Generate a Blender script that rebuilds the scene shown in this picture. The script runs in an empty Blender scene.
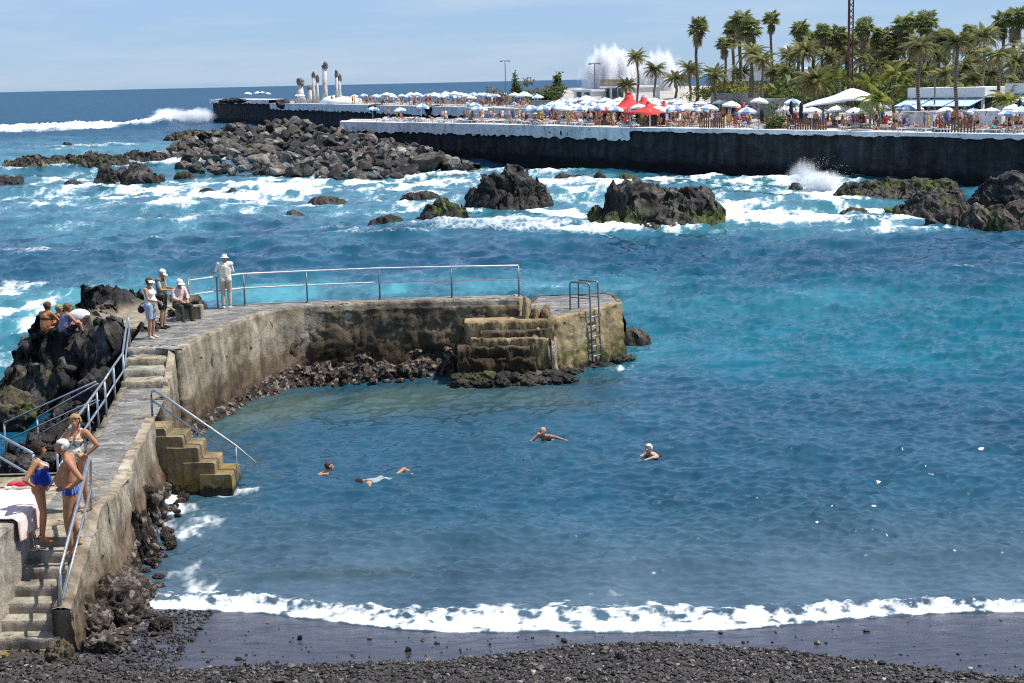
import bpy, bmesh, math, random
import numpy as np
from mathutils import Vector, Matrix
random.seed(7)
RNG = np.random.RandomState(11)
scene = bpy.context.scene
COL = scene.collection
PI = math.pi

# ------------------------------------------------------------------ camera model
FPX, CAMH = 1550.0, 9.2
W_, H_ = 1024, 683
SLOPE = -0.022
ROLL = math.atan(-SLOPE)
PITCH = math.atan((341.5 - 80.8) * math.cos(ROLL) / FPX)
FWD = np.array([0, math.cos(PITCH), -math.sin(PITCH)])
_r = np.array([1.0, 0, 0]); _u = np.cross(_r, FWD)
CR = math.cos(ROLL) * _r - math.sin(ROLL) * _u
CU = math.sin(ROLL) * _r + math.cos(ROLL) * _u

def ray(px, py):
    return (px - 512) / FPX * CR + (341.5 - py) / FPX * CU + FWD
def P(px, py, z=0.0):
    """the point at height z that the photograph shows at a pixel"""
    d = ray(px, py); t = (z - CAMH) / d[2]
    return np.array([d[0] * t, d[1] * t, z])
def PD(px, py, D):
    d = ray(px, py); t = D / d[1]
    return np.array([d[0] * t, D, CAMH + d[2] * t])
def proj(v):
    q = np.asarray(v, float) - np.array([0, 0, CAMH])
    w = q @ FWD
    return 512 + FPX * (q @ CR) / w, 341.5 - FPX * (q @ CU) / w
def PX(px, D, z):
    """the point at distance D and height z in the column px"""
    py = 81.0
    for _ in range(6):
        p = PD(px, py, D); py += (p[2] - z) * FPX / D
    return PD(px, py, D)

# ------------------------------------------------------------------ noise
def _hash(i, j, k, s):
    h = (i * 374761393 + j * 668265263 + k * 1440662683 + s * 974634777) & 0xffffffff
    h = ((h ^ (h >> 13)) * 1274126177) & 0xffffffff
    h = ((h ^ (h >> 15)) * 2246822519) & 0xffffffff
    return h ^ (h >> 16)
def gnoise(p, seed=0):
    p = np.asarray(p, float)
    i0 = np.floor(p).astype(np.int64); f = p - i0
    u = f * f * f * (f * (f * 6 - 15) + 10)
    out = np.zeros(p.shape[:-1])
    for a in (0, 1):
        wa = u[..., 0] if a else 1 - u[..., 0]
        for b in (0, 1):
            wb = u[..., 1] if b else 1 - u[..., 1]
            for c in (0, 1):
                wc = u[..., 2] if c else 1 - u[..., 2]
                h = _hash(i0[..., 0] + a, i0[..., 1] + b, i0[..., 2] + c, seed)
                gx = (h & 1023) / 511.5 - 1; gy = ((h >> 10) & 1023) / 511.5 - 1; gz = ((h >> 20) & 1023) / 511.5 - 1
                out += wa * wb * wc * (gx * (f[..., 0] - a) + gy * (f[..., 1] - b) + gz * (f[..., 2] - c))
    return out * 1.4
def fbm(p, octv=4, gain=0.5, lac=2.03, seed=0):
    p = np.asarray(p, float); s = np.zeros(p.shape[:-1]); a = 1.0
    for o in range(octv):
        s += a * gnoise(p, seed + o * 17); a *= gain; p = p * lac + 3.7
    return s
def ridged(p, octv=4, gain=0.5, seed=0):
    p = np.asarray(p, float); s = np.zeros(p.shape[:-1]); a = 1.0
    for o in range(octv):
        s += a * (1 - 2.2 * np.abs(gnoise(p, seed + o * 13))); a *= gain; p = p * 2.07 + 1.3
    return s
def worley(p, seed=0):
    p = np.asarray(p, float); i0 = np.floor(p).astype(np.int64)
    f1 = np.full(p.shape[:-1], 9.0); f2 = f1.copy(); cid = np.zeros(p.shape[:-1])
    for a in (-1, 0, 1):
        for b in (-1, 0, 1):
            for c in (-1, 0, 1):
                h = _hash(i0[..., 0] + a, i0[..., 1] + b, i0[..., 2] + c, seed)
                q = np.stack([i0[..., 0] + a + (h & 1023) / 1023., i0[..., 1] + b + ((h >> 10) & 1023) / 1023., i0[..., 2] + c + ((h >> 20) & 1023) / 1023.], -1)
                d = np.sqrt(((p - q) ** 2).sum(-1))
                n = d < f1
                f2 = np.where(n, f1, np.minimum(f2, d)); cid = np.where(n, (h & 255) / 255., cid); f1 = np.where(n, d, f1)
    return f1, f2, cid
def sstep(a, b, x):
    t = np.clip((x - a) / (b - a), 0, 1); return t * t * (3 - 2 * t)
def v3(x, y, z=0.0):
    x, y = np.broadcast_arrays(np.asarray(x, float), np.asarray(y, float))
    return np.stack([x, y, np.broadcast_to(z, x.shape)], -1)

# ------------------------------------------------------------------ mesh and object helpers
def np_mesh(name, V, quads, smooth=True):
    V = np.asarray(V, np.float32).reshape(-1, 3); F = np.asarray(quads, np.int32); n = F.shape[1]
    me = bpy.data.meshes.new(name)
    me.vertices.add(len(V)); me.vertices.foreach_set('co', V.ravel())
    me.loops.add(F.size); me.loops.foreach_set('vertex_index', F.ravel())
    me.polygons.add(len(F)); me.polygons.foreach_set('loop_start', np.arange(0, F.size, n, dtype=np.int32))
    me.update(calc_edges=True)
    me.polygons.foreach_set('use_smooth', np.full(len(F), smooth)); me.update()
    return me
def grid_faces(nr, nc, flip=False):
    i = np.arange((nr - 1) * nc).reshape(nr - 1, nc)[:, :-1].ravel()
    F = np.stack([i, i + 1, i + nc + 1, i + nc], 1)
    return F[:, ::-1] if flip else F
def grid_mesh(name, G, flip=False, smooth=True):
    nr, nc = G.shape[:2]
    return np_mesh(name, G, grid_faces(nr, nc, flip), smooth)
def setattr_f(me, name, vals):
    a = me.attributes.new(name, 'FLOAT', 'POINT'); a.data.foreach_set('value', np.asarray(vals, np.float32).ravel())
def setattr_c(me, name, vals):
    a = me.attributes.new(name, 'FLOAT_COLOR', 'POINT')
    v = np.asarray(vals, np.float32).reshape(-1, 3); v = np.hstack([v, np.ones((len(v), 1), np.float32)])
    a.data.foreach_set('color', v.ravel())
def ob(name, me, mat=None, parent=None, loc=None):
    o = bpy.data.objects.new(name, me); COL.objects.link(o)
    if mat is not None and len(me.materials) == 0:
        for m in (mat if isinstance(mat, (list, tuple)) else [mat]): me.materials.append(m)
    if parent is not None: o.parent = parent
    if loc is not None: o.location = loc
    return o
def tag(o, label, cat, group=None, kind=None):
    if label: o['label'] = label
    if cat: o['category'] = cat
    if group: o['group'] = group
    if kind: o['kind'] = kind
    return o
def struct(o, label, cat):
    return tag(o, label, cat, kind='structure')
def empty(name, loc=(0, 0, 0), rz=0.0):
    o = bpy.data.objects.new(name, None); COL.objects.link(o); o.location = loc; o.rotation_euler = (0, 0, rz)
    o.empty_display_size = 0.2
    return o
def thing(name, label, cat, loc=(0, 0, 0), rz=0.0, group=None):
    return tag(empty(name, loc, rz), label, cat, group)
KIDS = {}
def dup(root, loc=None, rz=None, scale=None, label=None, group=None):
    def cp(o, par):
        c = o.copy(); COL.objects.link(c)
        if par is not None: c.parent = par
        for ch in o.children: cp(ch, c)
        return c
    r = cp(root, None)
    if loc is not None: r.location = loc
    if rz is not None: r.rotation_euler = (r.rotation_euler[0], r.rotation_euler[1], rz)
    if scale is not None: r.scale = scale if isinstance(scale, (tuple, list)) else (scale,) * 3
    if label: r['label'] = label
    if group: r['group'] = group
    return r

class MB:
    """collects simple shapes into one mesh"""
    def __init__(s): s.V = []; s.F = []; s.M = []; s.m = 0
    def add(s, V, F):
        b = len(s.V); s.V += [tuple(map(float, v)) for v in V]
        for f in F: s.F.append(tuple(b + i for i in f)); s.M.append(s.m)
        return s
    def box(s, c, d, rz=0.0):
        cx, cy, cz = c; hx, hy, hz = d[0] / 2, d[1] / 2, d[2] / 2; co, si = math.cos(rz), math.sin(rz)
        V = []
        for dz in (-hz, hz):
            for dx, dy in ((-hx, -hy), (hx, -hy), (hx, hy), (-hx, hy)):
                V.append((cx + dx * co - dy * si, cy + dx * si + dy * co, cz + dz))
        return s.add(V, [(3, 2, 1, 0), (4, 5, 6, 7), (0, 1, 5, 4), (1, 2, 6, 5), (2, 3, 7, 6), (3, 0, 4, 7)])
    def tube(s, pts, r, n=8, cap=True, r2=None):
        pts = [np.asarray(p, float) for p in pts]; m = len(pts); V = []
        rs = [r] * m if r2 is None else [r + (r2 - r) * i / (m - 1) for i in range(m)]
        if isinstance(r, (list, tuple)): rs = r
        ref = np.array([0.31, 0.17, 0.93])
        for i in range(m):
            t = pts[min(i + 1, m - 1)] - pts[max(i - 1, 0)]; t = t / (np.linalg.norm(t) + 1e-9)
            if abs(t @ ref) > .97: rf = np.array([1., 0.1, 0])
            else: rf = ref
            a = np.cross(t, rf); a /= np.linalg.norm(a); b = np.cross(t, a)
            k = 1.0
            if 0 < i < m - 1:
                e = pts[i] - pts[i - 1]; e /= np.linalg.norm(e) + 1e-9; k = 1 / max(.6, abs(e @ t))
            for j in range(n):
                th = 2 * PI * j / n; V.append(pts[i] + (a * math.cos(th) + b * math.sin(th)) * rs[i] * k)
        F = []
        for i in range(m - 1):
            for j in range(n):
                F.append((i * n + j, i * n + (j + 1) % n, (i + 1) * n + (j + 1) % n, (i + 1) * n + j))
        if cap: F.append(tuple(range(n - 1, -1, -1))); F.append(tuple((m - 1) * n + j for j in range(n)))
        return s.add(V, F)
    def mesh(s, name, mats, smooth=False):
        me = bpy.data.meshes.new(name); me.from_pydata(s.V, [], s.F)
        for m in (mats if isinstance(mats, (list, tuple)) else [mats]): me.materials.append(m)
        me.polygons.foreach_set('material_index', s.M)
        if smooth: me.polygons.foreach_set('use_smooth', [True] * len(s.F))
        bm = bmesh.new(); bm.from_mesh(me); bmesh.ops.recalc_face_normals(bm, faces=bm.faces); bm.to_mesh(me); bm.free()
        me.update(); return me
    def build(s, name, mats, parent=None, smooth=False, loc=None):
        return ob(name, s.mesh(name, mats, smooth), None, parent, loc)

def resample(pts, step):
    pts = np.asarray(pts, float); seg = np.linalg.norm(np.diff(pts, axis=0), axis=1)
    s = np.concatenate([[0], np.cumsum(seg)]); n = max(2, int(round(s[-1] / step)) + 1)
    t = np.linspace(0, s[-1], n)
    return np.stack([np.interp(t, s, pts[:, k]) for k in range(pts.shape[1])], 1)
def smooth_poly(pts, it=2):
    pts = np.asarray(pts, float)
    for _ in range(it):
        q = [pts[0]]
        for a, b in zip(pts[:-1], pts[1:]): q += [a * .75 + b * .25, a * .25 + b * .75]
        q.append(pts[-1]); pts = np.array(q)
    return pts

# ------------------------------------------------------------------ material helpers
class NT:
    def __init__(s, name, rough=0.8, spec=0.4):
        s.mat = bpy.data.materials.new(name); s.mat.use_nodes = True; s.t = s.mat.node_tree; s.n = s.t.nodes
        s.b = s.n['Principled BSDF']; s.b.inputs['Roughness'].default_value = rough
        s.b.inputs['Specular IOR Level'].default_value = spec
        s.pos = None
    def node(s, typ, **kw):
        n = s.n.new(typ)
        for k, v in kw.items(): setattr(n, k, v)
        return n
    def link(s, a, b): s.t.links.new(a, b); return s
    def wpos(s):
        if s.pos is None: s.pos = s.node('ShaderNodeNewGeometry').outputs['Position']
        return s.pos
    def opos(s): return s.node('ShaderNodeTexCoord').outputs['Object']
    def mapping(s, src, scale=(1, 1, 1), rot=(0, 0, 0)):
        m = s.node('ShaderNodeMapping'); m.inputs['Scale'].default_value = scale; m.inputs['Rotation'].default_value = rot
        s.link(src, m.inputs['Vector']); return m.outputs['Vector']
    def noise(s, src, scale, detail=5, rough=.55, dist=0.0):
        n = s.node('ShaderNodeTexNoise'); n.inputs['Scale'].default_value = scale; n.inputs['Detail'].default_value = detail
        n.inputs['Roughness'].default_value = rough; n.inputs['Distortion'].default_value = dist
        s.link(src, n.inputs['Vector']); return n.outputs['Fac']
    def voro(s, src, scale, feature='F1', out='Distance', rnd=1.0):
        n = s.node('ShaderNodeTexVoronoi'); n.feature = feature; n.inputs['Scale'].default_value = scale; n.inputs['Randomness'].default_value = rnd
        s.link(src, n.inputs['Vector']); return n.outputs[out]
    def ramp(s, src, stops):
        n = s.node('ShaderNodeValToRGB'); e = n.color_ramp.elements
        while len(e) < len(stops): e.new(0.5)
        for el, (p, c) in zip(e, stops):
            el.position = p; el.color = (c, c, c, 1) if not hasattr(c, '__len__') else (*c, 1)
        s.link(src, n.inputs['Fac']); return n.outputs['Color']
    def math(s, op, a, b=0.0, clamp=False):
        n = s.node('ShaderNodeMath', operation=op, use_clamp=clamp)
        for k, x in enumerate((a, b)):
            if hasattr(x, 'links') or isinstance(x, bpy.types.NodeSocket): s.link(x, n.inputs[k])
            else: n.inputs[k].default_value = x
        return n.outputs[0]
    def smooth(s, x, a, b):
        n = s.node('ShaderNodeMapRange', interpolation_type='SMOOTHSTEP'); s.link(x, n.inputs[0])
        n.inputs[1].default_value = a; n.inputs[2].default_value = b; return n.outputs[0]
    def mix(s, fac, a, b):
        n = s.node('ShaderNodeMix', data_type='RGBA')
        for k, x in ((0, fac), (6, a), (7, b)):
            if isinstance(x, bpy.types.NodeSocket): s.link(x, n.inputs[k])
            elif k == 0: n.inputs[k].default_value = x
            else: n.inputs[k].default_value = (*x, 1)
        return n.outputs[2]
    def mul(s, a, b):
        n = s.node('ShaderNodeMix', data_type='RGBA', blend_type='MULTIPLY'); n.inputs[0].default_value = 1
        for k, x in ((6, a), (7, b)):
            if isinstance(x, bpy.types.NodeSocket): s.link(x, n.inputs[k])
            else: n.inputs[k].default_value = (*x, 1)
        return n.outputs[2]
    def attr(s, name, out='Fac'):
        n = s.node('ShaderNodeAttribute'); n.attribute_name = name; return n.outputs[out]
    def z(s):
        n = s.node('ShaderNodeSeparateXYZ'); s.link(s.wpos(), n.inputs[0]); return n.outputs['Z']
    def nz(s):
        n = s.node('ShaderNodeSeparateXYZ'); s.link(s.node('ShaderNodeNewGeometry').outputs['Normal'], n.inputs[0]); return n.outputs['Z']
    def rand(s): return s.node('ShaderNodeObjectInfo').outputs['Random']
    def bump(s, h, dist=0.02, strength=1.0):
        n = s.node('ShaderNodeBump'); n.inputs['Distance'].default_value = dist; n.inputs['Strength'].default_value = strength
        s.link(h, n.inputs['Height']); s.link(n.outputs[0], s.b.inputs['Normal']); return n
    def color(s, c):
        if isinstance(c, bpy.types.NodeSocket): s.link(c, s.b.inputs['Base Color'])
        else: s.b.inputs['Base Color'].default_value = (*c, 1)
        return s
    def rough(s, c): s.link(c, s.b.inputs['Roughness']); return s

def simple(name, c, rough=.7, var=.15, scale=8.0, spec=.3, metal=0.0):
    """a plain painted or woven surface with slight mottling"""
    m = NT(name, rough, spec); n = m.noise(m.opos(), scale, 4)
    lo = tuple(max(0, x * (1 - var)) for x in c); hi = tuple(min(1, x * (1 + var)) for x in c)
    m.color(m.ramp(n, [(.3, lo), (.7, hi)])); m.b.inputs['Metallic'].default_value = metal
    return m.mat

def mat_rock(name, dark, mid, light, green=0.0, scale=1.0, bump=.05, wet=True, vary=.25):
    m = NT(name, .85, .35); p = m.wpos()
    n = m.noise(p, .9 * scale, 8, .62, .4); n2 = m.noise(p, 5 * scale, 6, .65)
    c = m.ramp(n, [(.3, dark), (.52, mid), (.72, light)])
    c = m.mul(c, m.ramp(n2, [(.32, .30), (.5, .95), (.68, 1.45)]))
    if green > 0:
        g = m.noise(p, .55 * scale, 4, .6)
        c = m.mix(m.math('MULTIPLY', m.smooth(g, .56 - green * .12, .66 - green * .12), m.smooth(m.z(), 1.9, .5)), c, (.075, .095, .022))
    if wet:
        zz = m.math('ADD', m.z(), m.math('MULTIPLY', m.math('SUBTRACT', n2, .5), .8))
        w = m.smooth(zz, .75, .15)
        c = m.mix(w, c, m.mul(c, (.45, .38, .34)))
        m.rough(m.math('SUBTRACT', .9, m.math('MULTIPLY', w, .35)))
    r = m.rand(); c = m.mul(c, m.ramp(r, [(0, 1 - vary), (1, 1 + vary)]))
    m.color(c)
    vb = m.voro(p, 3.5 * scale, 'F1'); 
    m.bump(m.math('ADD', m.noise(p, 6 * scale, 10, .72), m.math('MULTIPLY', vb, .5)), bump)
    return m.mat

def rock_mesh(name, seed, sub=4, rad=(1, 1, 1), planes=12, rough=.1, ridge=0.0, freq=1.6, lo=.62, cap=1.1):
    rs = np.random.RandomState(seed)
    bm = bmesh.new(); bmesh.ops.create_icosphere(bm, subdivisions=sub, radius=1)
    d = np.array([v.co[:] for v in bm.verts]); F = np.array([[v.index for v in f.verts] for f in bm.faces]); bm.free()
    r = np.full(len(d), cap)
    for _ in range(planes):
        n = rs.normal(size=3); n /= np.linalg.norm(n); c = rs.uniform(lo, 1.0)
        r = np.minimum(r, c / np.maximum(d @ n, .02))
    q = d * r[:, None]
    off = rs.uniform(-50, 50, 3)
    disp = rough * fbm(q * freq + off, 5, .55, seed=seed)
    if ridge: disp = disp + ridge * (ridged(q * freq * .9 + off, 5, .55, seed=seed) - .6)
    q = q + d * disp[:, None]
    return np_mesh(name, q * np.asarray(rad), F, smooth=sub >= 4)
# ------------------------------------------------------------------ camera, light, sky
SUN_EL, SUN_DIR = math.radians(60), np.array([1.0, 0.04])
SUN_DIR = SUN_DIR / np.linalg.norm(SUN_DIR)
cam = bpy.data.cameras.new('camera'); cam.sensor_width = 36; cam.lens = 36 * FPX / W_; cam.clip_start = .5; cam.clip_end = 60000
co = bpy.data.objects.new('camera', cam); COL.objects.link(co)
M = Matrix.Identity(4)
for i in range(3):
    M[i][0] = CR[i]; M[i][1] = CU[i]; M[i][2] = -FWD[i]
M[2][3] = CAMH
co.matrix_world = M; scene.camera = co
sun = bpy.data.lights.new('sun', 'SUN'); sun.energy = 4.8; sun.angle = math.radians(.53); sun.color = (1, .95, .87)
so = bpy.data.objects.new('sun', sun); COL.objects.link(so)
sd = Vector((SUN_DIR[0] * math.cos(SUN_EL), SUN_DIR[1] * math.cos(SUN_EL), math.sin(SUN_EL)))
so.rotation_euler = sd.to_track_quat('Z', 'Y').to_euler(); so.location = (60, 0, 60)
w = bpy.data.worlds.new('World'); scene.world = w; w.use_nodes = True
t = w.node_tree; bg = t.nodes['Background']
sky = t.nodes.new('ShaderNodeTexSky'); sky.sky_type = 'NISHITA'; sky.sun_disc = False
sky.sun_elevation = SUN_EL; sky.sun_rotation = math.atan2(SUN_DIR[0], SUN_DIR[1]); sky.altitude = 10
sky.air_density = 1.0; sky.dust_density = 0.2; sky.ozone_density = 3.0
# faint streaks of high cloud low over the sea
tc = t.nodes.new('ShaderNodeTexCoord'); mp = t.nodes.new('ShaderNodeMapping'); mp.inputs['Scale'].default_value = (5, 5, 42)
t.links.new(tc.outputs['Generated'], mp.inputs['Vector'])
nz = t.nodes.new('ShaderNodeTexNoise'); nz.inputs['Scale'].default_value = 1.3; nz.inputs['Detail'].default_value = 7; nz.inputs['Roughness'].default_value = .6
t.links.new(mp.outputs[0], nz.inputs['Vector'])
rp = t.nodes.new('ShaderNodeValToRGB'); rp.color_ramp.elements[0].position = .44; rp.color_ramp.elements[1].position = .72
rp.color_ramp.elements[0].color = (0, 0, 0, 1); rp.color_ramp.elements[1].color = (.7, .7, .7, 1)
t.links.new(nz.outputs['Fac'], rp.inputs['Fac'])
mx = t.nodes.new('ShaderNodeMix'); mx.data_type = 'RGBA'; mx.inputs[7].default_value = (5.2, 6.2, 7.5, 1)
t.links.new(rp.outputs['Color'], mx.inputs[0]); tint = t.nodes.new('ShaderNodeMix'); tint.data_type = 'RGBA'; tint.blend_type = 'MULTIPLY'; tint.inputs[0].default_value = 1; tint.inputs[7].default_value = (.62, .82, 1.32, 1)
even = t.nodes.new('ShaderNodeMix'); even.data_type = 'RGBA'; even.inputs[0].default_value = .55; even.inputs[7].default_value = (3.75, 5.5, 7.6, 1)
t.links.new(sky.outputs[0], tint.inputs[6]); t.links.new(tint.outputs[2], even.inputs[6]); t.links.new(even.outputs[2], mx.inputs[6])
t.links.new(mx.outputs[2], bg.inputs['Color']); bg.inputs['Strength'].default_value = .085
vs = scene.view_settings; vs.view_transform = 'Standard'; vs.look = 'None'; vs.exposure = .36; vs.gamma = 1; vs.use_curve_mapping = False
DENOISE = False
cy = scene.cycles; cy.max_bounces = 8; cy.diffuse_bounces = 2; cy.glossy_bounces = 3; cy.transmission_bounces = 4; cy.volume_bounces = 5
cy.transparent_max_bounces = 8; cy.use_adaptive_sampling = True; cy.adaptive_threshold = .015; cy.use_denoising = DENOISE; cy.denoiser = 'OPENIMAGEDENOISE'; cy.denoising_input_passes = 'RGB_ALBEDO_NORMAL'; cy.denoising_prefilter = 'ACCURATE'
cy.pixel_filter_type = 'BLACKMAN_HARRIS'; cy.filter_width = 1.15; cy.caustics_reflective = False; cy.caustics_refractive = False
cy.sample_clamp_indirect = 4; cy.sample_clamp_direct = 1.25

# ------------------------------------------------------------------ sea
def ocean_tile(N, L, wind, ang, seed, small):
    rs = np.random.RandomState(seed); k = 2 * PI * np.fft.fftfreq(N, L / N)
    kx, ky = np.meshgrid(k, k); kk = np.hypot(kx, ky); kk[0, 0] = 1e-6
    Lw = wind * wind / 9.81; c = (kx * math.cos(ang) + ky * math.sin(ang)) / kk
    Ph = np.exp(-1 / (kk * Lw) ** 2) / kk ** 4 * (.12 + c ** 2) * np.exp(-(kk * small) ** 2); Ph[0, 0] = 0
    h = (rs.normal(size=(N, N)) + 1j * rs.normal(size=(N, N))) * np.sqrt(Ph)
    H = np.fft.ifft2(h).real; dx = np.fft.ifft2(-1j * kx / kk * h).real; dy = np.fft.ifft2(-1j * ky / kk * h).real
    s = H.std(); return H / s, dx / s, dy / s, L
def tile(T, x, y, rot=0.0):
    c, s = math.cos(rot), math.sin(rot); L = T[3]; N = T[0].shape[0]
    u = (x * c + y * s) / L * N; v = (-x * s + y * c) / L * N
    i = np.floor(u).astype(int); j = np.floor(v).astype(int); fu = u - i; fv = v - j
    o = []
    for A in T[:3]:
        a = A[j % N, i % N] * (1 - fu) + A[j % N, (i + 1) % N] * fu
        b = A[(j + 1) % N, i % N] * (1 - fu) + A[(j + 1) % N, (i + 1) % N] * fu
        o.append(a * (1 - fv) + b * fv)
    return o[0], o[1] * c - o[2] * s, o[1] * s + o[2] * c
T_SMALL = ocean_tile(512, 15.0, .82, PI / 2 + .25, 3, .03)
T_MID = ocean_tile(512, 61.0, 2.5, PI / 2 - .2, 5, .12)
T_BIG = ocean_tile(512, 240.0, 8.0, PI / 2 - .1, 8, .5)

ypx = np.concatenate([np.arange(640., 95., -.72), np.arange(95., 1.2, -.55), [1.0, .75, .45, .2]])
Drow = FPX * CAMH / ypx
tcol = np.arange(-.46, .4601, .00125)
SX = Drow[:, None] * tcol[None, :]; SY = np.repeat(Drow[:, None], len(tcol), 1)

def blobs(lst, X, Y):
    s = np.zeros(X.shape)
    for px, py, sx, sy, st in lst:
        c = P(px, py, 0); D = c[1]; ax = sx * D / FPX; ay = D * D * sy / (FPX * CAMH)
        s += st * np.exp(-((X - c[0]) / ax) ** 2 - ((Y - c[1]) / ay) ** 2)
    return s
def line_fn(pts, z=0):
    q = np.array([P(a, b, z)[:2] for a, b in pts]); q = q[np.argsort(q[:, 0])]
    return lambda X: np.interp(X, q[:, 0], q[:, 1])
SHORE_UP = line_fn([(60, 586), (135, 589), (180, 596), (215, 594), (250, 597), (330, 604), (400, 610), (480, 608), (560, 604), (640, 607), (720, 609), (800, 606), (870, 602), (940, 600), (1000, 601), (1060, 604)])
SHORE_LO = line_fn([(60, 606), (135, 609), (200, 611), (260, 613), (330, 622), (400, 630), (470, 633), (540, 632), (620, 633), (700, 632), (760, 628), (820, 622), (870, 618), (930, 614), (1000, 612), (1060, 612)])
# waterline of the retreating film on the right and left of the cusp
FILM = line_fn([(60, 612), (150, 617), (260, 618), (330, 626), (400, 634), (470, 636), (540, 635), (640, 636), (720, 640), (800, 640), (880, 650), (960, 662), (1060, 676)])

# depth: distance from the pier walls and shore decides how rough the water is
wall_inner = np.array([(-7.0, 24.), (-7.34, 29.1), (-8.06, 34.8), (-8.7, 39.5), (-8.5, 42), (-7.9, 45.2), (-6.85, 47.7), (-3.5, 48.0), (1.2, 47.5)])
BAYF = sstep(52, 62, SY + np.maximum(0, SX - 3) * .9) # 0 in the bay, 1 outside
BAYF = np.where(SX < -9.5, 1.0, BAYF)
off = sstep(60, 100, SY)
shore_d = SY - SHORE_LO(SX)
nearshore = sstep(0.0, 9.0, shore_d)
warp = fbm(v3(SX * .05, SY * .05), 3, seed=71)
amp_s = (.0160 + .008 * BAYF) * (.45 + .55 * sstep(0, 4.5, shore_d)) * (1 + .5 * warp)
amp_m = (.046 + .050 * BAYF) * (.3 + .7 * nearshore) * sstep(0, 3, shore_d)
amp_b = (.035 + .11 * BAYF + .16 * off) * nearshore
fade = 1 / (1 + (SY / 600.) ** 2)
h1, x1, y1 = tile(T_SMALL, SX, SY, .0); h1b, x1b, y1b = tile(T_SMALL, SX * .61 + 7, SY * .61, .35)
h2, x2, y2 = tile(T_MID, SX, SY, .1); h3, x3, y3 = tile(T_BIG, SX, SY, -.06)
near_f = 1 / (1 + (SY / 110.) ** 3)
Z = amp_s * (h1 * near_f + h1b * .9) + amp_m * h2 + amp_b * h3 * fade
DX = -(amp_s * (x1 * near_f + x1b * .9) * .28 + amp_m * x2 * .65 + amp_b * x3 * fade * .8)
DY = -(amp_s * (y1 * near_f + y1b * .9) * .28 + amp_m * y2 * .65 + amp_b * y3 * fade * .8)
# two low unbroken swells running in to the beach
for (pp, hgt, wd) in (([(240, 576), (300, 574), (420, 577), (520, 570), (640, 566), (760, 560), (900, 556)], .13, .28), ([(300, 540), (500, 536), (700, 528), (1000, 520)], .06, .5)):
    f = line_fn(pp); dd = SY - f(SX) + .12 * fbm(v3(SX * .6, SY * .2), 2, seed=5)
    ends = sstep(P(pp[0][0] - 60, 570)[0], P(pp[0][0] + 40, 570)[0], SX)
    Z += hgt * ends * np.exp(-(dd / wd) ** 2) * (.7 + .6 * fbm(v3(SX * .5, 0 * SY), 2, seed=9))

n_lo = fbm(v3(SX * .10, SY * .045), 4, seed=21)          # patchiness tens of metres across
n_md = fbm(v3(SX * .35, SY * .16), 5, .6, seed=31)
n_hi = fbm(v3(SX * 1.4, SY * .6), 4, .6, seed=41)
FB = [  # foam, where the photograph shows surf
 (70, 150, 90, 6, .35), (30, 143, 60, 5, .4), (150, 148, 60, 5, .35), (60, 178, 120, 7, .75), (200, 184, 120, 8, .8), (330, 186, 150, 8, .85), (430, 186, 70, 8, .65),
 (60, 203, 90, 9, .6), (200, 200, 120, 9, .55), (110, 228, 100, 7, .35), (300, 207, 150, 10, .45), (330, 228, 120, 6, .2), (410, 205, 60, 10, .4), (0, 200, 40, 15, .35),
 (560, 178, 60, 5, .6), (560, 195, 70, 9, .65), (570, 216, 60, 12, .85), (470, 222, 60, 6, .6), (640, 235, 70, 3, .8), (500, 205, 50, 4, .7), (430, 226, 45, 3, .6),
 (660, 180, 60, 5, .9), (740, 182, 70, 6, 1.0), (740, 204, 50, 9, .85), (790, 214, 60, 10, .65), (700, 195, 60, 8, .6), (760, 228, 50, 6, .5),
 (825, 190, 40, 10, 1.2), (850, 203, 50, 7, .8), (880, 222, 70, 6, 1.0), (840, 234, 60, 6, .7), (960, 232, 70, 3, .7), (800, 196, 60, 6, .6),
 (25, 300, 45, 18, .65), (10, 340, 40, 30, 1.05), (10, 385, 30, 10, .3), (60, 285, 60, 8, .45), (20, 280, 60, 10, .4), (0, 318, 30, 20, .5),
 (620, 369, 17, 4.5, 1.25), (640, 352, 20, 10, .5), (655, 325, 40, 10, .5), (640, 300, 50, 10, .35), (560, 283, 50, 8, .45), (430, 283, 30, 6, .4), (300, 280, 60, 6, .25),
 (285, 268, 7, 2.5, .8), (1000, 340, 40, 8, .35), (980, 352, 30, 8, .3), (560, 256, 120, 8, .2), (860, 250, 80, 6, .2),
 (234, 491, 28, 5, 1.5), (192, 503, 26, 10, .85), (184, 535, 30, 14, .82), (168, 570, 38, 16, 1.1), (215, 585, 40, 9, .85), (172, 495, 18, 8, .9), (168, 520, 12, 24, 1.0), (150, 598, 24, 8, 1.1), (250, 565, 60, 20, .34), (215, 520, 40, 10, .45),
 (330, 400, 130, 3, .15), (420, 383, 40, 2.5, .8), (470, 388, 60, 2.5, .5), (300, 389, 60, 2, .4), (570, 383, 40, 3, .4), (230, 405, 30, 2, .3),
 (322, 473, 10, 1.6, .5), (340, 474, 14, 1.5, .45), (356, 487, 10, 1.5, .55), (385, 486, 24, 1.6, .4), (407, 481, 8, 1.5, .5), (544, 440, 12, 1.4, .5), (560, 440, 10, 1.2, .4), (640, 458, 14, 1.8, .6), (656, 459, 10, 1.5, .45),
 (640, 592, 90, 5, .38), (420, 594, 90, 6, .40), (850, 590, 90, 5, .36), (620, 560, 60, 8, .22), (330, 555, 70, 8, .22), (760, 510, 60, 4, .15), (960, 575, 50, 5, .25), (400, 482, 30, 3, .25), (655, 455, 20, 5, .2), (640, 440, 25, 3, .2),
]
foam = blobs(FB, SX, SY)
foam = foam * (.66 + .95 * n_md) + .40 * np.clip(foam, 0, 1) * n_hi
surf_zone = sstep(84, 97, SY) * sstep(230, 150, SY)
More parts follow.
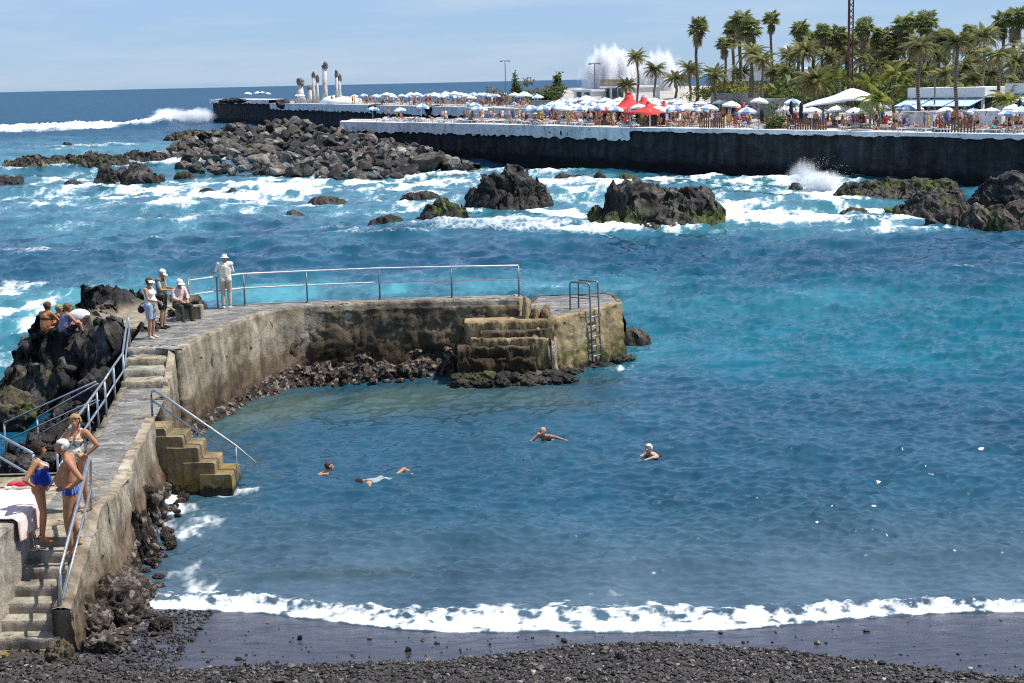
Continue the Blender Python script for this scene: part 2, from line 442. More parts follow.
foam += surf_zone * (.16 + .55 * n_lo + .30 * n_md) * (.55 + .45 * sstep(20, -50, SX))
left_out = sstep(-9.5, -12, SX) * sstep(40, 46, SY) * sstep(95, 60, SY)
foam += left_out * (.18 + .5 * n_md + .3 * n_lo)
crest = amp_b * h3 + amp_m * h2
foam += sstep(.30, .62, crest + .08 * n_hi) * .6 * BAYF * sstep(56, 70, SY)
foam += sstep(.18, .40, amp_b * h3 + amp_m * h2 + .10 * n_hi) * sstep(3, 8, SX) * sstep(46, 54, SY) * sstep(80, 62, SY) * .35
foam = np.where(SY > 260, foam * .7, foam)
# the breaker out on the left
bl = line_fn([(-140, 137), (0, 131), (60, 129), (120, 127), (170, 124), (216, 120)]); bd = SY - bl(SX)
bx = sstep(P(216, 120)[0] + 4, P(205, 120)[0], SX)
brk = np.exp(-(np.where(bd > 0, bd / 22, bd / 46)) ** 2) * bx
foam += brk * (1.35 + .5 * n_md)
Z += brk * (2.6 + 1.6 * fbm(v3(SX * .12, SY * .05), 3, seed=91)) * (.45 + .55 * sstep(P(130, 126)[0], P(190, 122)[0], SX)) + brk * n_hi * .5
# the small breaker on the beach
mid = .5 * (SHORE_UP(SX) + SHORE_LO(SX)); hw = .5 * (SHORE_UP(SX) - SHORE_LO(SX)) + .02
edge = fbm(v3(SX * .9, 0 * SX), 4, .6, seed=61) * .17 + fbm(v3(SX * 4, SY * 3), 4, .65, seed=63) * .16
sdist = (SY - mid) / hw; sdist = sdist + edge / hw * sstep(-1.1, .3, sdist)
sw = sstep(1.7, .25, sdist) * sstep(-1.08, -.85, sdist)
lacy = fbm(v3(SX * 2.6, SY * 3.2), 4, .65, seed=77)
foam = foam * (1 - sstep(.0, .3, sw)) + sw * (.74 + .50 * n_hi + .78 * lacy + .50 * sstep(.3, -.7, sdist))
foam += .45 * sstep(2.6, 1.0, sdist) * sstep(.6, 1.0, sdist) * (.6 + n_hi)
Z += sw * np.clip(.03 + .10 * np.exp(-((sdist - .35) / .5) ** 2) + .018 * fbm(v3(SX * 4, SY * 4), 3, .6, seed=65), .01, .3)
# below the beach the water sheet dips under it
Z = np.where(shore_d < 0, np.minimum(Z, .02), Z); Z = Z - .10 * sstep(-.95, -1.25, sdist)

# colour of the water body: depth, sand and air bubbles
def c3(r, g, b): return np.array([r, g, b], float)
deep = c3(.003, .050, .100); teal = c3(.006, .105, .155); turq = c3(.062, .235, .285); bay = c3(.015, .066, .108); shal = c3(.060, .098, .130); olive = c3(.050, .088, .086); ocean = c3(.003, .046, .098)
colr = np.broadcast_to(deep, SX.shape + (3,)).copy()
def lay(c, m):
    global colr
    m = np.clip(m, 0, 1)[..., None]; colr = colr * (1 - m) + c * m
lay(teal, sstep(44, 52, SY) * sstep(72, 56, SY) * .9 + .35 * n_lo)
lay(teal, blobs([(820, 330, 260, 45, .8), (560, 270, 200, 10, .4), (900, 290, 200, 20, .4)], SX, SY))
lay(turq, blobs([(330, 287, 260, 13, 1.0), (120, 300, 160, 20, .8), (20, 320, 80, 60, .9), (600, 290, 60, 12, .5), (760, 300, 180, 9, .3), (640, 345, 40, 20, .35)], SX, SY) * (.75 + .6 * n_md))
lay(turq * .9, surf_zone * (.42 + .55 * n_lo + .3 * n_md))
lay(turq, np.clip(blobs(FB[:34], SX, SY), 0, 1) * (.7 + .4 * n_md) * sstep(60, 70, SY))
lay(turq * .85, blobs([(100, 152, 160, 12, .55), (20, 162, 80, 10, .3)], SX, SY))
lay(ocean, sstep(260, 420, SY) * (1 - brk))
inbay = sstep(51, 46, SY) * sstep(-9.5, -9.0, SX)
lay(bay, inbay * sstep(60, 40, SY + np.maximum(0, SX - 1) * .8) * .95)
lay(olive, blobs([(330, 400, 170, 18, 1.0), (480, 398, 100, 16, .9), (230, 420, 60, 25, .5), (200, 500, 40, 60, .4)], SX, SY) * (.8 + .5 * n_md))
lay(shal, sstep(9, 1.0, shore_d) * (.85 + .3 * n_md))
lay(olive * .55, blobs([(370, 573, 90, 6, .8)], SX, SY))
colr *= (1 + .22 * np.clip(n_md, -1, 1))[..., None]
G = np.stack([SX + DX, SY + DY, Z], -1)
sea_me = grid_mesh('sea', G)
setattr_f(sea_me, 'foam', foam); setattr_f(sea_me, 'far', sstep(90, 420, SY)); setattr_c(sea_me, 'wcol', np.clip(colr, 0, 1))
m = NT('sea_water', .09, .5); p = m.wpos(); m.b.inputs['IOR'].default_value = 1.33
fo = m.attr('foam')
ps = m.mapping(p, (1, .42, 1))
lace = m.voro(m.mapping(p, (1, .5, 1)), 2.6, 'DISTANCE_TO_EDGE')
nf = m.noise(ps, 1.9, 8, .68, .6); nf2 = m.noise(ps, 9, 4, .6)
thr = m.math('ADD', m.math('MULTIPLY', nf, .95), m.math('MULTIPLY', nf2, .22))
thr = m.math('ADD', thr, m.math('MULTIPLY', m.smooth(lace, 0, .22), .14))
fm = m.smooth(m.math('SUBTRACT', fo, thr), -.16, .40)
m.color(m.mix(fm, m.attr('wcol', 'Color'), (.62, .66, .675)))
far_ = m.attr('far')
h = m.math('ADD', m.math('MULTIPLY', m.noise(m.mapping(p, (1, .6, 1), (0, 0, .2)), 2.6, 2, .5, .3), .5), m.math('MULTIPLY', m.noise(m.mapping(p, (1, .4, 1), (0, 0, -.3)), .55, 3, .55), 1.8))
h = m.math('ADD', h, m.math('MULTIPLY', m.noise(m.mapping(p, (.5, .12, 1)), .12, 4, .6), m.math('MULTIPLY', far_, 9.0)))
h = m.math('ADD', h, m.math('MULTIPLY', m.math('MULTIPLY', fm, nf2), .8))
m.bump(h, .022, 1.0)
m.rough(m.math('ADD', m.math('ADD', .12, m.math('MULTIPLY', far_, .22)), m.math('MULTIPLY', fm, .6)))
m.link(m.math('SUBTRACT', .5, m.math('MULTIPLY', far_, .38)), m.b.inputs['Specular IOR Level'])
struct(ob('sea', sea_me, m.mat), 'blue green sea with white surf running in to the bay', 'sea')

# ------------------------------------------------------------------ beach
bx_ = np.arange(-20, 20.01, .07); by_ = np.arange(12, 29.01, .07)
BX, BY = np.meshgrid(bx_, by_)
PEB = line_fn([(-40, 676), (80, 679), (180, 675), (250, 671), (330, 667), (400, 661), (470, 654), (540, 645), (600, 638), (660, 635), (720, 640), (780, 648), (840, 659), (900, 669), (960, 678), (1060, 692)], .2)
dw = SHORE_LO(BX) - BY
BZ = np.where(dw > 0, .085 * dw, .20 * dw)
peb = sstep(-.08, .35, PEB(BX) + .18 * fbm(v3(BX * 1.2, BY * 1.2), 3, seed=2) - BY)
BZ = BZ + peb * .07 + .012 * fbm(v3(BX * 2.2, BY * 2.2), 4, seed=3) + peb * .02 * fbm(v3(BX * 7, BY * 7), 3, seed=4)
left = sstep(-5.6, -7.2, BX) * sstep(27, 25, BY)
BZ = BZ + left * (.13 + .10 * fbm(v3(BX * 1.5, BY * 1.5), 3, seed=6))
def beach_z(x, y):
    i = np.clip(((np.asarray(y) - by_[0]) / .07).astype(int), 0, len(by_) - 1); j = np.clip(((np.asarray(x) - bx_[0]) / .07).astype(int), 0, len(bx_) - 1)
    return BZ[i, j]
beach_me = grid_mesh('beach', np.stack([BX, BY, BZ], -1)); setattr_f(beach_me, 'dry', np.clip(peb + left * .9, 0, 1))
m = NT('black_sand', .5, .5); p = m.wpos(); dry = m.attr('dry')
st = m.noise(m.mapping(p, (1.0, 3.2, 1), (0, 0, -.55)), 2.2, 6, .62, .5); gr = m.noise(p, 60, 3, .7)
c = m.ramp(st, [(.32, (.020, .019, .025)), (.68, (.080, .076, .098))])
cd = m.ramp(gr, [(.3, (.020, .017, .016)), (.55, (.05, .042, .038)), (.75, (.11, .095, .085))])
c = m.mix(dry, m.mul(c, m.ramp(gr, [(.35, .75), (.7, 1.3)])), cd); m.color(c)
m.rough(m.math('ADD', m.math('MULTIPLY', m.smooth(st, .35, .65), .22), m.math('ADD', .13, m.math('MULTIPLY', dry, .55))))
m.bump(m.math('ADD', m.math('MULTIPLY', st, .6), m.math('MULTIPLY', gr, m.math('ADD', .04, m.math('MULTIPLY', dry, .3)))), .018, 1)
struct(ob('beach', beach_me, m.mat), 'black volcanic beach, wet and glossy towards the water', 'beach')

# pebbles: nobody could count them
def pebble_field(n, fx):
    rs = np.random.RandomState(5)
    base = []
    for k in range(10):
        bm = bmesh.new(); bmesh.ops.create_icosphere(bm, subdivisions=1, radius=1)
        d = np.array([v.co[:] for v in bm.verts]); F = np.array([[v.index for v in f.verts] for f in bm.faces]); bm.free()
        base.append((d * (1 + .22 * rs.normal(size=(len(d), 1))), F))
    VV, FF, CC = [], [], []; nb = 0
    for x, y, s, tone in fx(rs, n):
        d, F = base[rs.randint(10)]
        a = rs.uniform(0, 2 * PI); c_, s_ = math.cos(a), math.sin(a)
        q = d * np.array([s * rs.uniform(.8, 1.5), s * rs.uniform(.7, 1.1), s * rs.uniform(.45, .8)])
        q = np.stack([q[:, 0] * c_ - q[:, 1] * s_, q[:, 0] * s_ + q[:, 1] * c_, q[:, 2]], 1)
        q += np.array([x, y, float(beach_z(x, y)) + s * .25]); VV.append(q); FF.append(F + nb); nb += len(q); CC.append(np.full(len(q), tone))
    me = np_mesh('pebbles', np.concatenate(VV), np.concatenate(FF), False); setattr_f(me, 'tone', np.concatenate(CC)); return me
def peb_gen(rs, n):
    out = []
    while len(out) < n:
        y = rs.uniform(20.5, 27); x = rs.uniform(-9.5, 10.5)
        d = float(PEB(x)) + .15 * math.sin(x * 1.7) - y
        if x < -5.4 and y < 26.5: d = max(d, .5 if rs.rand() < .55 else -1)
        if d < 0:
            if float(SHORE_LO(x)) - y < .05 or rs.rand() > .035 * math.exp(d * .8): continue
        s = rs.lognormal(-4.05, .50); out.append((x, y, min(s, .075), rs.beta(1.0, 2.5)))
    return out
m = NT('pebble_stone', .55, .4)
c = m.ramp(m.attr('tone'), [(0, (.009, .008, .008)), (.3, (.028, .023, .021)), (.55, (.080, .064, .056)), (.8, (.20, .175, .16)), (1, (.52, .49, .46))])
m.color(m.mul(c, m.ramp(m.noise(m.wpos(), 45, 3), [(.3, .7), (.7, 1.2)])))
tag(ob('pebbles', pebble_field(26000, peb_gen), m.mat), 'dark and pale pebbles strewn along the bottom of the beach', 'pebbles', kind='stuff')
# ------------------------------------------------------------------ stone pier with stairs
ZD, ZP, ZG = 2.40, 1.71, .45      # upper deck, path, foot of the stairs
def mat_concrete(name, a, b_, c_, stain=1.0, zones=True, scale=1.0):
    m = NT(name, .9, .25); p = m.wpos()
    n1 = m.noise(p, .7 * scale, 8, .6, .3); n2 = m.noise(p, 4 * scale, 8, .7); n3 = m.noise(m.mapping(p, (1, 1, .18)), 2.4 * scale, 6, .6, .4)
    c = m.ramp(n1, [(.3, a), (.5, b_), (.72, c_)])
    c = m.mul(c, m.ramp(n3, [(.36, (1 - .45 * stain,) * 3), (.58, (1.08,) * 3)]))
    c = m.mul(c, m.ramp(n2, [(.28, .5), (.5, 1.0), (.75, 1.2)]))
    pit = m.smooth(m.noise(p, 2.2 * scale, 5, .65, .5), .64, .70)
    c = m.mix(pit, c, (.035, .032, .03))
    if zones:
        zz = m.math('ADD', m.z(), m.math('MULTIPLY', m.math('SUBTRACT', m.noise(p, 1.6, 6, .65), .5), 1.1))
        br = m.smooth(zz, 1.35, .85); c = m.mix(m.math('MULTIPLY', br, .85), c, m.mul(c, (.40, .31, .25)))
        wt = m.smooth(zz, .55, .25); c = m.mix(wt, c, m.mul(c, (.55, .50, .45)))
        m.rough(m.math('SUBTRACT', .92, m.math('MULTIPLY', wt, .3)))
    m.color(c)
    m.bump(m.math('ADD', m.math('ADD', n2, m.math('MULTIPLY', m.noise(p, 14, 6, .7), .35)), m.math('MULTIPLY', pit, -.9)), .05, 1)
    return m
m_wall = mat_concrete('old_concrete', (.155, .125, .088), (.30, .25, .18), (.45, .395, .31)).mat
m_step = mat_concrete('stair_concrete', (.24, .21, .16), (.36, .32, .26), (.46, .42, .36), zones=False).mat
m_dark = mat_concrete('tide_stained_concrete', (.048, .039, .027), (.125, .095, .060), (.25, .195, .125), zones=True).mat
mm = mat_concrete('yellow_stained_concrete', (.20, .145, .07), (.32, .235, .12), (.42, .34, .22), zones=False)
# orange and green weed on the wet concrete
def weed(mm, zlo, zhi, gcol=(.06, .075, .015), amt=.62):
    p = mm.wpos(); old = mm.b.inputs['Base Color'].links[0].from_socket
    zz = mm.math('ADD', mm.z(), mm.math('MULTIPLY', mm.math('SUBTRACT', mm.noise(p, 2.6, 6, .65), .5), 1.2))
    k = mm.math('MULTIPLY', mm.smooth(zz, zhi, zlo), mm.smooth(mm.noise(p, 1.1, 5, .6), .38, amt))
    mm.color(mm.mix(k, old, gcol)); 
    k2 = mm.smooth(zz, zlo * .6, zlo * .2)
    old = mm.b.inputs['Base Color'].links[0].from_socket
    mm.color(mm.mix(k2, old, (.035, .028, .02))); return mm.mat
m_yel = weed(mm, .55, 1.15)
m_ystep = weed(mat_concrete('weedy_step', (.17, .125, .065), (.29, .225, .13), (.42, .36, .25), zones=False), .25, .75, (.20, .13, .03), .55)
# flagstones
m = NT('flagstones', .8, .4); p = m.wpos()
wp = m.mapping(p, (1.1, 2.3, 1), (0, 0, .1))
e = m.voro(wp, 2.0, 'DISTANCE_TO_EDGE'); cellc = m.voro(wp, 2.0, 'F1', 'Color')
sx = m.node('ShaderNodeSeparateColor'); m.link(cellc, sx.inputs[0])
c = m.ramp(sx.outputs[0], [(0, (.10, .10, .10)), (.6, (.19, .185, .178)), (1, (.30, .285, .265))])
n2 = m.noise(p, 6, 8, .7); c = m.mul(c, m.ramp(n2, [(.3, .55), (.55, 1.05), (.75, 1.3)]))
j = m.smooth(e, .075, .02); c = m.mix(j, c, (.25, .225, .185)); 
big = m.noise(p, .8, 5, .6); c = m.mix(m.smooth(big, .58, .72), c, (.29, .26, .21)); m.color(c)
m.bump(m.math('ADD', m.math('MULTIPLY', m.smooth(e, 0, .09), .7), m.math('MULTIPLY', n2, .6)), .035, 1); m_flag = m.mat
m_tan = mat_concrete('weathered_slab', (.24, .20, .14), (.37, .315, .225), (.47, .42, .33), zones=False, scale=1.4).mat

pier = thing('stone_pier', 'old curved stone and concrete pier with flagged path and stained walls around the bay', 'pier')

def wall_strip(name, pts, ztop, zbot, mat, parent, amp=.07, batter=.06, du=.09, dz=.09, side=-1, lip=.0, seed=0, foot=.0, cap=0.35):
    """a rough masonry face along a plan line; ztop a number or one per point; side: which way it faces"""
    pts = np.asarray(pts, float)[:, :2]
    zt = np.full(len(pts), ztop, float) if np.isscalar(ztop) else np.asarray(ztop, float)
    q = resample(np.column_stack([pts, zt]), du); zt = q[:, 2]; xy = q[:, :2]
    tg = np.gradient(xy, axis=0); tg /= np.linalg.norm(tg, axis=1)[:, None] + 1e-9
    nrm = np.stack([tg[:, 1], -tg[:, 0]], 1) * side
    n = max(6, int((zt.max() - zbot) / dz)); rows = []
    for k in range(n + 1):
        t_ = k / n; z = zt * (1 - t_) + zbot * t_; dep = zt - z
        q3 = np.stack([xy[:, 0], xy[:, 1], z], 1)
        d = batter * dep + amp * fbm(q3 * 1.3, 4, .55, seed=seed + 5) + .5 * amp * fbm(q3 * 6, 3, .6, seed=seed + 6)
        if foot: 
            lowz = sstep(.95, .1, z + .35 * fbm(q3 * .8, 2, seed=seed))
            d = d + lowz * foot * (.55 + .8 * np.clip(fbm(q3 * 2.6, 4, .6, seed=seed + 9), -.6, 1))
        d = d * sstep(0, .15, t_ * (zt.max() - zbot))
        rows.append(np.stack([xy[:, 0] + nrm[:, 0] * d, xy[:, 1] + nrm[:, 1] * d, z], 1))
    if cap:   # the strip turns back over the top as the edge of the walkway
        for dd in (cap,):
            rows.insert(0, np.stack([xy[:, 0] - nrm[:, 0] * dd, xy[:, 1] - nrm[:, 1] * dd, zt + .012 + .02 * fbm(v3(xy[:, 0] * 3, xy[:, 1] * 3), 2, seed=seed)], 1))
    me = grid_mesh(name, np.array(rows), flip=(side > 0))
    return ob(name, me, mat, parent)

def deck_strip(name, L, R, z, mat, parent, n=80, m=14, amp=.018, seed=0):
    def even(p, k):
        p = np.asarray(p, float)[:, :2]; s = np.concatenate([[0], np.cumsum(np.linalg.norm(np.diff(p, axis=0), axis=1))]); t_ = np.linspace(0, s[-1], k)
        return np.stack([np.interp(t_, s, p[:, 0]), np.interp(t_, s, p[:, 1])], 1)
    A, B = even(L, n), even(R, n); t_ = np.linspace(0, 1, m)[None, :, None]
    XY = A[:, None] * (1 - t_) + B[:, None] * t_
    zz = (np.full(n, z) if np.isscalar(z) else np.interp(np.linspace(0, 1, n), np.linspace(0, 1, len(z)), z))[:, None]
    Zz = zz + amp * fbm(v3(XY[..., 0] * 2.2, XY[..., 1] * 2.2), 4, .6, seed=seed)
    return ob(name, grid_mesh(name, np.concatenate([XY, Zz[..., None]], -1), flip=True), mat, parent)

def Wx(D): return -7.53 - .118 * (D - 28.77)       # seaward-bay edge of the path
# --- upper deck
R_up = smooth_poly([(-9.08, 40.7)] + [P(a, b, ZD)[:2] for a, b in [(178, 352), (190, 343), (215, 330.5), (240, 320.5), (265, 312), (290, 306.5), (330, 304), (400, 301), (460, 299.3), (519, 298.3)]], 2)
Lraw = [(-10.22, 40.7), (-10.4, 42.0), (-10.7, 44.5)] + [P(a, b, ZD)[:2] for a, b in [(150, 314), (192, 311), (222, 306.5), (260, 303)]]
Lraw += [(x, y + .85) for x, y in R_up[-1:0:-12] if x > -6.3][::-1]
Lraw = [p for i, p in enumerate(Lraw)]
L_up = np.array(Lraw)
deck_strip('upper_deck', L_up, R_up, ZD, m_flag, pier, 150, 20, .02, 3)
wall_strip('bay_wall', R_up, ZD - .004, -.9, m_wall, pier, .06, .07, side=1, seed=1, foot=.0, cap=.22)
wall_strip('sea_wall', L_up, ZD, -.9, m_dark, pier, .1, .12, .16, .16, side=-1, seed=2, cap=0)
# darker, broken masonry and shell crust on the far part of the bay wall
sel = R_up[(R_up[:, 0] > -7.7)]; sg_ = np.gradient(sel, axis=0); sg_ /= np.linalg.norm(sg_, axis=1)[:, None]; sn_ = np.stack([sg_[:, 1], -sg_[:, 0]], 1)
wall_strip('broken_masonry', sel + sn_ * (-.22 + .30 * sstep(-7.7, -5.6, sel[:, 0]))[:, None], ZD - .20, -.9, m_dark, pier, .13, .10, .07, .07, side=1, seed=14, foot=.12, cap=.25)
# --- steps from the deck down to the path
for k in range(4):
    z1 = ZD - .172 * k + (.012 if k == 0 else 0); yf = 40.68 - .68 * k; yb = yf + (.2 if k == 0 else .72)
    xl = np.interp(yf, [38.6, 40.7], [-9.93, -10.24]); xr = np.interp(yf, [38.6, 40.7], [-8.74, -9.02])
    A = np.array([[(x, y, z_) for x in np.linspace(xl, xr, 26)] for y, z_ in ((yb, z1), (yf + .3, z1), (yf + .02, z1), (yf, z1 - .02), (yf - .02, z1 - .1), (yf - .02, z1 - .3))])
    A[..., 2] += .022 * fbm(A * 3.5, 3, seed=k); A[2:, :, 1] += .05 * fbm(A[2:] * 3, 2, seed=k + 4)
    ob('step', grid_mesh('step', A), m_tan if k % 2 else m_step, pier)
# --- path and landing
R_p = [(Wx(y), y) for y in (27.3, 29.1, 31, 34.8, 38.9)]
L_p = [(-8.55, 27.3), (-8.72, 29.1), (-9.02, 31.5), (-9.38, 34.5), (-9.97, 38.9)]
deck_strip('path', L_p, R_p, ZP, m_flag, pier, 110, 16, .016, 7)
deck_strip('landing', [(-10.9, 25.5), (-11.3, 29.9)], [(-7.40, 25.5), (-7.5, 27.3), (-7.55, 29.9)], ZP - .004, m_tan, pier, 30, 40, .012, 8)
wall_strip('path_edge', [(-11.3, 29.9), (-8.84, 29.92), (-8.86, 30.2), (-9.02, 31.5), (-9.38, 34.5), (-9.97, 38.7), (-10.25, 40.8)], ZP + .03, -.6, m_wall, pier, .05, .05, side=-1, seed=21, cap=.16)
# path wall towards the bay: a strip up to the water stairs, and one beyond them
pw = [(Wx(y), y) for y in np.linspace(26.9, 34.85, 30)]
wall_strip('path_wall', pw, [ZP + .05 + .2 * sstep(28.2, 27.0, y) for _, y in pw], -.5, m_wall, pier, .05, .045, side=1, seed=4, foot=.14, cap=.20)
wall_strip('path_wall', [(Wx(34.85), 34.85), (Wx(34.9) - .5, 34.87)], ZP + .05, -.5, m_wall, pier, .04, .0, side=-1, seed=5, cap=.05)
wall_strip('path_wall', [(Wx(37.1) - .5, 37.08), (Wx(37.1), 37.1)] + [(Wx(y), y) for y in np.linspace(37.3, 40.75, 12)], [ZP + .03] * 2 + [ZP + .03 + .69 * np.clip((y - 38.6) / 2.0, 0, 1) for y in np.linspace(37.3, 40.75, 12)], -.6, m_wall, pier, .04, .05, side=1, seed=6, foot=.1, cap=.18)
# the notch for the water stairs, then the stairs themselves
for k in range(5):
    z1 = (1.45, 1.27, 1.02, .68, .40)[k]; x1 = PX((165, 183, 199, 216, 233)[k], 34.97, z1)[0]; xk = x1 - .42
    n_ = 18; ys = np.linspace(34.97 - .07 * k, 35.85, n_)
    xs = [xk - .3, xk, x1 - .03, x1, x1 + .02, x1 + .04]; zz = [z1, z1, z1, z1 - .03, z1 - .35, -1.0]
    A = np.array([[(x, y, z_) for x, z_ in zip(xs, zz)] for y in ys])
    f0 = A[:1].copy(); f0[0, :, 2] = -1.0; f0[0, :, 1] = ys[0] - .03
    f1 = A[-1:].copy(); f1[0, :, 2] = -1.0
    A = np.concatenate([f0, A, f1]); A += .022 * np.stack([fbm(A * 2.7 + s_, 3, seed=k + s_) for s_ in (0, 9, 20)], -1)
    ob('water_step', grid_mesh('water_step', A, smooth=False), m_ystep, pier)
# --- stairs down to the beach
SL, SR = -8.16, -7.40
for k in range(7):
    yf = 25.53 - .33 * k; z1 = ZP - .18 * k; 
    xr = SR - .012 * k; xl = SL - .02 * k
    xs = np.linspace(xl - .25, xr + .18, 26)
    rows = [(yf + .36, z1), (yf + .012, z1), (yf, z1 - .015), (yf - .004, z1 - .10), (yf, z1 - .24)]
    A = np.array([[(x, y, z_) for x in xs] for y, z_ in rows]); A[..., 1] += .02 * fbm(A * 4, 3, seed=k); A[..., 2] += .012 * fbm(A * 5, 3, seed=30 + k)
    ob('step', grid_mesh('step', A), m_step, pier)
deck_strip('stair_foot', [(-9.6, 21.4), (-9.6, 23.6)], [(-7.5, 22.2), (-7.2, 23.6)], [ZG - .22, ZG], m_ystep, pier, 20, 24, .03, 31)
# wall between the stairs and the beach: its top slopes down with them
ys = np.linspace(23.56, 27.0, 30); zt = 1.06 + (1.96 - 1.06) * np.clip((ys - 23.6) / 2.9, 0, 1) + .03 * np.sin(ys * 7)
Xo = -7.10 - .064 * (ys - 23.6); Xi = -7.39 - .04 * (ys - 23.6)
wall_strip('stair_wall', np.stack([Xo, ys], 1), zt, -.3, m_wall, pier, .05, .06, .06, .06, side=1, seed=44, foot=.12, cap=0)
wall_strip('stair_wall', np.stack([Xi, ys], 1), zt, -.3, m_wall, pier, .02, .0, .07, .07, side=-1, seed=45, cap=0)
tp = np.stack([np.stack([Xi, ys, zt + .004], 1), np.stack([(Xi * 2 + Xo) / 3, ys, zt + .03], 1), np.stack([(Xi + Xo * 2) / 3, ys, zt + .03], 1), np.stack([Xo, ys, zt + .004], 1)])
ob('stair_wall_top', grid_mesh('stair_wall_top', tp), m_wall, pier)
wall_strip('stair_wall', [(-7.42, 23.62), (-7.25, 23.575), (-7.07, 23.62)], 1.075, -.3, m_wall, pier, .03, .06, .05, .05, side=1, seed=46, cap=0)
# low wall left of the stairs, where the towel hangs
blk = [(-11.9, 22.6), (-8.42, 22.6), (-8.20, 25.5), (-8.62, 27.1), (-11.9, 27.1)]
wall_strip('side_wall', blk[1:4], [2.18, 2.20, 2.20], -.2, m_step, pier, .04, .0, .07, .07, side=1, seed=51, cap=.2)
wall_strip('side_wall', [blk[3], blk[4]], 2.20, 1.4, m_step, pier, .03, .0, .1, .1, side=1, seed=52, cap=.1)
wall_strip('side_wall', [blk[0], blk[1]], 2.18, -.2, m_step, pier, .03, .02, .1, .1, side=1, seed=53, cap=.1)
deck_strip('side_wall_top', [(-11.9, 22.6), (-11.9, 27.1)], [(-8.42, 22.6), (-8.20, 25.5), (-8.62, 27.1)], 2.20, m_step, pier, 30, 30, .012, 54)
# --- the head of the pier
B_, C_, E_, F_ = P(556, 318.5, 1.85), P(622, 302.5, 1.85), P(609, 293, 1.85), P(536, 296, 1.85)
A_ = P(500, 321, 1.85)
S0 = R_up[-1]
deck_strip('head_platform', [S0 + (-.1, .9), F_[:2], E_[:2]], [S0 + (-.1, -.1), B_[:2], C_[:2]], 1.85, m_flag, pier, 50, 30, .012, 61)
wall_strip('head_wall', [(B_[0] - .25, B_[1] - .02), B_[:2], (B_ * .5 + C_ * .5)[:2] + np.array([.05, -.05]), C_[:2]], 1.86, -.9, m_yel, pier, .07, .05, .06, .06, side=1, seed=62, cap=.2)
wall_strip('head_wall', [C_[:2], (E_ * .6 + C_ * .4)[:2] + np.array([.1, .1]), E_[:2], F_[:2], S0 + np.array([.0, .9])], 1.86, -.9, m_dark, pier, .08, .1, .12, .12, side=1, seed=63, cap=.15)
wall_strip('deck_end', [S0 + np.array([0, 0.]), S0 + np.array([.12, .4]), S0 + np.array([0, .9])], ZD, 1.5, m_yel, pier, .05, .1, .06, .06, side=1, seed=64, cap=.2)
# ledges stepping down in front of the head
def ledge(x0, x1, yf, yb, z, mat, seed, rough=.05):
    xs = np.linspace(x0, x1, int((x1 - x0) / .04) + 2)
    prof = [(yb, z), (yb * .4 + yf * .6, z), (yf + .04, z), (yf, z - .03)] + [(yf - .02 - .08 * k / 12, z - .08 - (z + .5) * k / 12) for k in range(13)]
    A = np.array([[(x, y, zz_) for x in xs] for y, zz_ in prof])
    A[..., 1] += rough * (fbm(A * 2.0, 5, .65, seed=seed) * 1.5 + .9 * (worley(A * (3, 3, 5), seed=seed)[2] - .5)); A[2:-1, :, 2] += rough * .9 * fbm(A[2:-1] * 2.5, 5, .65, seed=seed + 1)
    e0, e1 = A[:, :1].copy(), A[:, -1:].copy(); e0[..., 2] = -.6; e1[..., 2] = -.6; A = np.concatenate([e0, A, e1], 1)
    return ob('ledge', grid_mesh('ledge', A), mat, pier)
def xof(px, D): return (px - 512) / FPX * D
for k, (pa, pb_, yf, z_, mt_, rg_) in enumerate(((464, 555, 47.62, 1.84, m_yel, .05), (480, 552, 47.40, 1.58, m_dark, .07), (470, 549, 47.18, 1.36, m_yel, .08), (456, 530, 46.95, 1.14, m_dark, .10), (461, 536, 46.75, .80, m_dark, .12))):
    ledge(xof(pa, yf), xof(pb_, yf), yf, yf + .85, z_, mt_, 70 + k * 3, rg_)
# broken stubs of steps between deck and platform
for px, hh in ((527, .55), (536, .42), (546, .34)):
    q = PX(px, 48.3, 1.85); me = rock_mesh('broken_step', 900 + px, 3, (.16, .3, hh), 9, .12)
    ob('broken_step', me, m_yel, pier, (q[0], q[1], 1.9))

# ------------------------------------------------------------------ railings
m_steel = NT('galvanised_steel', .35, .5); nn = m_steel.noise(m_steel.wpos(), 9, 5, .6)
m_steel.color(m_steel.ramp(nn, [(.3, (.30, .32, .34)), (.7, (.55, .57, .60))])); m_steel.b.inputs['Metallic'].default_value = .75; m_steel = m_steel.mat
m_dsteel = simple('dull_steel', (.20, .215, .23), .45, .25, 8, .5, .6)
m_wsteel = NT('white_steel', .4, .5); nn = m_wsteel.noise(m_wsteel.wpos(), 3, 6, .6); m_wsteel.color(m_wsteel.ramp(nn, [(.35, (.52, .49, .47)), (.62, (.74, .73, .73))])); m_wsteel = m_wsteel.mat
def railing(name, label, tops, bases, mids=(.5,), r=.024, pr=.024, mt=None, mp=None, parts=('top_rail', 'mid_rail', 'post'), extra=None, posts=None):
    mt = mt or m_steel; mp = mp or mt
    c = np.mean([b for b in bases], 0); rt = thing(name, label, 'railing', tuple(c))
    loc = lambda p: np.asarray(p, float) - c
    MB().tube([loc(p) for p in tops], r, 10).build(parts[0], mt, rt, True)
    for f in mids:
        MB().tube([loc(np.asarray(a) * (1 - f) + np.asarray(b) * f) for a, b in zip(tops, bases)], r * .9, 10).build(parts[1], mt, rt, True)
    for i, (a, b) in enumerate(zip(tops, bases)):
        if posts is not None and i not in posts: continue
        mb = MB().tube([loc(a) - (0, 0, .01), loc(b) - (0, 0, .06)], pr, 10)
        mb.box(loc(b) + (0, 0, .012), (.12, .12, .02)); mb.build(parts[2], mp, rt, True)
    return rt
def up(p, h): return np.array([p[0], p[1], p[2] + h])
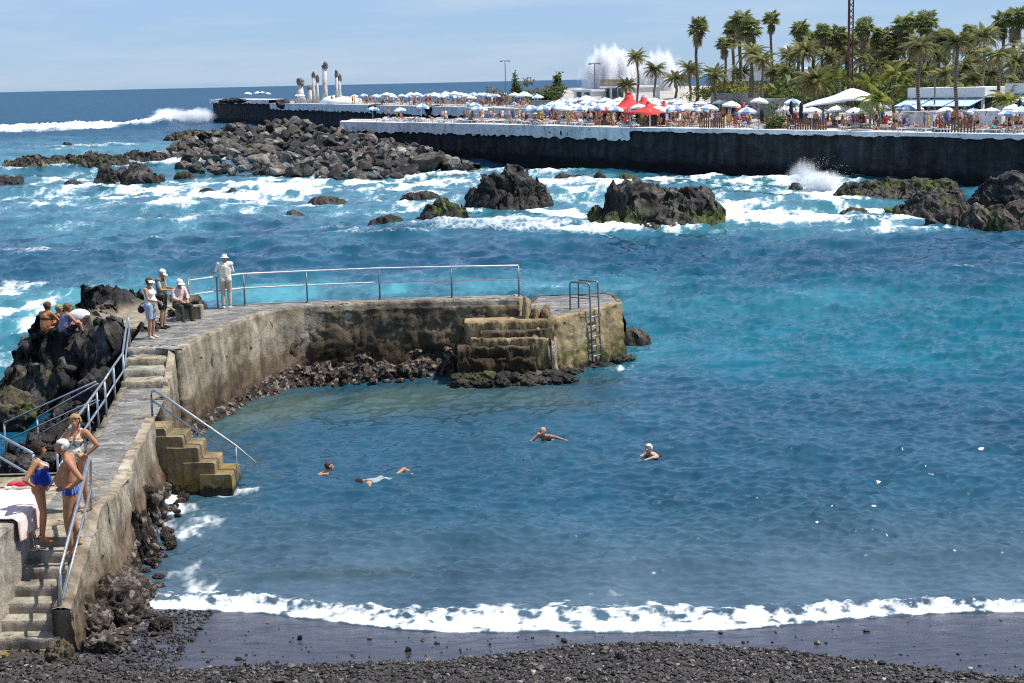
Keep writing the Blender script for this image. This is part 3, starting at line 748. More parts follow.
# sea railing of the pier: posts read off the picture
pb = [P(190, 313, ZD), P(218, 308.5, ZD), P(245, 305.3, ZD), P(307.5, 302.3, ZD), P(380, 299.3, ZD), P(452, 297.8, ZD), P(519, 296.6, ZD)]
railing('sea_railing', 'long pale tubular railing along the seaward edge of the curved pier', [up(p, 1.0 + .06 * (i == 0) * 0) for i, p in enumerate(pb)], pb, (.45,), .028, .027, m_wsteel, m_dsteel)
# stair railing along the left of the path: over the steps, then down the path
t0, t1, t2 = (-10.19, 40.8), (-9.88, 38.75), (-9.46, 35.3)
tops = [(t0[0], t0[1], ZD + .9), (-10.08, 40.0, 2.98), (t1[0], t1[1], 2.60), (-9.68, 37.0, 2.58), (t2[0], t2[1], 2.57)]
bas = [(t0[0], t0[1], ZD), (-10.08, 40.0, 2.1), (t1[0], t1[1], ZP), (-9.68, 37.0, ZP), (t2[0], t2[1], ZP)]
railing('path_railing', 'grey steel handrail beside the upper flight of steps, left edge of the path', tops, bas, (.5,), .026, .026, posts=(0, 2, 3, 4))
ys = np.array([35.15, 33.9, 32.6, 31.3, 30.0, 28.6]); xs = -8.96 - .118 * (ys - 31.2)
bas = [np.array([x, y, ZP]) for x, y in zip(xs, ys)]
railing('path_railing', 'long grey steel railing on the path behind the three bathers', [up(b, .88) for b in bas], bas, (.5,), .028, .024)
# two handrails going down to the rock pools on the left
for lab, a, b, mz in (('thin steel handrail down to the rock pools, the one nearer the bathers', PD(96, 381.5, 35.3), PD(4, 423, 36.4), .40), ('short steel handrail down to the rock pools, behind the longer one', PD(98, 383.5, 36.6), PD(37, 417.5, 37.6), .36)):
    ta, tb = a, b; ba, bb = up(a, -.8), up(b, -.85); 
    railing('pool_handrail', lab, [ta, tb], [ba, bb], (.52,), .022, .022, posts=(1,))
a, b = P(33, 453.5, 2.62), P(-34, 417, 2.62)
railing('ledge_railing', 'grey railing at the left edge of the picture beyond the towel wall', [a, (a + b) / 2 , b], [up(a, -.91), up((a + b) / 2, -.91), up(b, -.91)], (.5,), .026, .024, m_steel, posts=(0, 2))
# handrail of the water stairs
qa, qb = P(152.5, 417, ZP), PD(237, 483, 35.2)
ta = up(qa, .62); rt = thing('water_stair_handrail', 'steel handrail with two bars sloping from the path into the water', 'railing', tuple(qa))
tb = PD(236, 447.0, 35.2); te = PD(254.5, 461.5, 35.2); L0 = lambda p: np.asarray(p) - qa
MB().tube([L0(up(qa, .50)), L0(up(qa, .60) + (.02, 0, 0)), L0(up(qa, .64) + (.09, 0, 0)), L0(up(tb, .03)), L0(te), L0(te + (.01, 0, -.09))], .025, 10).build('top_rail', m_steel, rt, True)
MB().tube([L0(up(qa, .40)), L0(up(tb, -.27))], .023, 10).build('mid_rail', m_steel, rt, True)
MB().tube([L0(up(qa, .52)), L0(up(qa, -.1))], .024, 10).build('post', m_dsteel, rt, True)
MB().tube([L0(up(tb, .02)), L0((tb[0], tb[1], -.5))], .026, 10).build('post', m_steel, rt, True)
# handrail of the beach stairs, on the wall: two bars, four posts
fa, fb, na, nb_ = PD(90.5, 459, 26.3), PD(91, 521, 26.3), PD(59.5, 573.5, 23.62), PD(61.5, 634, 23.62)
rt = thing('stair_handrail', 'double barred steel handrail on the sloping wall beside the beach stairs', 'railing', tuple(nb_)); L0 = lambda p: np.asarray(p) - nb_
MB().tube([L0(fb), L0(fa + (0, 0, -.04)), L0(fa + (-.02, -.04, 0)), L0(na + (0, .05, .03)), L0(na + (0, 0, -.03)), L0(nb_)], .024, 10).build('top_rail', m_steel, rt, True)
MB().tube([L0(PD(91.5, 486, 26.3)), L0(PD(62.5, 599, 23.62))], .022, 10).build('mid_rail', m_steel, rt, True)
# ------------------------------------------------------------------ ladder on the head of the pier
base = P(590, 310.3, 1.85); tdir = (C_ - B_)[:2]; tdir /= np.linalg.norm(tdir); nd = np.array([tdir[1], -tdir[0]])
lad = thing('swim_ladder', 'steel swimming ladder with raised hand loops on the weedy pier head', 'ladder', tuple(base))
def lp(u, o, z): return (tdir[0] * u + nd[0] * o, tdir[1] * u + nd[1] * o, z)
for s_ in (-.25, .25):
    MB().tube([lp(s_, -.60, -.02), lp(s_, -.60, .86), lp(s_, -.55, .92), lp(s_, .10, .92), lp(s_, .16, .86), lp(s_, .18, -.2), lp(s_, .24, -1.75)], .026, 10).build('stringer', m_dsteel, lad, True)
    MB().tube([lp(s_, -.60, .42), lp(s_, .17, .42)], .02, 8).build('brace', m_dsteel, lad, True)
for z_ in (-.18, -.50, -.82, -1.14, -1.46):
    o_ = .18 + .06 * (-z_ - .2) / 1.55
    MB().tube([lp(-.25, o_, z_), lp(.25, o_, z_)], .022, 8).build('rung', m_steel, lad, True)
MB().tube([lp(-.25, -.57, .90), lp(.25, -.57, .90)], .02, 8).build('cross_bar', m_dsteel, lad, True)

# seat block by the railing
q = P(190, 318.5, ZD); bench = MB().box((0, 0, 0), (.75, .45, .40)).mesh('seat_block', m_tan)
tag(ob('stone_block', bench, None, None, (q[0], q[1], ZD + .19)), 'low tan stone block used as a seat at the pier railing', 'stone block')

# ------------------------------------------------------------------ rocks
m_volc = mat_rock('volcanic_rock', (.010, .0095, .009), (.038, .035, .033), (.155, .142, .13), .0, 1.2, .07)
m_volcg = mat_rock('weedy_volcanic_rock', (.010, .009, .009), (.042, .037, .033), (.165, .15, .135), .55, 1.1, .07)
m_brown = mat_rock('brown_reef_rock', (.015, .012, .010), (.060, .050, .040), (.20, .17, .135), .35, 1.0, .07)
m_bould = mat_rock('grey_boulder', (.035, .030, .026), (.12, .105, .09), (.27, .245, .215), .0, .7, .05, vary=.75)
m_shell = mat_rock('shell_crust', (.022, .017, .013), (.075, .055, .042), (.23, .185, .15), .0, 3.2, .06, vary=.35)
nt_ = m_shell.node_tree; b_ = nt_.nodes['Principled BSDF']; old_ = b_.inputs['Base Color'].links[0].from_socket; vo_ = nt_.nodes.new('ShaderNodeTexVoronoi'); vo_.inputs['Scale'].default_value = 9; ge_ = nt_.nodes.new('ShaderNodeNewGeometry'); nt_.links.new(ge_.outputs['Position'], vo_.inputs['Vector'])
sp_ = nt_.nodes.new('ShaderNodeSeparateColor'); nt_.links.new(vo_.outputs['Color'], sp_.inputs[0]); ra_ = nt_.nodes.new('ShaderNodeValToRGB'); ra_.color_ramp.elements[0].position = .72; ra_.color_ramp.elements[1].position = .9; nt_.links.new(sp_.outputs[0], ra_.inputs[0])
mi_ = nt_.nodes.new('ShaderNodeMix'); mi_.data_type = 'RGBA'; mi_.inputs[7].default_value = (.25, .21, .18, 1); nt_.links.new(ra_.outputs[0], mi_.inputs[0]); nt_.links.new(old_, mi_.inputs[6]); nt_.links.new(mi_.outputs[2], b_.inputs['Base Color'])
m_moss = mat_rock('mossy_rock', (.03, .026, .016), (.085, .070, .042), (.17, .14, .09), .08, 2.0, .05)

# the outcrop the pier leans on: one eroded body of lava with a rough slab on top
gx = np.arange(-17.5, -9.35, .055); gy = np.arange(29.5, 54, .055); OX, OY = np.meshgrid(gx, gy)
wv = 1.3 * fbm(v3(OX * .45, OY * .45), 4, seed=201)
cl = (OY - (43.6 - .15 * (OX + 9.8)) + .9 * wv)                    # cliff edge facing the beach
cr = np.minimum(cl, (OX + 13.7 + .6 * wv) * 1.0); cr = np.minimum(cr, 51.5 - OY + .8 * wv)
cr = np.where(OY > 45.2, np.minimum(cr, (-10.15 - OX) * 5), cr)
plate = sstep(-1.3, .15, cr)
cliff = plate * 2.75 - .55
rg = ridged(v3(OX * .55, OY * .55), 5, .55, seed=203); fr = fbm(v3(OX * 1.6, OY * 1.6, 0 * OX), 5, .6, seed=204)
inner = sstep(.1, 1.6, cr)
lo_rock = -.36 + .55 * np.clip(rg - .4, -.6, 1) + .28 * fr
lo_rock = lo_rock - 1.3 * sstep(-12.4, -13.5, OX) * sstep(36.5, 38.5, OY)
apron = sstep(31, 34, OY) * sstep(44, 42, OY)
OZ = np.where(plate > .02, cliff + (1 - inner) * (.30 * fr + .22 * (rg - .5)) + inner * (.03 * fr), -.55)
OZ = np.maximum(OZ, lo_rock * 1.0 + .25 * apron * sstep(-13.6, -12.2, OX) + .7 * sstep(-10.9, -9.8, OX) * sstep(38, 36, OY) * (.6 + .4 * fr) )
OZ = np.where((OY < 31.5), np.minimum(OZ, .9), OZ)
def lump(px, py, z, sx, sy, h):
    c = P(px, py, z); return h * np.exp(-((OX - c[0]) / sx) ** 2 - ((OY - c[1]) / sy) ** 2)
rim = lump(66, 303, 2.3, .8, .6, .95) + lump(88, 305, 2.3, .6, .5, .75) + lump(106, 307, 2.3, .6, .45, .70) + lump(124, 306, 2.3, .55, .45, .75) + lump(52, 312, 2.3, .5, .5, .5)
rim += lump(38, 326, 2.3, .3, .5, .45) + lump(45, 331, 2.3, .3, .3, .4) + lump(85, 331, 2.3, .5, .3, .25) + lump(110, 335, 2.3, .3, .4, .5) + lump(98, 333, 2.3, .3, .3, .25)
OZ = OZ + rim * (.80 + .30 * fr); OZ = np.where(OZ > 2.75, 2.75 + (OZ - 2.75) * .55, OZ)
edge_l = sstep(-17.5, -16.5, OX); OZ = OZ * edge_l - 1.0 * (1 - edge_l)
q3 = np.stack([OX, OY, OZ * 1.0], -1)
cs = (1 - inner)[..., None]
shift = np.stack([fbm(q3 * 1.7 + 3, 4, .6, seed=207), fbm(q3 * 1.7 + 31, 4, .6, seed=208), .3 * fbm(q3 * 2.2 + 11, 4, .6, seed=209)], -1) * .34
OV = q3 + shift * .75 * np.clip(cs + .0, 0, 1)
wk = worley(q3 * 1.9, seed=211); wk2 = worley(q3 * 4.6, seed=212); OV[..., 1] -= (1 - inner) * (.42 * (wk[2] - .5) + .16 * (wk2[2] - .5)); OV[..., 2] += (1 - .85 * inner) * (.16 * (wk[2] - .5) + .10 * (wk2[2] - .5) + .05 * fbm(q3 * 7, 3, .6, seed=213))
om = grid_mesh('lava_outcrop', OV); slab = inner * sstep(P(70, 322, 2.3)[0] - .4, P(78, 322, 2.3)[0], OX) * sstep(.35, .1, rim + .15 * fr)
setattr_f(om, 'slab', slab)
mo = bpy.data.materials['volcanic_rock'].copy(); mo.name = 'outcrop_rock'; nt = mo.node_tree; b_ = nt.nodes['Principled BSDF']
old = b_.inputs['Base Color'].links[0].from_socket; mixn = nt.nodes.new('ShaderNodeMix'); mixn.data_type = 'RGBA'; at = nt.nodes.new('ShaderNodeAttribute'); at.attribute_name = 'slab'
nzz = nt.nodes.new('ShaderNodeTexNoise'); nzz.inputs['Scale'].default_value = 1.8; nzz.inputs['Detail'].default_value = 7
geo = nt.nodes.new('ShaderNodeNewGeometry'); nt.links.new(geo.outputs['Position'], nzz.inputs['Vector'])
rr = nt.nodes.new('ShaderNodeValToRGB'); rr.color_ramp.elements[0].position = .3; rr.color_ramp.elements[0].color = (.14, .11, .075, 1); rr.color_ramp.elements[1].position = .68; rr.color_ramp.elements[1].color = (.40, .34, .25, 1)
nt.links.new(nzz.outputs['Fac'], rr.inputs['Fac']); nt.links.new(at.outputs['Fac'], mixn.inputs[0]); nt.links.new(old, mixn.inputs[6]); nt.links.new(rr.outputs['Color'], mixn.inputs[7]); nt.links.new(mixn.outputs[2], b_.inputs['Base Color'])
tag(ob('lava_outcrop', om, mo), 'black lava outcrop with a flat tan top beside the pier, people sitting on it', 'rock')

def rock(px, py, wpx, hpx, seed, label, mat, z0=0.0, depth=.7, sub=4, ridge=.18, planes=9, group=None, sink=.30, rough=.2, name='rock', freq=1.5, cat='rock'):
    """a rock whose waterline stands at (px, py) and that looks wpx wide and hpx high"""
    c = P(px, py, z0); D = c[1]; w_ = wpx * D / FPX / 2; h_ = hpx * D / FPX
    me = rock_mesh(name, seed, sub, (w_, w_ * depth, h_ / (1 - sink) * .5 * 1.15), planes, rough, ridge, freq)
    o = ob(name, me, mat, None, (c[0], c[1] + w_ * depth * .7, z0 + h_ * (.5 - sink * .55)))
    return tag(o, label, cat, group)
def crag(px, py, wpx, hpx, seed, label, mat, peaks, depth=.75, res=.06):
    """a craggy islet: a height field with several peaks; peaks = (position across 0..1, height share, width share)"""
    c = P(px, py, 0); D = c[1]; w_ = wpx * D / FPX; h_ = hpx * D / FPX; n = int(w_ / res) ; m_ = int(w_ * depth / res)
    U, V = np.meshgrid(np.linspace(-.62, .62, int(n * 1.24)), np.linspace(-.62, .62, int(m_ * 1.24)))
    X = U * w_; Y = V * w_ * depth; h = np.zeros(X.shape) - .25
    rs = np.random.RandomState(seed)
    wx = fbm(v3(X * .7, Y * .7), 3, seed=seed) * .06
    for (a, hh, ww) in peaks:
        vv = rs.uniform(-.12, .12); d_ = np.sqrt(((U + wx - (a - .5)) / ww) ** 2 + ((V + wx - vv) / (ww * 1.15)) ** 2)
        h = np.maximum(h, hh * np.minimum(1.0, 1.16 - 1.1 * d_ ** 1.05 + .25 * fbm(v3(X * 1.1 + 9 * a, Y * 1.1), 3, seed=seed + 2)))
    h = h * h_
    sc = 2.2 / w_ + .35
    w1, w2, cid = worley(v3(X * 3.4 / h_ * .55 + wx * 3, Y * 3.4 / h_ * .55, seed + 0 * X), seed=seed); w1b, _, cidb = worley(v3(X * 7.5 / h_ * .55, Y * 7.5 / h_ * .55, seed + 0 * X), seed=seed + 1)
    body = sstep(-.15, .12, h / h_); h += h_ * body * (.26 * (cid - .5) + .12 * (cidb - .5) - .10 * w1)
    h += h_ * .08 * (ridged(v3(X * sc, Y * sc), 5, .58, seed=seed + 3) - .6) * sstep(-.2, .15, h / h_) + h_ * .09 * fbm(v3(X * 3 * sc, Y * 3 * sc), 4, .6, seed=seed + 4)
    h = np.where(h > 0, h * h_ * .95 / np.percentile(h, 99.8), h); h = np.where(h > .62 * h_, .62 * h_ + (h - .62 * h_) * .6, h)
    rad = np.sqrt((U / .62) ** 2 + (V / .62) ** 2); h = h - h_ * .7 * sstep(.72, 1.0, rad)
    q = np.stack([X, Y, h], -1); s = min(.55, h_ * .16)
    q = q + np.stack([fbm(q * 1.3 / h_ * 1.5 + 5, 4, .6, seed=seed + 5), fbm(q * 1.3 / h_ * 1.5 + 45, 4, .6, seed=seed + 6), 0 * h], -1) * s
    o = ob('sea_rock', grid_mesh('sea_rock', q), mat, None, (c[0], c[1] + w_ * depth * .38, 0)); return tag(o, label, 'rock')
# islets in the surf
crag(655, 233, 140, 62, 301, 'largest dark craggy rock in the surf with green weed at its foot', m_volcg, [(.36, 1.0, .30), (.22, .5, .3), (.62, .70, .28), (.80, .66, .26), (.55, .45, .45), (.93, .25, .2), (.07, .3, .2)])
crag(509, 204, 86, 46, 302, 'solitary blocky dark rock standing in white surf below the long wall', m_volc, [(.28, .62, .3), (.58, 1.0, .36), (.42, .85, .34), (.82, .45, .26)])
crag(437, 222, 54, 28, 303, 'weedy rock with a pointed top near the solitary blocky rock', m_volcg, [(.65, 1.0, .4), (.4, .55, .35), (.85, .6, .3)])
crag(388, 228, 42, 15, 304, 'low dark rock left of the weedy pointed rock', m_volc, [(.5, 1, .5), (.2, .6, .4)])
crag(420, 199, 40, 9, 305, 'thin flat dark reef ahead of the weedy pointed rock', m_volc, [(.6, 1, .5), (.3, .7, .4)])
crag(522, 228, 26, 14, 306, 'small round rock just below the solitary blocky rock', m_volcg, [(.5, 1, .5)])
crag(293, 218, 24, 10, 307, 'small brown rock awash off the boulder bank', m_brown, [(.5, 1, .5)])
crag(326, 203, 36, 8, 308, 'flat reddish rock awash below the boulder bank', m_brown, [(.4, 1, .5), (.7, .8, .4)])
crag(570, 185, 34, 14, 309, 'brown rock between the long wall and the surf, right of the blocky rock', m_brown, [(.3, 1, .45), (.7, .8, .4)])
crag(628, 184, 26, 13, 310, 'small rock behind the largest craggy rock', m_brown, [(.5, 1, .5)])
crag(600, 178, 12, 9, 311, 'tiny pale rock close under the long wall', m_brown, [(.5, 1, .5)])
crag(795, 221, 18, 8, 312, 'small dark rock alone in the surf near the right shore', m_volc, [(.5, 1, .5)])
crag(856, 217, 30, 12, 313, 'low rock just off the right shore', m_brown, [(.4, 1, .5), (.75, .8, .35)])
crag(797, 190, 16, 9, 314, 'little rock beside the bursting wave under the long wall', m_volc, [(.5, 1, .5)])
crag(735, 226, 28, 5, 315, 'reef awash at the right foot of the largest craggy rock', m_volc, [(.5, 1, .6)])
crag(745, 219, 16, 5, 316, 'reef scrap awash behind the largest craggy rock', m_volc, [(.5, 1, .6)])
crag(905, 196, 120, 19, 317, 'back line of dark rocks under the right end of the long wall', m_brown, [(.1, .55, .2), (.3, .7, .2), (.5, .8, .2), (.7, .9, .25), (.9, .8, .2)])
crag(935, 221, 92, 38, 318, 'broad brown weathered rock on the right shore', m_volcg, [(.3, .5, .25), (.55, 1.0, .4), (.78, .85, .3), (.1, .25, .15)])
crag(990, 231, 112, 34, 319, 'long low jagged rock in front on the right shore', m_brown, [(.12, .45, .15), (.28, .8, .2), (.45, .8, .25), (.62, .75, .25), (.8, .8, .25), (.95, .8, .25)])
crag(1012, 205, 80, 40, 320, 'tall dark rock at the right edge of the picture', m_volc, [(.35, .75, .3), (.6, 1.0, .35), (.85, .8, .3)])
# reefs on the left
crag(30, 172, 70, 20, 321, 'brown reef rock at the far left in the line of reefs', m_brown, [(.2, .6, .3), (.5, .9, .4), (.8, .8, .3)])
crag(90, 170, 70, 22, 322, 'reef rock with a yellow patch in the middle of the left reef line', m_brown, [(.2, .8, .3), (.55, 1, .4), (.85, .7, .3)])
crag(142, 167, 52, 20, 323, 'dark reef rock at the right end of the left reef line', m_volc, [(.3, 1, .4), (.7, .8, .35)])
crag(122, 188, 62, 30, 324, 'jagged dark rock in front of the left reef line', m_volc, [(.2, .8, .3), (.45, .7, .3), (.72, 1.0, .35), (.92, .5, .2)])
crag(6, 187, 34, 14, 325, 'flat rock cut by the left edge of the picture', m_volc, [(.3, 1, .5), (.65, .8, .4)])
crag(72, 187, 22, 9, 326, 'small low rock between the flat and the jagged left rocks', m_volc, [(.5, 1, .5)])
crag(160, 179, 9, 6, 327, 'tiny round rock right of the jagged left rock', m_volc, [(.5, 1, .5)])
crag(184, 177, 22, 7, 328, 'small rock off the left end of the boulder bank', m_brown, [(.5, 1, .5)])
crag(206, 193, 18, 6, 329, 'small dark rock awash near the boulder bank', m_volc, [(.5, 1, .5)])
crag(232, 193, 14, 6, 330, 'tiny rock awash beside another below the boulder bank', m_volc, [(.5, 1, .5)])
crag(66, 147, 12, 6, 331, 'tiny rock far out on the left before the breaker', m_volc, [(.5, 1, .5)])
crag(82, 147, 8, 4, 332, 'tiniest rock far out on the left', m_volc, [(.5, 1, .5)])
crag(185, 141, 50, 13, 333, 'long greenish rock awash below the tip of the breakwater', m_brown, [(.3, .7, .3), (.6, 1, .4)])
# pier-side rocks
crag(636, 343, 30, 20, 340, 'brown rock at the outer foot of the pier head', m_yel if False else m_brown, [(.3, 1, .5), (.7, .7, .4)], .9)
q = P(602, 358, 0)
rock(600, 358, 34, 18, 341, 'dark weedy rock at the foot of the ladder wall', m_volcg, depth=.6)
# dark boulders left of the path
for i, (px, py, wp, hp, z0, lab, mt_) in enumerate([
    (28, 413, 56, 36, .2, 'tawny lichened rock left of the pool handrails', m_moss), (10, 425, 40, 26, .1, 'brown rock at the left edge under the pool handrail', m_moss),
    (72, 408, 60, 40, .1, 'black rock under the outcrop behind the pool handrails', m_volc), (100, 412, 40, 40, .3, 'black rock against the path edge below the handrail', m_volc),
    (22, 474, 30, 16, 1.1, 'dark rock on the ledge behind the railing', m_volc), (46, 470, 26, 14, 1.1, 'brown stone on the ledge by the woman in blue', m_brown), (6, 470, 24, 14, 1.1, 'dark stone at the left edge behind the towel wall', m_volc)]):
    rock(px, py, wp, hp, 360 + i, lab, mt_, z0, .8, 5, .2)
# crust of shells and stones along the foot of the walls
rs = np.random.RandomState(44)
prot = [rock_mesh('crusted_rock', 400 + k, 4, (1, .9, .8), 9, .26, .22, 2.6) for k in range(7)]
def crust(x, y, z, s, lab, grp, mat_i=0):
    me = prot[rs.randint(7)]
    o = ob('crusted_rock', me, None, None, (x, y, z)); o.scale = (s * rs.uniform(.8, 1.3), s * rs.uniform(.7, 1.1), s * rs.uniform(.6, .95)); o.rotation_euler = (0, 0, rs.uniform(0, 6.3))
    return tag(o, lab, 'rock', grp)
for me in prot: me.materials.append(m_shell)
def crust_strip(pts, ztop, spread, seed):
    """mussel and barnacle crust swelling out along the foot of a wall"""
    q = resample(np.asarray(pts, float)[:, :2], .05); tg = np.gradient(q, axis=0); tg /= np.linalg.norm(tg, axis=1)[:, None] + 1e-9; nr = np.stack([tg[:, 1], -tg[:, 0]], 1); rows = []; n = 26
    zt = ztop if not np.isscalar(ztop) else np.full(len(q), ztop); zt = np.interp(np.linspace(0, 1, len(q)), np.linspace(0, 1, len(zt)), zt)
    for k in range(n + 1):
        t_ = k / n; z = zt * (1 - t_) - .45 * t_; q3 = np.stack([q[:, 0], q[:, 1], z], 1)
        d = .10 + spread * t_ ** .8 * (.8 + .5 * fbm(q3 * .9, 3, seed=seed)) + sstep(0, .12, t_) * (.16 * fbm(q3 * 2.4, 4, .6, seed=seed + 1) + .11 * (worley(q3 * 6.5, seed=seed + 2)[2] - .45) + .07 * (.5 - worley(q3 * 11, seed=seed + 3)[0]))
        rows.append(np.stack([q[:, 0] + nr[:, 0] * d, q[:, 1] + nr[:, 1] * d, z + .06 * fbm(q3 * 5, 2, seed=seed + 4)], 1))
    return ob('shell_crust', grid_mesh('shell_crust', np.array(rows), flip=True, smooth=False), m_shell, pier)
sl = R_up[(R_up[:, 0] > -9.2) & (R_up[:, 0] < -1.4)]
crust_strip(sl, .32 + .70 * np.clip((sl[:, 0] + 8.6) / 3.2, 0, 1), .85, 601)
crust_strip([(Wx(y) + .03, y) for y in np.linspace(24.6, 34.8, 40)], np.array([.45, .55, .55, .48, .45, .4, .35, .3]), .26, 611)
crust_strip([(Wx(y) + .03, y) for y in np.linspace(36.5, 40.6, 20)], .25, .35, 621)
g1 = 'shell crusted stones along the foot of the bay wall'
sl = resample(sl, .45)
for i, (x, y) in enumerate(sl):
    f = np.clip((x + 8.8) / 4, .25, 1)
    crust(x + rs.uniform(-.15, .15), y - .45 - .28 * f - rs.uniform(0, .15), rs.uniform(-.06, .04), rs.uniform(.07, .15), 'shell crusted stone at the foot of the bay wall', g1)
g2 = 'shell crusted stones along the foot of the path wall'
for y in np.arange(24.6, 34.9, .3):
    s = rs.uniform(.06, .14); x = Wx(y) + .52 + rs.uniform(-.12, .2)
    zb = float(beach_z(x, y)) if y < 26.5 else -.02
    crust(x, y, max(zb, -.05) + rs.uniform(.0, .05), s, 'shell crusted stone at the foot of the path wall', g2)
g3 = 'weedy stones under the pier head'
wm = [rock_mesh('weedy_stone', 430 + k, 4, (1, .9, .8), 9, .24, .22, 2.4) for k in range(4)]
for me in wm: me.materials.append(m_volcg)
for x in np.linspace(xof(455, 46.6), xof(572, 46.9), 26):
    for k in range(2):
        o = ob('weedy_stone', wm[rs.randint(4)], None, None, (x + rs.uniform(-.08, .08), 46.65 - .22 * k + .35 * max(0, x - .6) + rs.uniform(-.05, .05), .22 - .18 * k + rs.uniform(-.06, .1)))
        s = rs.uniform(.14, .27); o.scale = (s * 1.2, s, s * .8); o.rotation_euler = (0, 0, rs.uniform(0, 6.3)); tag(o, 'dark weedy stone under the pier head', 'rock', g3)
for u_ in np.linspace(.05, 1, 9):
    c = B_ * (1 - u_) + C_ * u_; o = ob('weedy_stone', wm[rs.randint(4)], None, None, (c[0] + .25, c[1] - .25, rs.uniform(-.08, .1))); s = rs.uniform(.16, .3); o.scale = (s, s, s * .8); o.rotation_euler = (0, 0, rs.uniform(0, 6)); tag(o, 'dark weedy stone under the pier head', 'rock', g3)
q = P(545, 352, .9)
rock(543, 366, 34, 30, 345, 'pale broken block of old concrete wedged under the pier ledges', m_tan, .45, .6, 4, .1)
# heap of rocks at the foot of the stair wall, on the beach
for i, (px, py, wp, hp, lab) in enumerate([
    (88, 640, 46, 30, 'brown knobbly rock against the foot of the stair wall'), (112, 628, 50, 36, 'largest shell crusted rock at the end of the path wall'), (126, 606, 40, 28, 'shell crusted rock where the surf meets the path wall'),
    (60, 668, 26, 26, 'mossy stump of rock at the end of the stair handrail'), (100, 655, 34, 16, 'low rock on the pebbles below the stair wall'), (160, 632, 20, 10, 'lone small brown rock on the wet sand'),
    (140, 560, 30, 40, 'tall crusted rock at the path wall in the wash'), (150, 528, 26, 40, 'crusted rock at the path wall above the wash')]):
    c = P(px, py, .1); z0 = float(beach_z(c[0], c[1])) if py > 600 else 0
    rock(px, py, wp, hp, 460 + i, lab, m_moss if i == 3 else m_shell, z0, .8, 5, .25, rough=.26, freq=2.4)
# stray stones on the wet sand
for i, (px, py, wp) in enumerate([(180, 652, 8), (238, 662, 7), (268, 668, 9), (300, 640, 6), (408, 652, 7), (130, 664, 10), (150, 672, 8), (620, 660, 9), (215, 671, 7), (96, 677, 12), (70, 680, 14), (30, 668, 16), (120, 645, 9)]):
    c = P(px, py, .12); rock(px, py, wp, wp * .6, 480 + i, 'small dark stone lying on the black beach', m_volc, float(beach_z(c[0], c[1])), .9, 3, .1, group='stray stones on the black beach', name='stone', cat='stone')
# ------------------------------------------------------------------ bank of boulders below the breakwater
bp = [rock_mesh('boulder', 500 + k, 4, (1, rs.uniform(.7, 1), rs.uniform(.6, .95)), 13, .05, 0, 2.4, .5, 1.7) for k in range(14)]
for me in bp: me.materials.append(m_bould); me.polygons.foreach_set('use_smooth', [False] * len(me.polygons))
n_b = 0
topl = lambda px: np.interp(px, [160, 215, 285, 330, 400, 440, 470], [150, 128, 120, 126, 140, 152, 163])
botl = lambda px: np.interp(px, [160, 200, 300, 345, 400, 440, 470, 545], [162, 172, 176, 180, 178, 172, 172, 182])
sp = []
for _ in range(9000):
    px = rs.uniform(162, 474); v = rs.uniform(0, 1) ** .9; py = topl(px) + (botl(px) - topl(px)) * v
    s = rs.lognormal(1.72, .34) * (.8 + .3 * v)
    if all((px - a) ** 2 + ((py - b) * 1.5) ** 2 > ((s + c_) * .55) ** 2 for a, b, c_ in sp): sp.append((px, py, s))
    if len(sp) >= 296: break
gb = 'boulders piled in the bank below the breakwater'
for px, py, s in sp:
    v = (py - topl(px)) / max(4, botl(px) - topl(px)); Df = P(px, botl(px), 0)[1]; 
    h_ = np.interp(px, [160, 230, 300, 400, 474], [1.6, 3.0, 3.9, 3.2, 1.2])
    z = .2 + (1 - v) * h_; c = P(px, py, z); r = s * c[1] / FPX * 1.05
    o = ob('boulder', bp[rs.randint(14)], None, None, tuple(c)); o.scale = (r, r, r); o.rotation_euler = (rs.uniform(-.5, .5), rs.uniform(-.5, .5), rs.uniform(0, 6.3))
    tag(o, 'angular grey boulder in the bank of boulders below the breakwater', 'boulder', gb)
# core of the bank, so no light shows between boulders
cp = np.array([[P(px, botl(px) - 1, 0) + (0, 2, -.6) for px in np.linspace(158, 480, 60)], [P(px, topl(px) + 2, np.interp(px, [160, 230, 300, 400, 474], [1.3, 2.6, 3.4, 2.7, .8])) for px in np.linspace(158, 480, 60)], [P(px, topl(px), np.interp(px, [160, 230, 300, 400, 474], [1.3, 2.6, 3.4, 2.7, .8])) + (0, 25, -3) for px in np.linspace(158, 480, 60)]])
cp = np.concatenate([cp[:1], cp[:1] * .66 + cp[1:2] * .34, cp[:1] * .33 + cp[1:2] * .67, cp[1:]])
cp[1:3, :, 2] += .55; cp[..., 2] += .5 * fbm(cp * .5, 3, seed=8)
tag(ob('rubble', grid_mesh('rubble', cp), m_volc), 'dark rubble filling the gaps of the boulder bank', 'rubble', kind='stuff')
# ------------------------------------------------------------------ people
def mat_skin(name, c):
    m = NT(name, .6, .22); n = m.noise(m.opos(), 5, 6); m.color(m.ramp(n, [(.3, tuple(x * .76 for x in c)), (.7, tuple(min(1, x * 1.08) for x in c))]))
    m.b.inputs['Subsurface Weight'].default_value = .06; m.b.inputs['Subsurface Radius'].default_value = (.02, .008, .004); return m.mat
SK_TAN = mat_skin('tanned_skin', (.42, .20, .105)); SK_MED = mat_skin('sunned_skin', (.50, .27, .165)); SK_PALE = mat_skin('pale_skin', (.60, .37, .26)); SK_DARK = mat_skin('deep_tan_skin', (.30, .135, .07))
M_EYE = simple('eye_dark', (.02, .016, .014), .4); M_LIP = simple('lips', (.33, .11, .085), .5)
def cloth_mat(n, c, r=.85): return simple(n, c, r, .12, 12, .2)

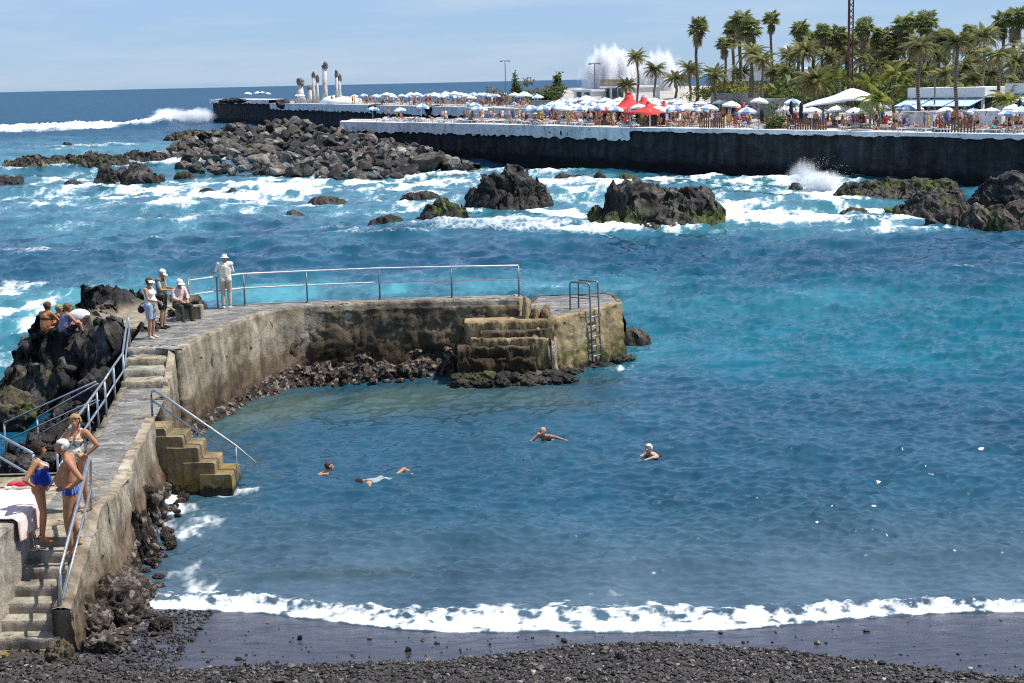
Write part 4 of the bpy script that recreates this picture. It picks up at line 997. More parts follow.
DEF = dict(pelvis=(0, 0, .95), waist=(0, .0, 1.10), chest=(0, -.01, 1.29), neck=(0, -.015, 1.46), head=(0, .02, 1.61),
           shl=(-.18, -.02, 1.41), shr=(.18, -.02, 1.41), ell=(-.24, -.03, 1.13), elr=(.24, -.03, 1.13), wrl=(-.25, .04, .89), wrr=(.25, .04, .89),
           hipl=(-.09, 0, .92), hipr=(.09, 0, .92), knl=(-.10, .02, .50), knr=(.10, .02, .50), anl=(-.10, -.02, .085), anr=(.10, -.02, .085))
def capsule(p0, p1, r0, r1, n=14, rings=4):
    p0, p1 = np.asarray(p0, float), np.asarray(p1, float); t = p1 - p0; L = np.linalg.norm(t) + 1e-6; t = t / L
    a = np.cross(t, (0.3, .9, .2)); a /= np.linalg.norm(a); b = np.cross(t, a); V = []; 
    sec = [(-math.cos(k * PI / 2 / rings) * r0, math.sin(k * PI / 2 / rings) * r0) for k in range(rings + 1)] + [(L + math.sin(k * PI / 2 / rings) * r1, math.cos(k * PI / 2 / rings) * r1) for k in range(rings + 1)]
    for h, r in sec:
        r = max(r, 1e-4)
        for j in range(n): V.append(p0 + t * h + (a * math.cos(2 * PI * j / n) + b * math.sin(2 * PI * j / n)) * r)
    F = [(i * n + j, i * n + (j + 1) % n, (i + 1) * n + (j + 1) % n, (i + 1) * n + j) for i in range(len(sec) - 1) for j in range(n)]
    F += [tuple(range(n - 1, -1, -1)), tuple((len(sec) - 1) * n + j for j in range(n))]
    return V, F
def ellips(c, r, R=None, n=16):
    V = []; F = []; c = np.asarray(c, float); m_ = n // 2
    for i in range(m_ + 1):
        th = PI * (i + .02) / (m_ + .04)
        for j in range(n):
            v = np.array([math.sin(th) * math.cos(2 * PI * j / n) * r[0], math.sin(th) * math.sin(2 * PI * j / n) * r[1], math.cos(th) * r[2]])
            V.append(c + (R @ v if R is not None else v))
    F = [(i * n + j, (i + 1) * n + j, (i + 1) * n + (j + 1) % n, i * n + (j + 1) % n) for i in range(m_) for j in range(n)]
    F += [tuple(range(n)), tuple(m_ * n + j for j in range(n - 1, -1, -1))]
    return V, F
def rotz(a): return np.array([[math.cos(a), -math.sin(a), 0], [math.sin(a), math.cos(a), 0], [0, 0, 1]])
def rotx(a): return np.array([[1, 0, 0], [0, math.cos(a), -math.sin(a)], [0, math.sin(a), math.cos(a)]])
HANDS = {}
def make_body(name, J=None, H=1.7, female=False, fat=0.0, head_yaw=0.0, head_pitch=0.0, voxel=.013, fingers=True, skin=None, bust=.0, curl=.6, hand_dir=None, feet=True, toe_dir=None):
    """a posed body as one continuous surface; returns the mesh and the skeleton segments"""
    k = H / 1.70
    j = {a: np.array(b, float) * k for a, b in DEF.items()}
    if J:
        for a, b in J.items(): j[a] = np.array(b, float) * k
    S = []      # (tag, p0, p1, r0, r1)
    def cap(tag_, a, b, r0, r1): S.append((tag_, np.asarray(a, float), np.asarray(b, float), r0 * k, r1 * k))
    f = 1 + fat
    for s_, sg in (('l', -1), ('r', 1)):
        cap('upperarm', j['sh' + s_], j['el' + s_], .050 * (1 + .4 * fat), .040); cap('forearm', j['el' + s_], j['wr' + s_], .040, .028)
        cap('thigh', j['hip' + s_], j['kn' + s_], .088 * (1 + .3 * fat), .056); 
        cm = j['kn' + s_] * .68 + j['an' + s_] * .32; bk = np.cross(j['an' + s_] - j['kn' + s_], (1, 0, 0)); bk = bk / (np.linalg.norm(bk) + 1e-6)
        cap('shin', j['kn' + s_], cm, .054, .055); cap('shin', cm, j['an' + s_], .055, .036)
        cap('shoulder', j['chest'] + (j['sh' + s_] - j['chest']) * .55 + np.array([0, 0, .01]), j['sh' + s_], .075, .060)
        cap('trap', j['neck'] + np.array([0, 0, -.0]), j['sh' + s_] + np.array([0, 0, .005]), .045, .045)
    up_ = j['chest'] - j['waist']; up_ /= np.linalg.norm(up_); hp = j['hipr'] - j['hipl']; hp /= np.linalg.norm(hp) + 1e-6
    fw = np.cross(up_, hp); fw /= np.linalg.norm(fw) + 1e-6; shv = j['shr'] - j['shl']; shv /= np.linalg.norm(shv)
    w1 = .085 if female else .075
    for sg in (-1, 1):
        cap('pelvis', j['pelvis'] + hp * sg * .075 * k, j['pelvis'] + hp * sg * .055 * k + up_ * .08 * k, (.092 if female else .082) * (1 + .2 * fat), .085 * (1 + .5 * fat))
        cap('pelvis', j['hip' + 'lr'[(sg + 1) // 2]] - fw * .05 * k, j['hip' + 'lr'[(sg + 1) // 2]] - fw * .035 * k + up_ * .06 * k, .078 if female else .07, .07)
        cap('belly', j['waist'] + shv * sg * .055 * k, j['chest'] + shv * sg * .075 * k - up_ * .06 * k, .085 * (1 + .6 * fat), .092 * (1 + .2 * fat))
        cap('chest', j['chest'] + shv * sg * .07 * k, j['chest'] + shv * sg * .08 * k + up_ * .08 * k, .094 + .02 * fat, .07)
        if bust: cap('chest', j['chest'] + shv * sg * .075 * k + fw * (.07 + .3 * bust) * k - up_ * .0 * k, j['chest'] + shv * sg * .07 * k + fw * .05 * k + up_ * .07 * k, .058 + bust * .35, .04)
    cap('belly', j['waist'] - up_ * .05 * k, j['chest'] + up_ * .03 * k, .112 + .04 * fat, .112)
    cap('chest', j['chest'], j['chest'] + up_ * .10 * k, .108, .08)
    if fat: cap('belly', j['waist'] + fw * (.03 + .10 * fat) * k - up_ * .02 * k, j['waist'] + fw * (.02 + .05 * fat) * k + up_ * .10 * k, .10 + .06 * fat, .09 + .03 * fat)
    hd = j['head']; Rh = rotz(head_yaw) @ rotx(head_pitch)
    fh = Rh @ np.array([0, 1., 0]); uh = Rh @ np.array([0, 0, 1.]); rh = Rh @ np.array([1., 0, 0])
    cap('neck', j['neck'] - up_ * .03 * k, hd - fh * .02 * k - uh * .05 * k, .056 if not female else .048, .05 if not female else .044)
    cap('head', hd - fh * .02 * k + uh * .035 * k, hd + fh * .012 * k + uh * .03 * k, .083, .079)
    cap('head', hd + fh * .03 * k - uh * .01 * k, hd + fh * .045 * k - uh * .075 * k, .066, .040)
    cap('head', hd + fh * .085 * k + uh * .01 * k, hd + fh * .108 * k - uh * .022 * k, .012, .017)       # nose
    cap('head', hd + fh * .085 * k - uh * .055 * k, hd + fh * .088 * k - uh * .057 * k, .020, .020)        # lips
    for sg in (-1, 1):
        cap('head', hd + rh * sg * .082 * k - fh * .01 * k + uh * .012 * k, hd + rh * sg * .086 * k - fh * .012 * k - uh * .022 * k, .018, .014)  # ears
    fing = []
    for s_, sg in (('l', -1), ('r', 1)):
        w_ = j['wr' + s_]; d = w_ - j['el' + s_]; d /= np.linalg.norm(d)
        if hand_dir and s_ in hand_dir and hand_dir[s_] is not None: d = np.array(hand_dir[s_], float); d /= np.linalg.norm(d)
        side = np.cross(d, fw * sg); 
        if np.linalg.norm(side) < .2: side = np.cross(d, up_)
        side /= np.linalg.norm(side); pn = np.cross(side, d)        # palm across direction, palm normal
        acr = pn if abs(pn @ fw) > abs(side @ fw) else side; nrm_ = np.cross(d, acr)
        if nrm_ @ (j['pelvis'] - w_) < 0: nrm_ = -nrm_
        if acr @ fw < 0: acr = -acr
        for u in (-1, 0, 1): cap('hand', w_ + acr * u * .016 * k, w_ + d * .08 * k + acr * u * .026 * k, .018, .015)
        if fingers:
            for q_, (ln, of) in enumerate(((.070, .036), (.080, .012), (.074, -.012), (.058, -.034))):
                b0 = w_ + d * .075 * k + acr * of * k; b1 = b0 + (d * .95 + nrm_ * .3 * curl) * ln * .5 * k; b2 = b1 + (d * .7 + nrm_ * .9 * curl) * ln * .5 * k
                cap('hand', b0, b1, .0095, .009); cap('hand', b1, b2, .009, .0075)
            b0 = w_ + d * .02 * k + acr * .03 * k; b1 = b0 + (d * .6 + acr * .6 + nrm_ * .3) * .045 * k; cap('hand', b0, b1, .013, .0105); cap('hand', b1, b1 + (d * .8 + acr * .1 + nrm_ * .5) * .032 * k, .0105, .008)
        if feet:
            an = j['an' + s_]; td = np.array(toe_dir[s_], float) if toe_dir and s_ in toe_dir else np.array([sg * .18, 1., 0]); td /= np.linalg.norm(td)
            dn = np.array([0, 0, -1.]) if abs(td[2]) < .5 else np.cross(td, hp)
            cap('foot', an + dn * .045 * k - td * .035 * k, an + dn * .03 * k + td * .05 * k, .036, .036)
            ac2 = np.cross(td, dn)
            for u in (-1, 0, 1): cap('foot', an + dn * .05 * k + td * .03 * k + ac2 * u * .012, an + dn * .062 * k + td * (.165 - .012 * abs(u)) * k + ac2 * u * .028 * k, .030, .018)
    V, F = [], []
    for sdef in S:
        v, fc = capsule(*sdef[1:]); b = len(V); V += v; F += [tuple(b + i for i in q) for q in fc]
    me = bpy.data.meshes.new(name); me.from_pydata([tuple(v) for v in V], [], F)
    o = bpy.data.objects.new('tmp', me); COL.objects.link(o)
    md = o.modifiers.new('r', 'REMESH'); md.mode = 'VOXEL'; md.voxel_size = voxel * k; md.use_smooth_shade = True
    sm = o.modifiers.new('s', 'SMOOTH'); sm.factor = .5; sm.iterations = 3 if voxel < .02 else 1
    dg = bpy.context.evaluated_depsgraph_get(); out = bpy.data.meshes.new_from_object(o.evaluated_get(dg)); out.name = name
    bpy.data.objects.remove(o); bpy.data.meshes.remove(me)
    n = len(out.vertices); X = np.empty(n * 3, np.float32); out.vertices.foreach_get('co', X); X = X.reshape(-1, 3).astype(float)
    best = np.full(n, 9.); own = np.zeros(n, int); tpar = np.zeros(n); tags = sorted(set(s_[0] for s_ in S)); 
    for tg, a, b, r0, r1 in S:
        ab = b - a; t_ = np.clip(((X - a) @ ab) / (ab @ ab + 1e-9), 0, 1); dd = np.linalg.norm(X - a - t_[:, None] * ab, axis=1) - (r0 + (r1 - r0) * t_)
        mk = dd < best; best[mk] = dd[mk]; own[mk] = tags.index(tg); tpar[mk] = t_[mk]
    info = dict(X=X, own=np.array(tags)[own], t=tpar, j=j, k=k, fh=fh, uh=uh, rh=rh, fw=fw, up=up_, hd=hd, hp=hp)
    out.materials.append(skin or SK_MED)
    if voxel < .02:        # eyes and mouth
        out.materials.append(M_EYE); out.materials.append(M_LIP)
        mi = np.zeros(len(out.polygons), np.int32); C = np.empty(len(out.polygons) * 3, np.float32); out.polygons.foreach_get('center', C); C = C.reshape(-1, 3)
        L_ = (C - hd) / k; lx, ly, lz = L_ @ rh, L_ @ fh, L_ @ uh
        mi[(ly > .05) & (np.hypot((np.abs(lx) - .032) / .014, (lz - .012) / .008) < 1)] = 1
        mi[(ly > .06) & (np.hypot(lx / .026, (lz + .056) / .007) < 1)] = 2
        out.polygons.foreach_set('material_index', mi)
    return out, info
def garment(name, me, info, mask, off, mat, parent, thick=.006, flare=None):
    """a layer over part of the body, following it"""
    n = len(me.vertices); X = info['X']; N = np.empty(n * 3, np.float32); me.vertices.foreach_get('normal', N); N = N.reshape(-1, 3)
    o_ = np.full(n, off, float) if np.isscalar(off) else off
    Y = X + N * o_[:, None]
    if flare is not None: Y = Y + flare
    Fs = [tuple(p.vertices) for p in me.polygons if all(mask[i] for i in p.vertices)]
    used = sorted(set(i for f in Fs for i in f)); mp = {a: b for b, a in enumerate(used)}
    g = bpy.data.meshes.new(name); g.from_pydata([tuple(Y[i]) for i in used], [], [tuple(mp[i] for i in f) for f in Fs]); g.materials.append(mat)
    g.polygons.foreach_set('use_smooth', [True] * len(g.polygons))
    o = ob(name, g, None, parent); 
    s = o.modifiers.new('t', 'SOLIDIFY'); s.thickness = thick; s.offset = -1
    return o
def isin(info, *tags): return np.isin(info['own'], tags)
def hair(me, info, mat, parent, style='short', off=.014):
    X = (info['X'] - info['hd']) / info['k']; lx, ly, lz = X @ info['rh'], X @ info['fh'], X @ info['uh']
    h = isin(info, 'head') | isin(info, 'neck')
    if style == 'short': mk = h & ((lz > .055 + .10 * np.clip(ly, -.2, .2)) | ((ly < -.005) & (lz > -.045) & (np.abs(lx) < .1))) & (ly < .075)
    elif style == 'bob': mk = h & ((lz > .05 + .1 * np.clip(ly, -.2, .2)) | ((ly < .02) & (lz > -.085))) & (ly < .078)
    else: mk = h & ((ly < -.03) & (lz > -.05) & (lz < .07) | (ly < .0) & (lz > -.02) & (lz < .04) & (np.abs(lx) > .06))    # fringe round a bald crown
    nz_ = .007 * fbm(info['X'] * 45, 2, seed=3) + .004 * fbm(info['X'] * 110, 2, seed=4)
    return garment('hair', me, info, mk, np.maximum(off + nz_ * (1.0 if off < .02 else 1.6), .004), mat, parent, .012)
def hat(info, mat, parent, brim=.05, cap_only=False, up=.02, r=.098, visor=False):
    k = info['k']; R = np.stack([info['rh'], info['fh'], info['uh']], 1); mb = MB(); n = 20; V = []; prof = []
    if not visor: prof = [(r * .3, .115 + up), (r * .72, .10 + up), (r * .97, .065 + up), (r * 1.02, .035 + up), (r * 1.03, .02 + up)]
    else: prof = [(r * 1.0, .055 + up), (r * 1.03, .03 + up), (r * 1.03, .015 + up)]
    if brim and not cap_only: prof += [(r * 1.03 + brim, .0 + up), (r * 1.03 + brim, -.006 + up)]
    for rr, z in prof:
        for q in range(n):
            a = 2 * PI * q / n; V.append((R @ np.array([rr * math.cos(a) * .92, rr * math.sin(a) - .008, z])) * k + info['hd'])
    F = [(i * n + q, i * n + (q + 1) % n, (i + 1) * n + (q + 1) % n, (i + 1) * n + q) for i in range(len(prof) - 1) for q in range(n)]
    if not visor: F.append(tuple(range(n)))
    mb.add(V, F)
    if cap_only:      # a peak in front
        V = []; m_ = 9
        for rr, dz in ((r * 1.0, .018), (r * 1.0 + .075, -.002)):
            for q in range(m_):
                a = PI * (.15 + .7 * q / (m_ - 1)); V.append((R @ np.array([rr * math.cos(a) * .92, rr * math.sin(a) - .008, dz + up])) * k + info['hd'])
        mb.add(V, [(q, q + 1, m_ + q + 1, m_ + q) for q in range(m_ - 1)])
    o = mb.build('hat', mat, parent, True); s = o.modifiers.new('t', 'SOLIDIFY'); s.thickness = .006; return o
def person(label, pos, yaw, me, info, group=None):
    o = ob('person', me, None, None, tuple(pos)); o.rotation_euler = (0, 0, yaw); return tag(o, label, 'person', group)
def zrel(info): return info['X'][:, 2] / info['k']
H_WHITE = cloth_mat('white_hair', (.62, .60, .56)); H_GREY = cloth_mat('grey_hair', (.36, .34, .31)); H_DARK = cloth_mat('dark_hair', (.035, .022, .018)); H_BLOND = cloth_mat('blond_hair', (.32, .22, .11)); H_BROWN = cloth_mat('brown_hair', (.09, .05, .03))
C_BLUE = cloth_mat('royal_blue_lycra', (.012, .045, .30), .45); C_NAVY = cloth_mat('navy_lycra', (.008, .012, .09), .5); C_WHITE = cloth_mat('white_cotton', (.80, .80, .78)); C_CREAM = cloth_mat('cream_cotton', (.78, .73, .58)); C_BEIGE = cloth_mat('beige_trousers_cloth', (.50, .42, .30))
C_KHAKI = cloth_mat('khaki_cloth', (.16, .15, .10)); C_BLACK = cloth_mat('black_cloth', (.02, .02, .022)); C_DARKT = cloth_mat('dark_trousers_cloth', (.05, .047, .042)); C_PINK = cloth_mat('pale_pink_cloth', (.72, .52, .48)); C_DENIM = cloth_mat('pale_denim', (.32, .38, .47)); C_PURP = cloth_mat('grey_violet_cloth', (.20, .19, .30)); C_ORANGE = cloth_mat('orange_cloth', (.55, .16, .03)); C_GREY = cloth_mat('grey_cloth', (.38, .39, .40))
m = NT('floral_lycra', .6, .2); vv = m.voro(m.opos(), 28, 'F1', 'Color'); sc_ = m.node('ShaderNodeSeparateColor'); m.link(vv, sc_.inputs[0])
m.color(m.ramp(sc_.outputs[0], [(0, (.70, .64, .52)), (.45, (.62, .56, .45)), (.55, (.30, .26, .20)), (.75, (.10, .085, .08)), (.85, (.66, .6, .5))])); C_FLORAL = m.mat
m = NT('striped_trunks', .5, .3); wv_ = m.node('ShaderNodeTexWave'); wv_.inputs['Scale'].default_value = 9; m.link(m.opos(), wv_.inputs['Vector']); m.color(m.ramp(wv_.outputs['Fac'], [(.55, (.015, .04, .26)), (.75, (.16, .28, .55))])); C_TRUNK = m.mat

# --- the three bathers at the head of the beach stairs
# woman in the blue swimsuit, hand on hip, turned to the man
J = dict(elr=(.34, -.20, 1.16), wrr=(.18, -.06, 1.0), ell=(-.27, -.10, 1.15), wrl=(-.26, .06, .93), chest=(0, .0, 1.28), neck=(0, .0, 1.455), head=(0, .05, 1.60), knl=(-.10, .03, .50), knr=(.09, .05, .50), anl=(-.12, -.02, .085), anr=(.10, .0, .085))
me, inf = make_body('person', J, 1.68, True, .52, .1, -.05, .0125, True, SK_TAN, .09, hand_dir={'r': (-.5, .8, -.1)})
pos = P(43, 541, ZP)
o = person('woman in a royal blue swimsuit with dark short hair, hand on hip', pos, -PI / 2 + .25, me, inf)
zr = zrel(inf); tor = isin(inf, 'pelvis', 'belly', 'chest', 'thigh', 'shoulder')
L = (inf['X'] - inf['j']['pelvis']) / inf['k']; lx = L @ inf['hp']; lf = L @ inf['fw']
mk = tor & ((zr > .86 + .12 * np.clip(np.abs(lx) - .02, 0, .2) / .1) & (zr < 1.30 - .10 * (lf < -.04)) & (np.abs(lx) < .19))
garment('swimsuit', me, inf, mk, .006, C_BLUE, o)
mk = isin(inf, 'chest', 'shoulder', 'trap') & (zr > 1.28) & (np.abs(np.abs(lx) - .085) < .024)
garment('swimsuit_strap', me, inf, mk, .006, cloth_mat('pale_blue_strap', (.55, .63, .74)), o)
hair(me, inf, H_DARK, o, 'bob', .03)
# man in trunks, white hair, hand on hip
J = dict(ell=(-.33, -.22, 1.16), wrl=(-.17, -.04, 1.0), elr=(.27, -.06, 1.14), wrr=(.24, .12, .95), neck=(0, .02, 1.45), head=(0, .075, 1.60), chest=(0, -.01, 1.28), knl=(-.10, .06, .50), anl=(-.09, .02, .0), knr=(.10, .0, .5), anr=(.11, -.06, .085))
me, inf = make_body('person', J, 1.86, False, .6, -.0, .05, .0125, True, SK_TAN, .03, hand_dir={'l': (.5, .8, -.1)})
pos = P(74, 548, ZP - .10)
o = person('bare chested white haired man in blue swimming trunks on the stairs', pos, PI / 2 + .15, me, inf)
zr = zrel(inf); L = (inf['X'] - inf['j']['pelvis']) / inf['k']; lf = L @ inf['fw']; lx = L @ inf['hp']
mk = isin(inf, 'pelvis', 'thigh', 'belly') & (zr > .86 + .3 * np.clip(np.abs(lx) - .06, 0, .06)) & (zr < 1.02 - .12 * np.clip(lf, 0, .2))
garment('swimming_trunks', me, inf, mk, .007, C_TRUNK, o); hair(me, inf, H_WHITE, o, 'short', .012)
# second woman behind, facing the beach, hands on hips
J = dict(elr=(.38, -.06, 1.18), wrr=(.19, .03, 1.02), ell=(-.36, -.08, 1.18), wrl=(-.19, .03, 1.02))
me, inf = make_body('person', J, 1.74, True, .48, .45, .0, .0125, True, SK_TAN, .08, hand_dir={'r': (-.6, .7, -.2), 'l': (.6, .7, -.2)})
pos = P(82, 510, ZP)
o = person('fair haired woman in a pale patterned swimsuit, hands on hips, behind the man in trunks', pos, PI - .35, me, inf)
zr = zrel(inf); L = (inf['X'] - inf['j']['pelvis']) / inf['k']; lx = L @ inf['hp']; lf = L @ inf['fw']
mk = isin(inf, 'pelvis', 'belly', 'chest', 'thigh', 'shoulder') & (zr > .87 + .12 * np.clip(np.abs(lx) - .02, 0, .2) / .1) & (zr < 1.31 - .15 * (lf < -.03)) & (np.abs(lx) < .18)
garment('swimsuit', me, inf, mk, .006, C_FLORAL, o); hair(me, inf, H_BLOND, o, 'bob', .02)
mk = isin(inf, 'chest', 'shoulder', 'trap') & (zr > 1.29) & (np.abs(np.abs(lx) - .09) < .02)
garment('swimsuit_strap', me, inf, mk, .006, C_FLORAL, o)

# --- the group on the pier
VOX = .016
def shorts(me, inf, mat, o, zlo, zhi, off=.02, name='shorts', n_=isin): return garment(name, me, inf, isin(inf, 'pelvis', 'thigh', 'belly', 'shin') & (zrel(inf) > zlo) & (zrel(inf) < zhi), off, mat, o, .008)
def top(me, inf, mat, o, zlo, zhi, off=.012, sleeves=0.0, name='shirt'):
    t_ = inf['t']; m1 = isin(inf, 'belly', 'chest', 'shoulder', 'trap', 'pelvis') & (zrel(inf) > zlo) & (zrel(inf) < zhi)
    m1 |= (inf['own'] == 'upperarm') & (t_ < sleeves)
    if sleeves > 1: m1 |= (inf['own'] == 'forearm') & (t_ < sleeves - 1)
    return garment(name, me, inf, m1, off, mat, o, .008)
def shoes(me, inf, mat, o): return garment('shoes', me, inf, isin(inf, 'foot'), .008, mat, o)
# in white vest and pale shorts, holding a rod
J = dict(elr=(.23, .06, 1.14), wrr=(.15, .28, 1.08), ell=(-.24, -.02, 1.13), wrl=(-.17, .2, 1.02))
me, inf = make_body('person', J, 1.66, True, .35, -.1, -.1, VOX, True, SK_MED, .06)
pos = P(152, 338.5, ZD); o = person('person in white sleeveless top and pale blue shorts holding a fishing rod', pos, -PI / 2 - .25, me, inf)
rod_hand = np.array(pos) + rotz(-PI / 2 - .25) @ (np.array([0, .32, 1.05]) * 1.66 / 1.7)
top(me, inf, C_WHITE, o, .93, 1.40, .014, 0, 'sleeveless_top'); shorts(me, inf, C_DENIM, o, .56, 1.0, .03); hair(me, inf, H_BROWN, o, 'bob', .018); hat(inf, C_CREAM, o, .05, True, .012, .1, True); shoes(me, inf, C_BEIGE, o)
# man in khaki vest and white cap, looking down at his hands
J = dict(elr=(.25, .08, 1.15), wrr=(.13, .30, 1.14), ell=(-.25, .06, 1.15), wrl=(-.11, .30, 1.16), head=(0, .06, 1.595), neck=(0, .02, 1.455))
me, inf = make_body('person', J, 1.70, False, .12, .1, -.45, VOX, True, SK_MED)
pos = P(163.5, 328.5, ZD); o = person('man in khaki vest, black shorts and white cap standing with his head bent', pos, -PI / 2 - .15, me, inf)
top(me, inf, C_GREY, o, .95, 1.49, .010, .85, 'shirt'); top(me, inf, C_KHAKI, o, .90, 1.47, .024, 0, 'vest'); shorts(me, inf, C_BLACK, o, .56, .98, .028); hat(inf, C_WHITE, o, 0, True, .012); shoes(me, inf, C_BLACK, o)
# seated man, pink shirt
SIT = dict(pelvis=(0, -.05, .50), waist=(0, -.05, .66), chest=(0, .0, .85), neck=(0, .04, 1.01), head=(0, .10, 1.15), shl=(-.18, .02, .97), shr=(.18, .02, .97), ell=(-.24, .12, .73), elr=(.24, .12, .73), wrl=(-.10, .34, .64), wrr=(.10, .34, .64),
           hipl=(-.09, -.03, .47), hipr=(.09, -.03, .47), knl=(-.16, .40, .48), knr=(.16, .40, .48), anl=(-.15, .42, .085), anr=(.16, .44, .085))
me, inf = make_body('person', SIT, 1.70, False, .15, .2, -.3, VOX, True, SK_MED)
pos = P(179, 320.5, ZD); o = person('man in white cap and pale pink shirt seated on the stone block', pos + np.array([.0, .12, -.04]), PI + .75, me, inf)
garment('shirt', me, inf, (isin(inf, 'belly', 'chest', 'shoulder', 'trap') | ((inf['own'] == 'upperarm')) | ((inf['own'] == 'forearm') & (inf['t'] < .7))) & (zrel(inf) > .56), .014, C_PINK, o)
garment('trousers', me, inf, isin(inf, 'pelvis', 'thigh', 'shin') & (zrel(inf) < .64), .018, C_DARKT, o); hat(inf, C_WHITE, o, 0, True, .012); shoes(me, inf, C_BLACK, o)
# man in white at the railing, seen from behind
J = dict(ell=(-.30, .10, 1.18), wrl=(-.40, .36, 1.10), elr=(.25, .06, 1.14), wrr=(.16, .30, 1.06))
me, inf = make_body('person', J, 1.66, False, .25, .15, -.1, VOX, True, SK_MED)
pos = P(227, 308.2, ZD); o = person('man in white hat, cream vest and beige trousers leaning at the sea railing', pos, .2, me, inf)
top(me, inf, C_WHITE, o, .95, 1.49, .010, 1.0, 'shirt'); top(me, inf, C_CREAM, o, .80, 1.475, .03, 0, 'vest')
garment('trousers', me, inf, isin(inf, 'pelvis', 'thigh', 'shin') & (zrel(inf) > .10) & (zrel(inf) < .98), .02, C_BEIGE, o); hat(inf, C_WHITE, o, .055, False, .012); shoes(me, inf, C_WHITE, o)
# fishing rods and bag
m_rod = simple('rod_varnish', (.10, .09, .085), .35, .1, 8, .5)
def rodthing(label, a, b, butt):
    a, b = np.asarray(a, float), np.asarray(b, float); r = thing('fishing_rod', label, 'fishing rod', tuple(a)); d = b - a
    MB().tube([(0, 0, 0), d], .016, 8, r2=.007).build('blank', m_rod, r, True); u = d / np.linalg.norm(d)
    MB().tube([-u * .02, u * butt], .022, 8).build('handle', C_BEIGE, r, True)
    MB().tube([u * (butt + .05) + (0, 0, -.02), u * (butt + .05) + (0, 0, -.09)], .03, 8).build('reel', m_dsteel, r, True)
e = PX(182, 44.5, ZD + .28); rodthing('pale fishing rod held low by the person in the sleeveless top', rod_hand + (-.05, 0, .02), e, .3)
rodthing('dark fishing rod leaning out over the sea railing, upper of two', PX(176, 46.8, ZD + .75), PX(214, 49.5, ZD + 1.45), .4)
rodthing('dark fishing rod leaning on the sea railing post, lower of two', PX(178, 46.8, ZD + .6), PX(210, 48.9, ZD + 1.18), .4)
q = P(141, 334, ZD); bag = thing('shoulder_bag', 'dark purple bag hanging at the hip of the person with the rod', 'bag', (pos_b := P(150, 338, ZD) + np.array([-.19, -.02, .80]))[:])
MB().add(*ellips((0, 0, 0), (.10, .08, .10))).build('bag_body', cloth_mat('dark_purple_cloth', (.05, .02, .05)), bag, True); MB().tube([(-.05, 0, .09), (.03, 0, .17), (.14, 0, .2)], .012, 6).build('strap', C_BLACK, bag, True)
# --- sunbathers on the outcrop
BACK = {a: np.array(b) for a, b in SIT.items()}
def lower(dz, J): return {a: (b[0], b[1], b[2] + dz) for a, b in J.items()}
S2 = lower(-.36, SIT); S2.update(knl=(-.14, .30, .42), knr=(.14, .31, .40), anl=(-.12, .40, .06), anr=(.14, .43, .06), wrl=(-.12, .36, .36), wrr=(.12, .36, .36), ell=(-.26, .18, .40), elr=(.26, .18, .40))
me, inf = make_body('person', S2, 1.80, True, .3, -.5, -.15, VOX, True, mat_skin('reddish_tan_skin', (.46, .19, .085)), .05)
q = P(43.5, 333, 2.42); o = person('woman with bare orange tanned back and brown bikini band sitting on the rock edge', q + np.array([0, .35, -.14]), -.35, me, inf)
L = (inf['X'] - inf['j']['chest']) / inf['k']; garment('bikini_band', me, inf, isin(inf, 'chest', 'belly') & (np.abs(L @ inf['up'] + .03) < .035), .006, cloth_mat('brown_lycra', (.06, .035, .02)), o)
garment('bikini_bottom', me, inf, isin(inf, 'pelvis') & (zrel(inf) < .24), .007, cloth_mat('brown_lycra_dark', (.05, .03, .02)), o); hair(me, inf, H_BROWN, o, 'bob', .022)
me, inf = make_body('person', S2, 1.74, True, .2, .2, -.1, VOX, True, SK_TAN, .05)
q = P(54, 327, 2.42); o = person('fair haired woman half hidden between two other sitters on the rock', q + np.array([-.06, .5, -.36]), -.9, me, inf)
hair(me, inf, H_BLOND, o, 'bob', .022); garment('bikini_top', me, inf, isin(inf, 'chest') & (zrel(inf) > .42) & (zrel(inf) < .52), .007, C_ORANGE, o)
me, inf = make_body('person', S2, 1.80, True, .5, -.25, -.15, VOX, True, SK_MED, .06)
q = P(63, 333.5, 2.42); o = person('stout sitter in grey violet top and dark shorts on the rock edge', q + np.array([0, .3, -.15]), -.8, me, inf)
garment('sleeveless_top', me, inf, isin(inf, 'chest', 'belly', 'shoulder') & (zrel(inf) > .16) & (zrel(inf) < .62), .014, C_PURP, o); garment('shorts', me, inf, isin(inf, 'pelvis', 'thigh') & ((inf['t'] < .8) | (inf['own'] == 'pelvis')) & (zrel(inf) < .34), .016, cloth_mat('navy_shorts_cloth', (.02, .022, .045)), o); hair(me, inf, cloth_mat('ginger_hair', (.20, .10, .045)), o, 'bob', .024)
# bags beside them
q = P(80, 323, 2.34); bme = rock_mesh('beach_bag', 771, 4, (.34, .16, .24), 7, .05, 0, 2, .7)
tag(ob('beach_bag', bme, C_WHITE, None, (q[0], q[1], 2.5)), 'plump white beach bag behind the sitters on the rock', 'bag')
q = P(71.5, 321, 2.34); bme = rock_mesh('carrier_bag', 772, 4, (.17, .12, .30), 7, .07, 0, 2, .65)
tag(ob('carrier_bag', bme, cloth_mat('green_plastic', (.08, .20, .12), .4), None, (q[0], q[1], 2.55)), 'green carrier bag between the sitters and the white bag', 'bag')

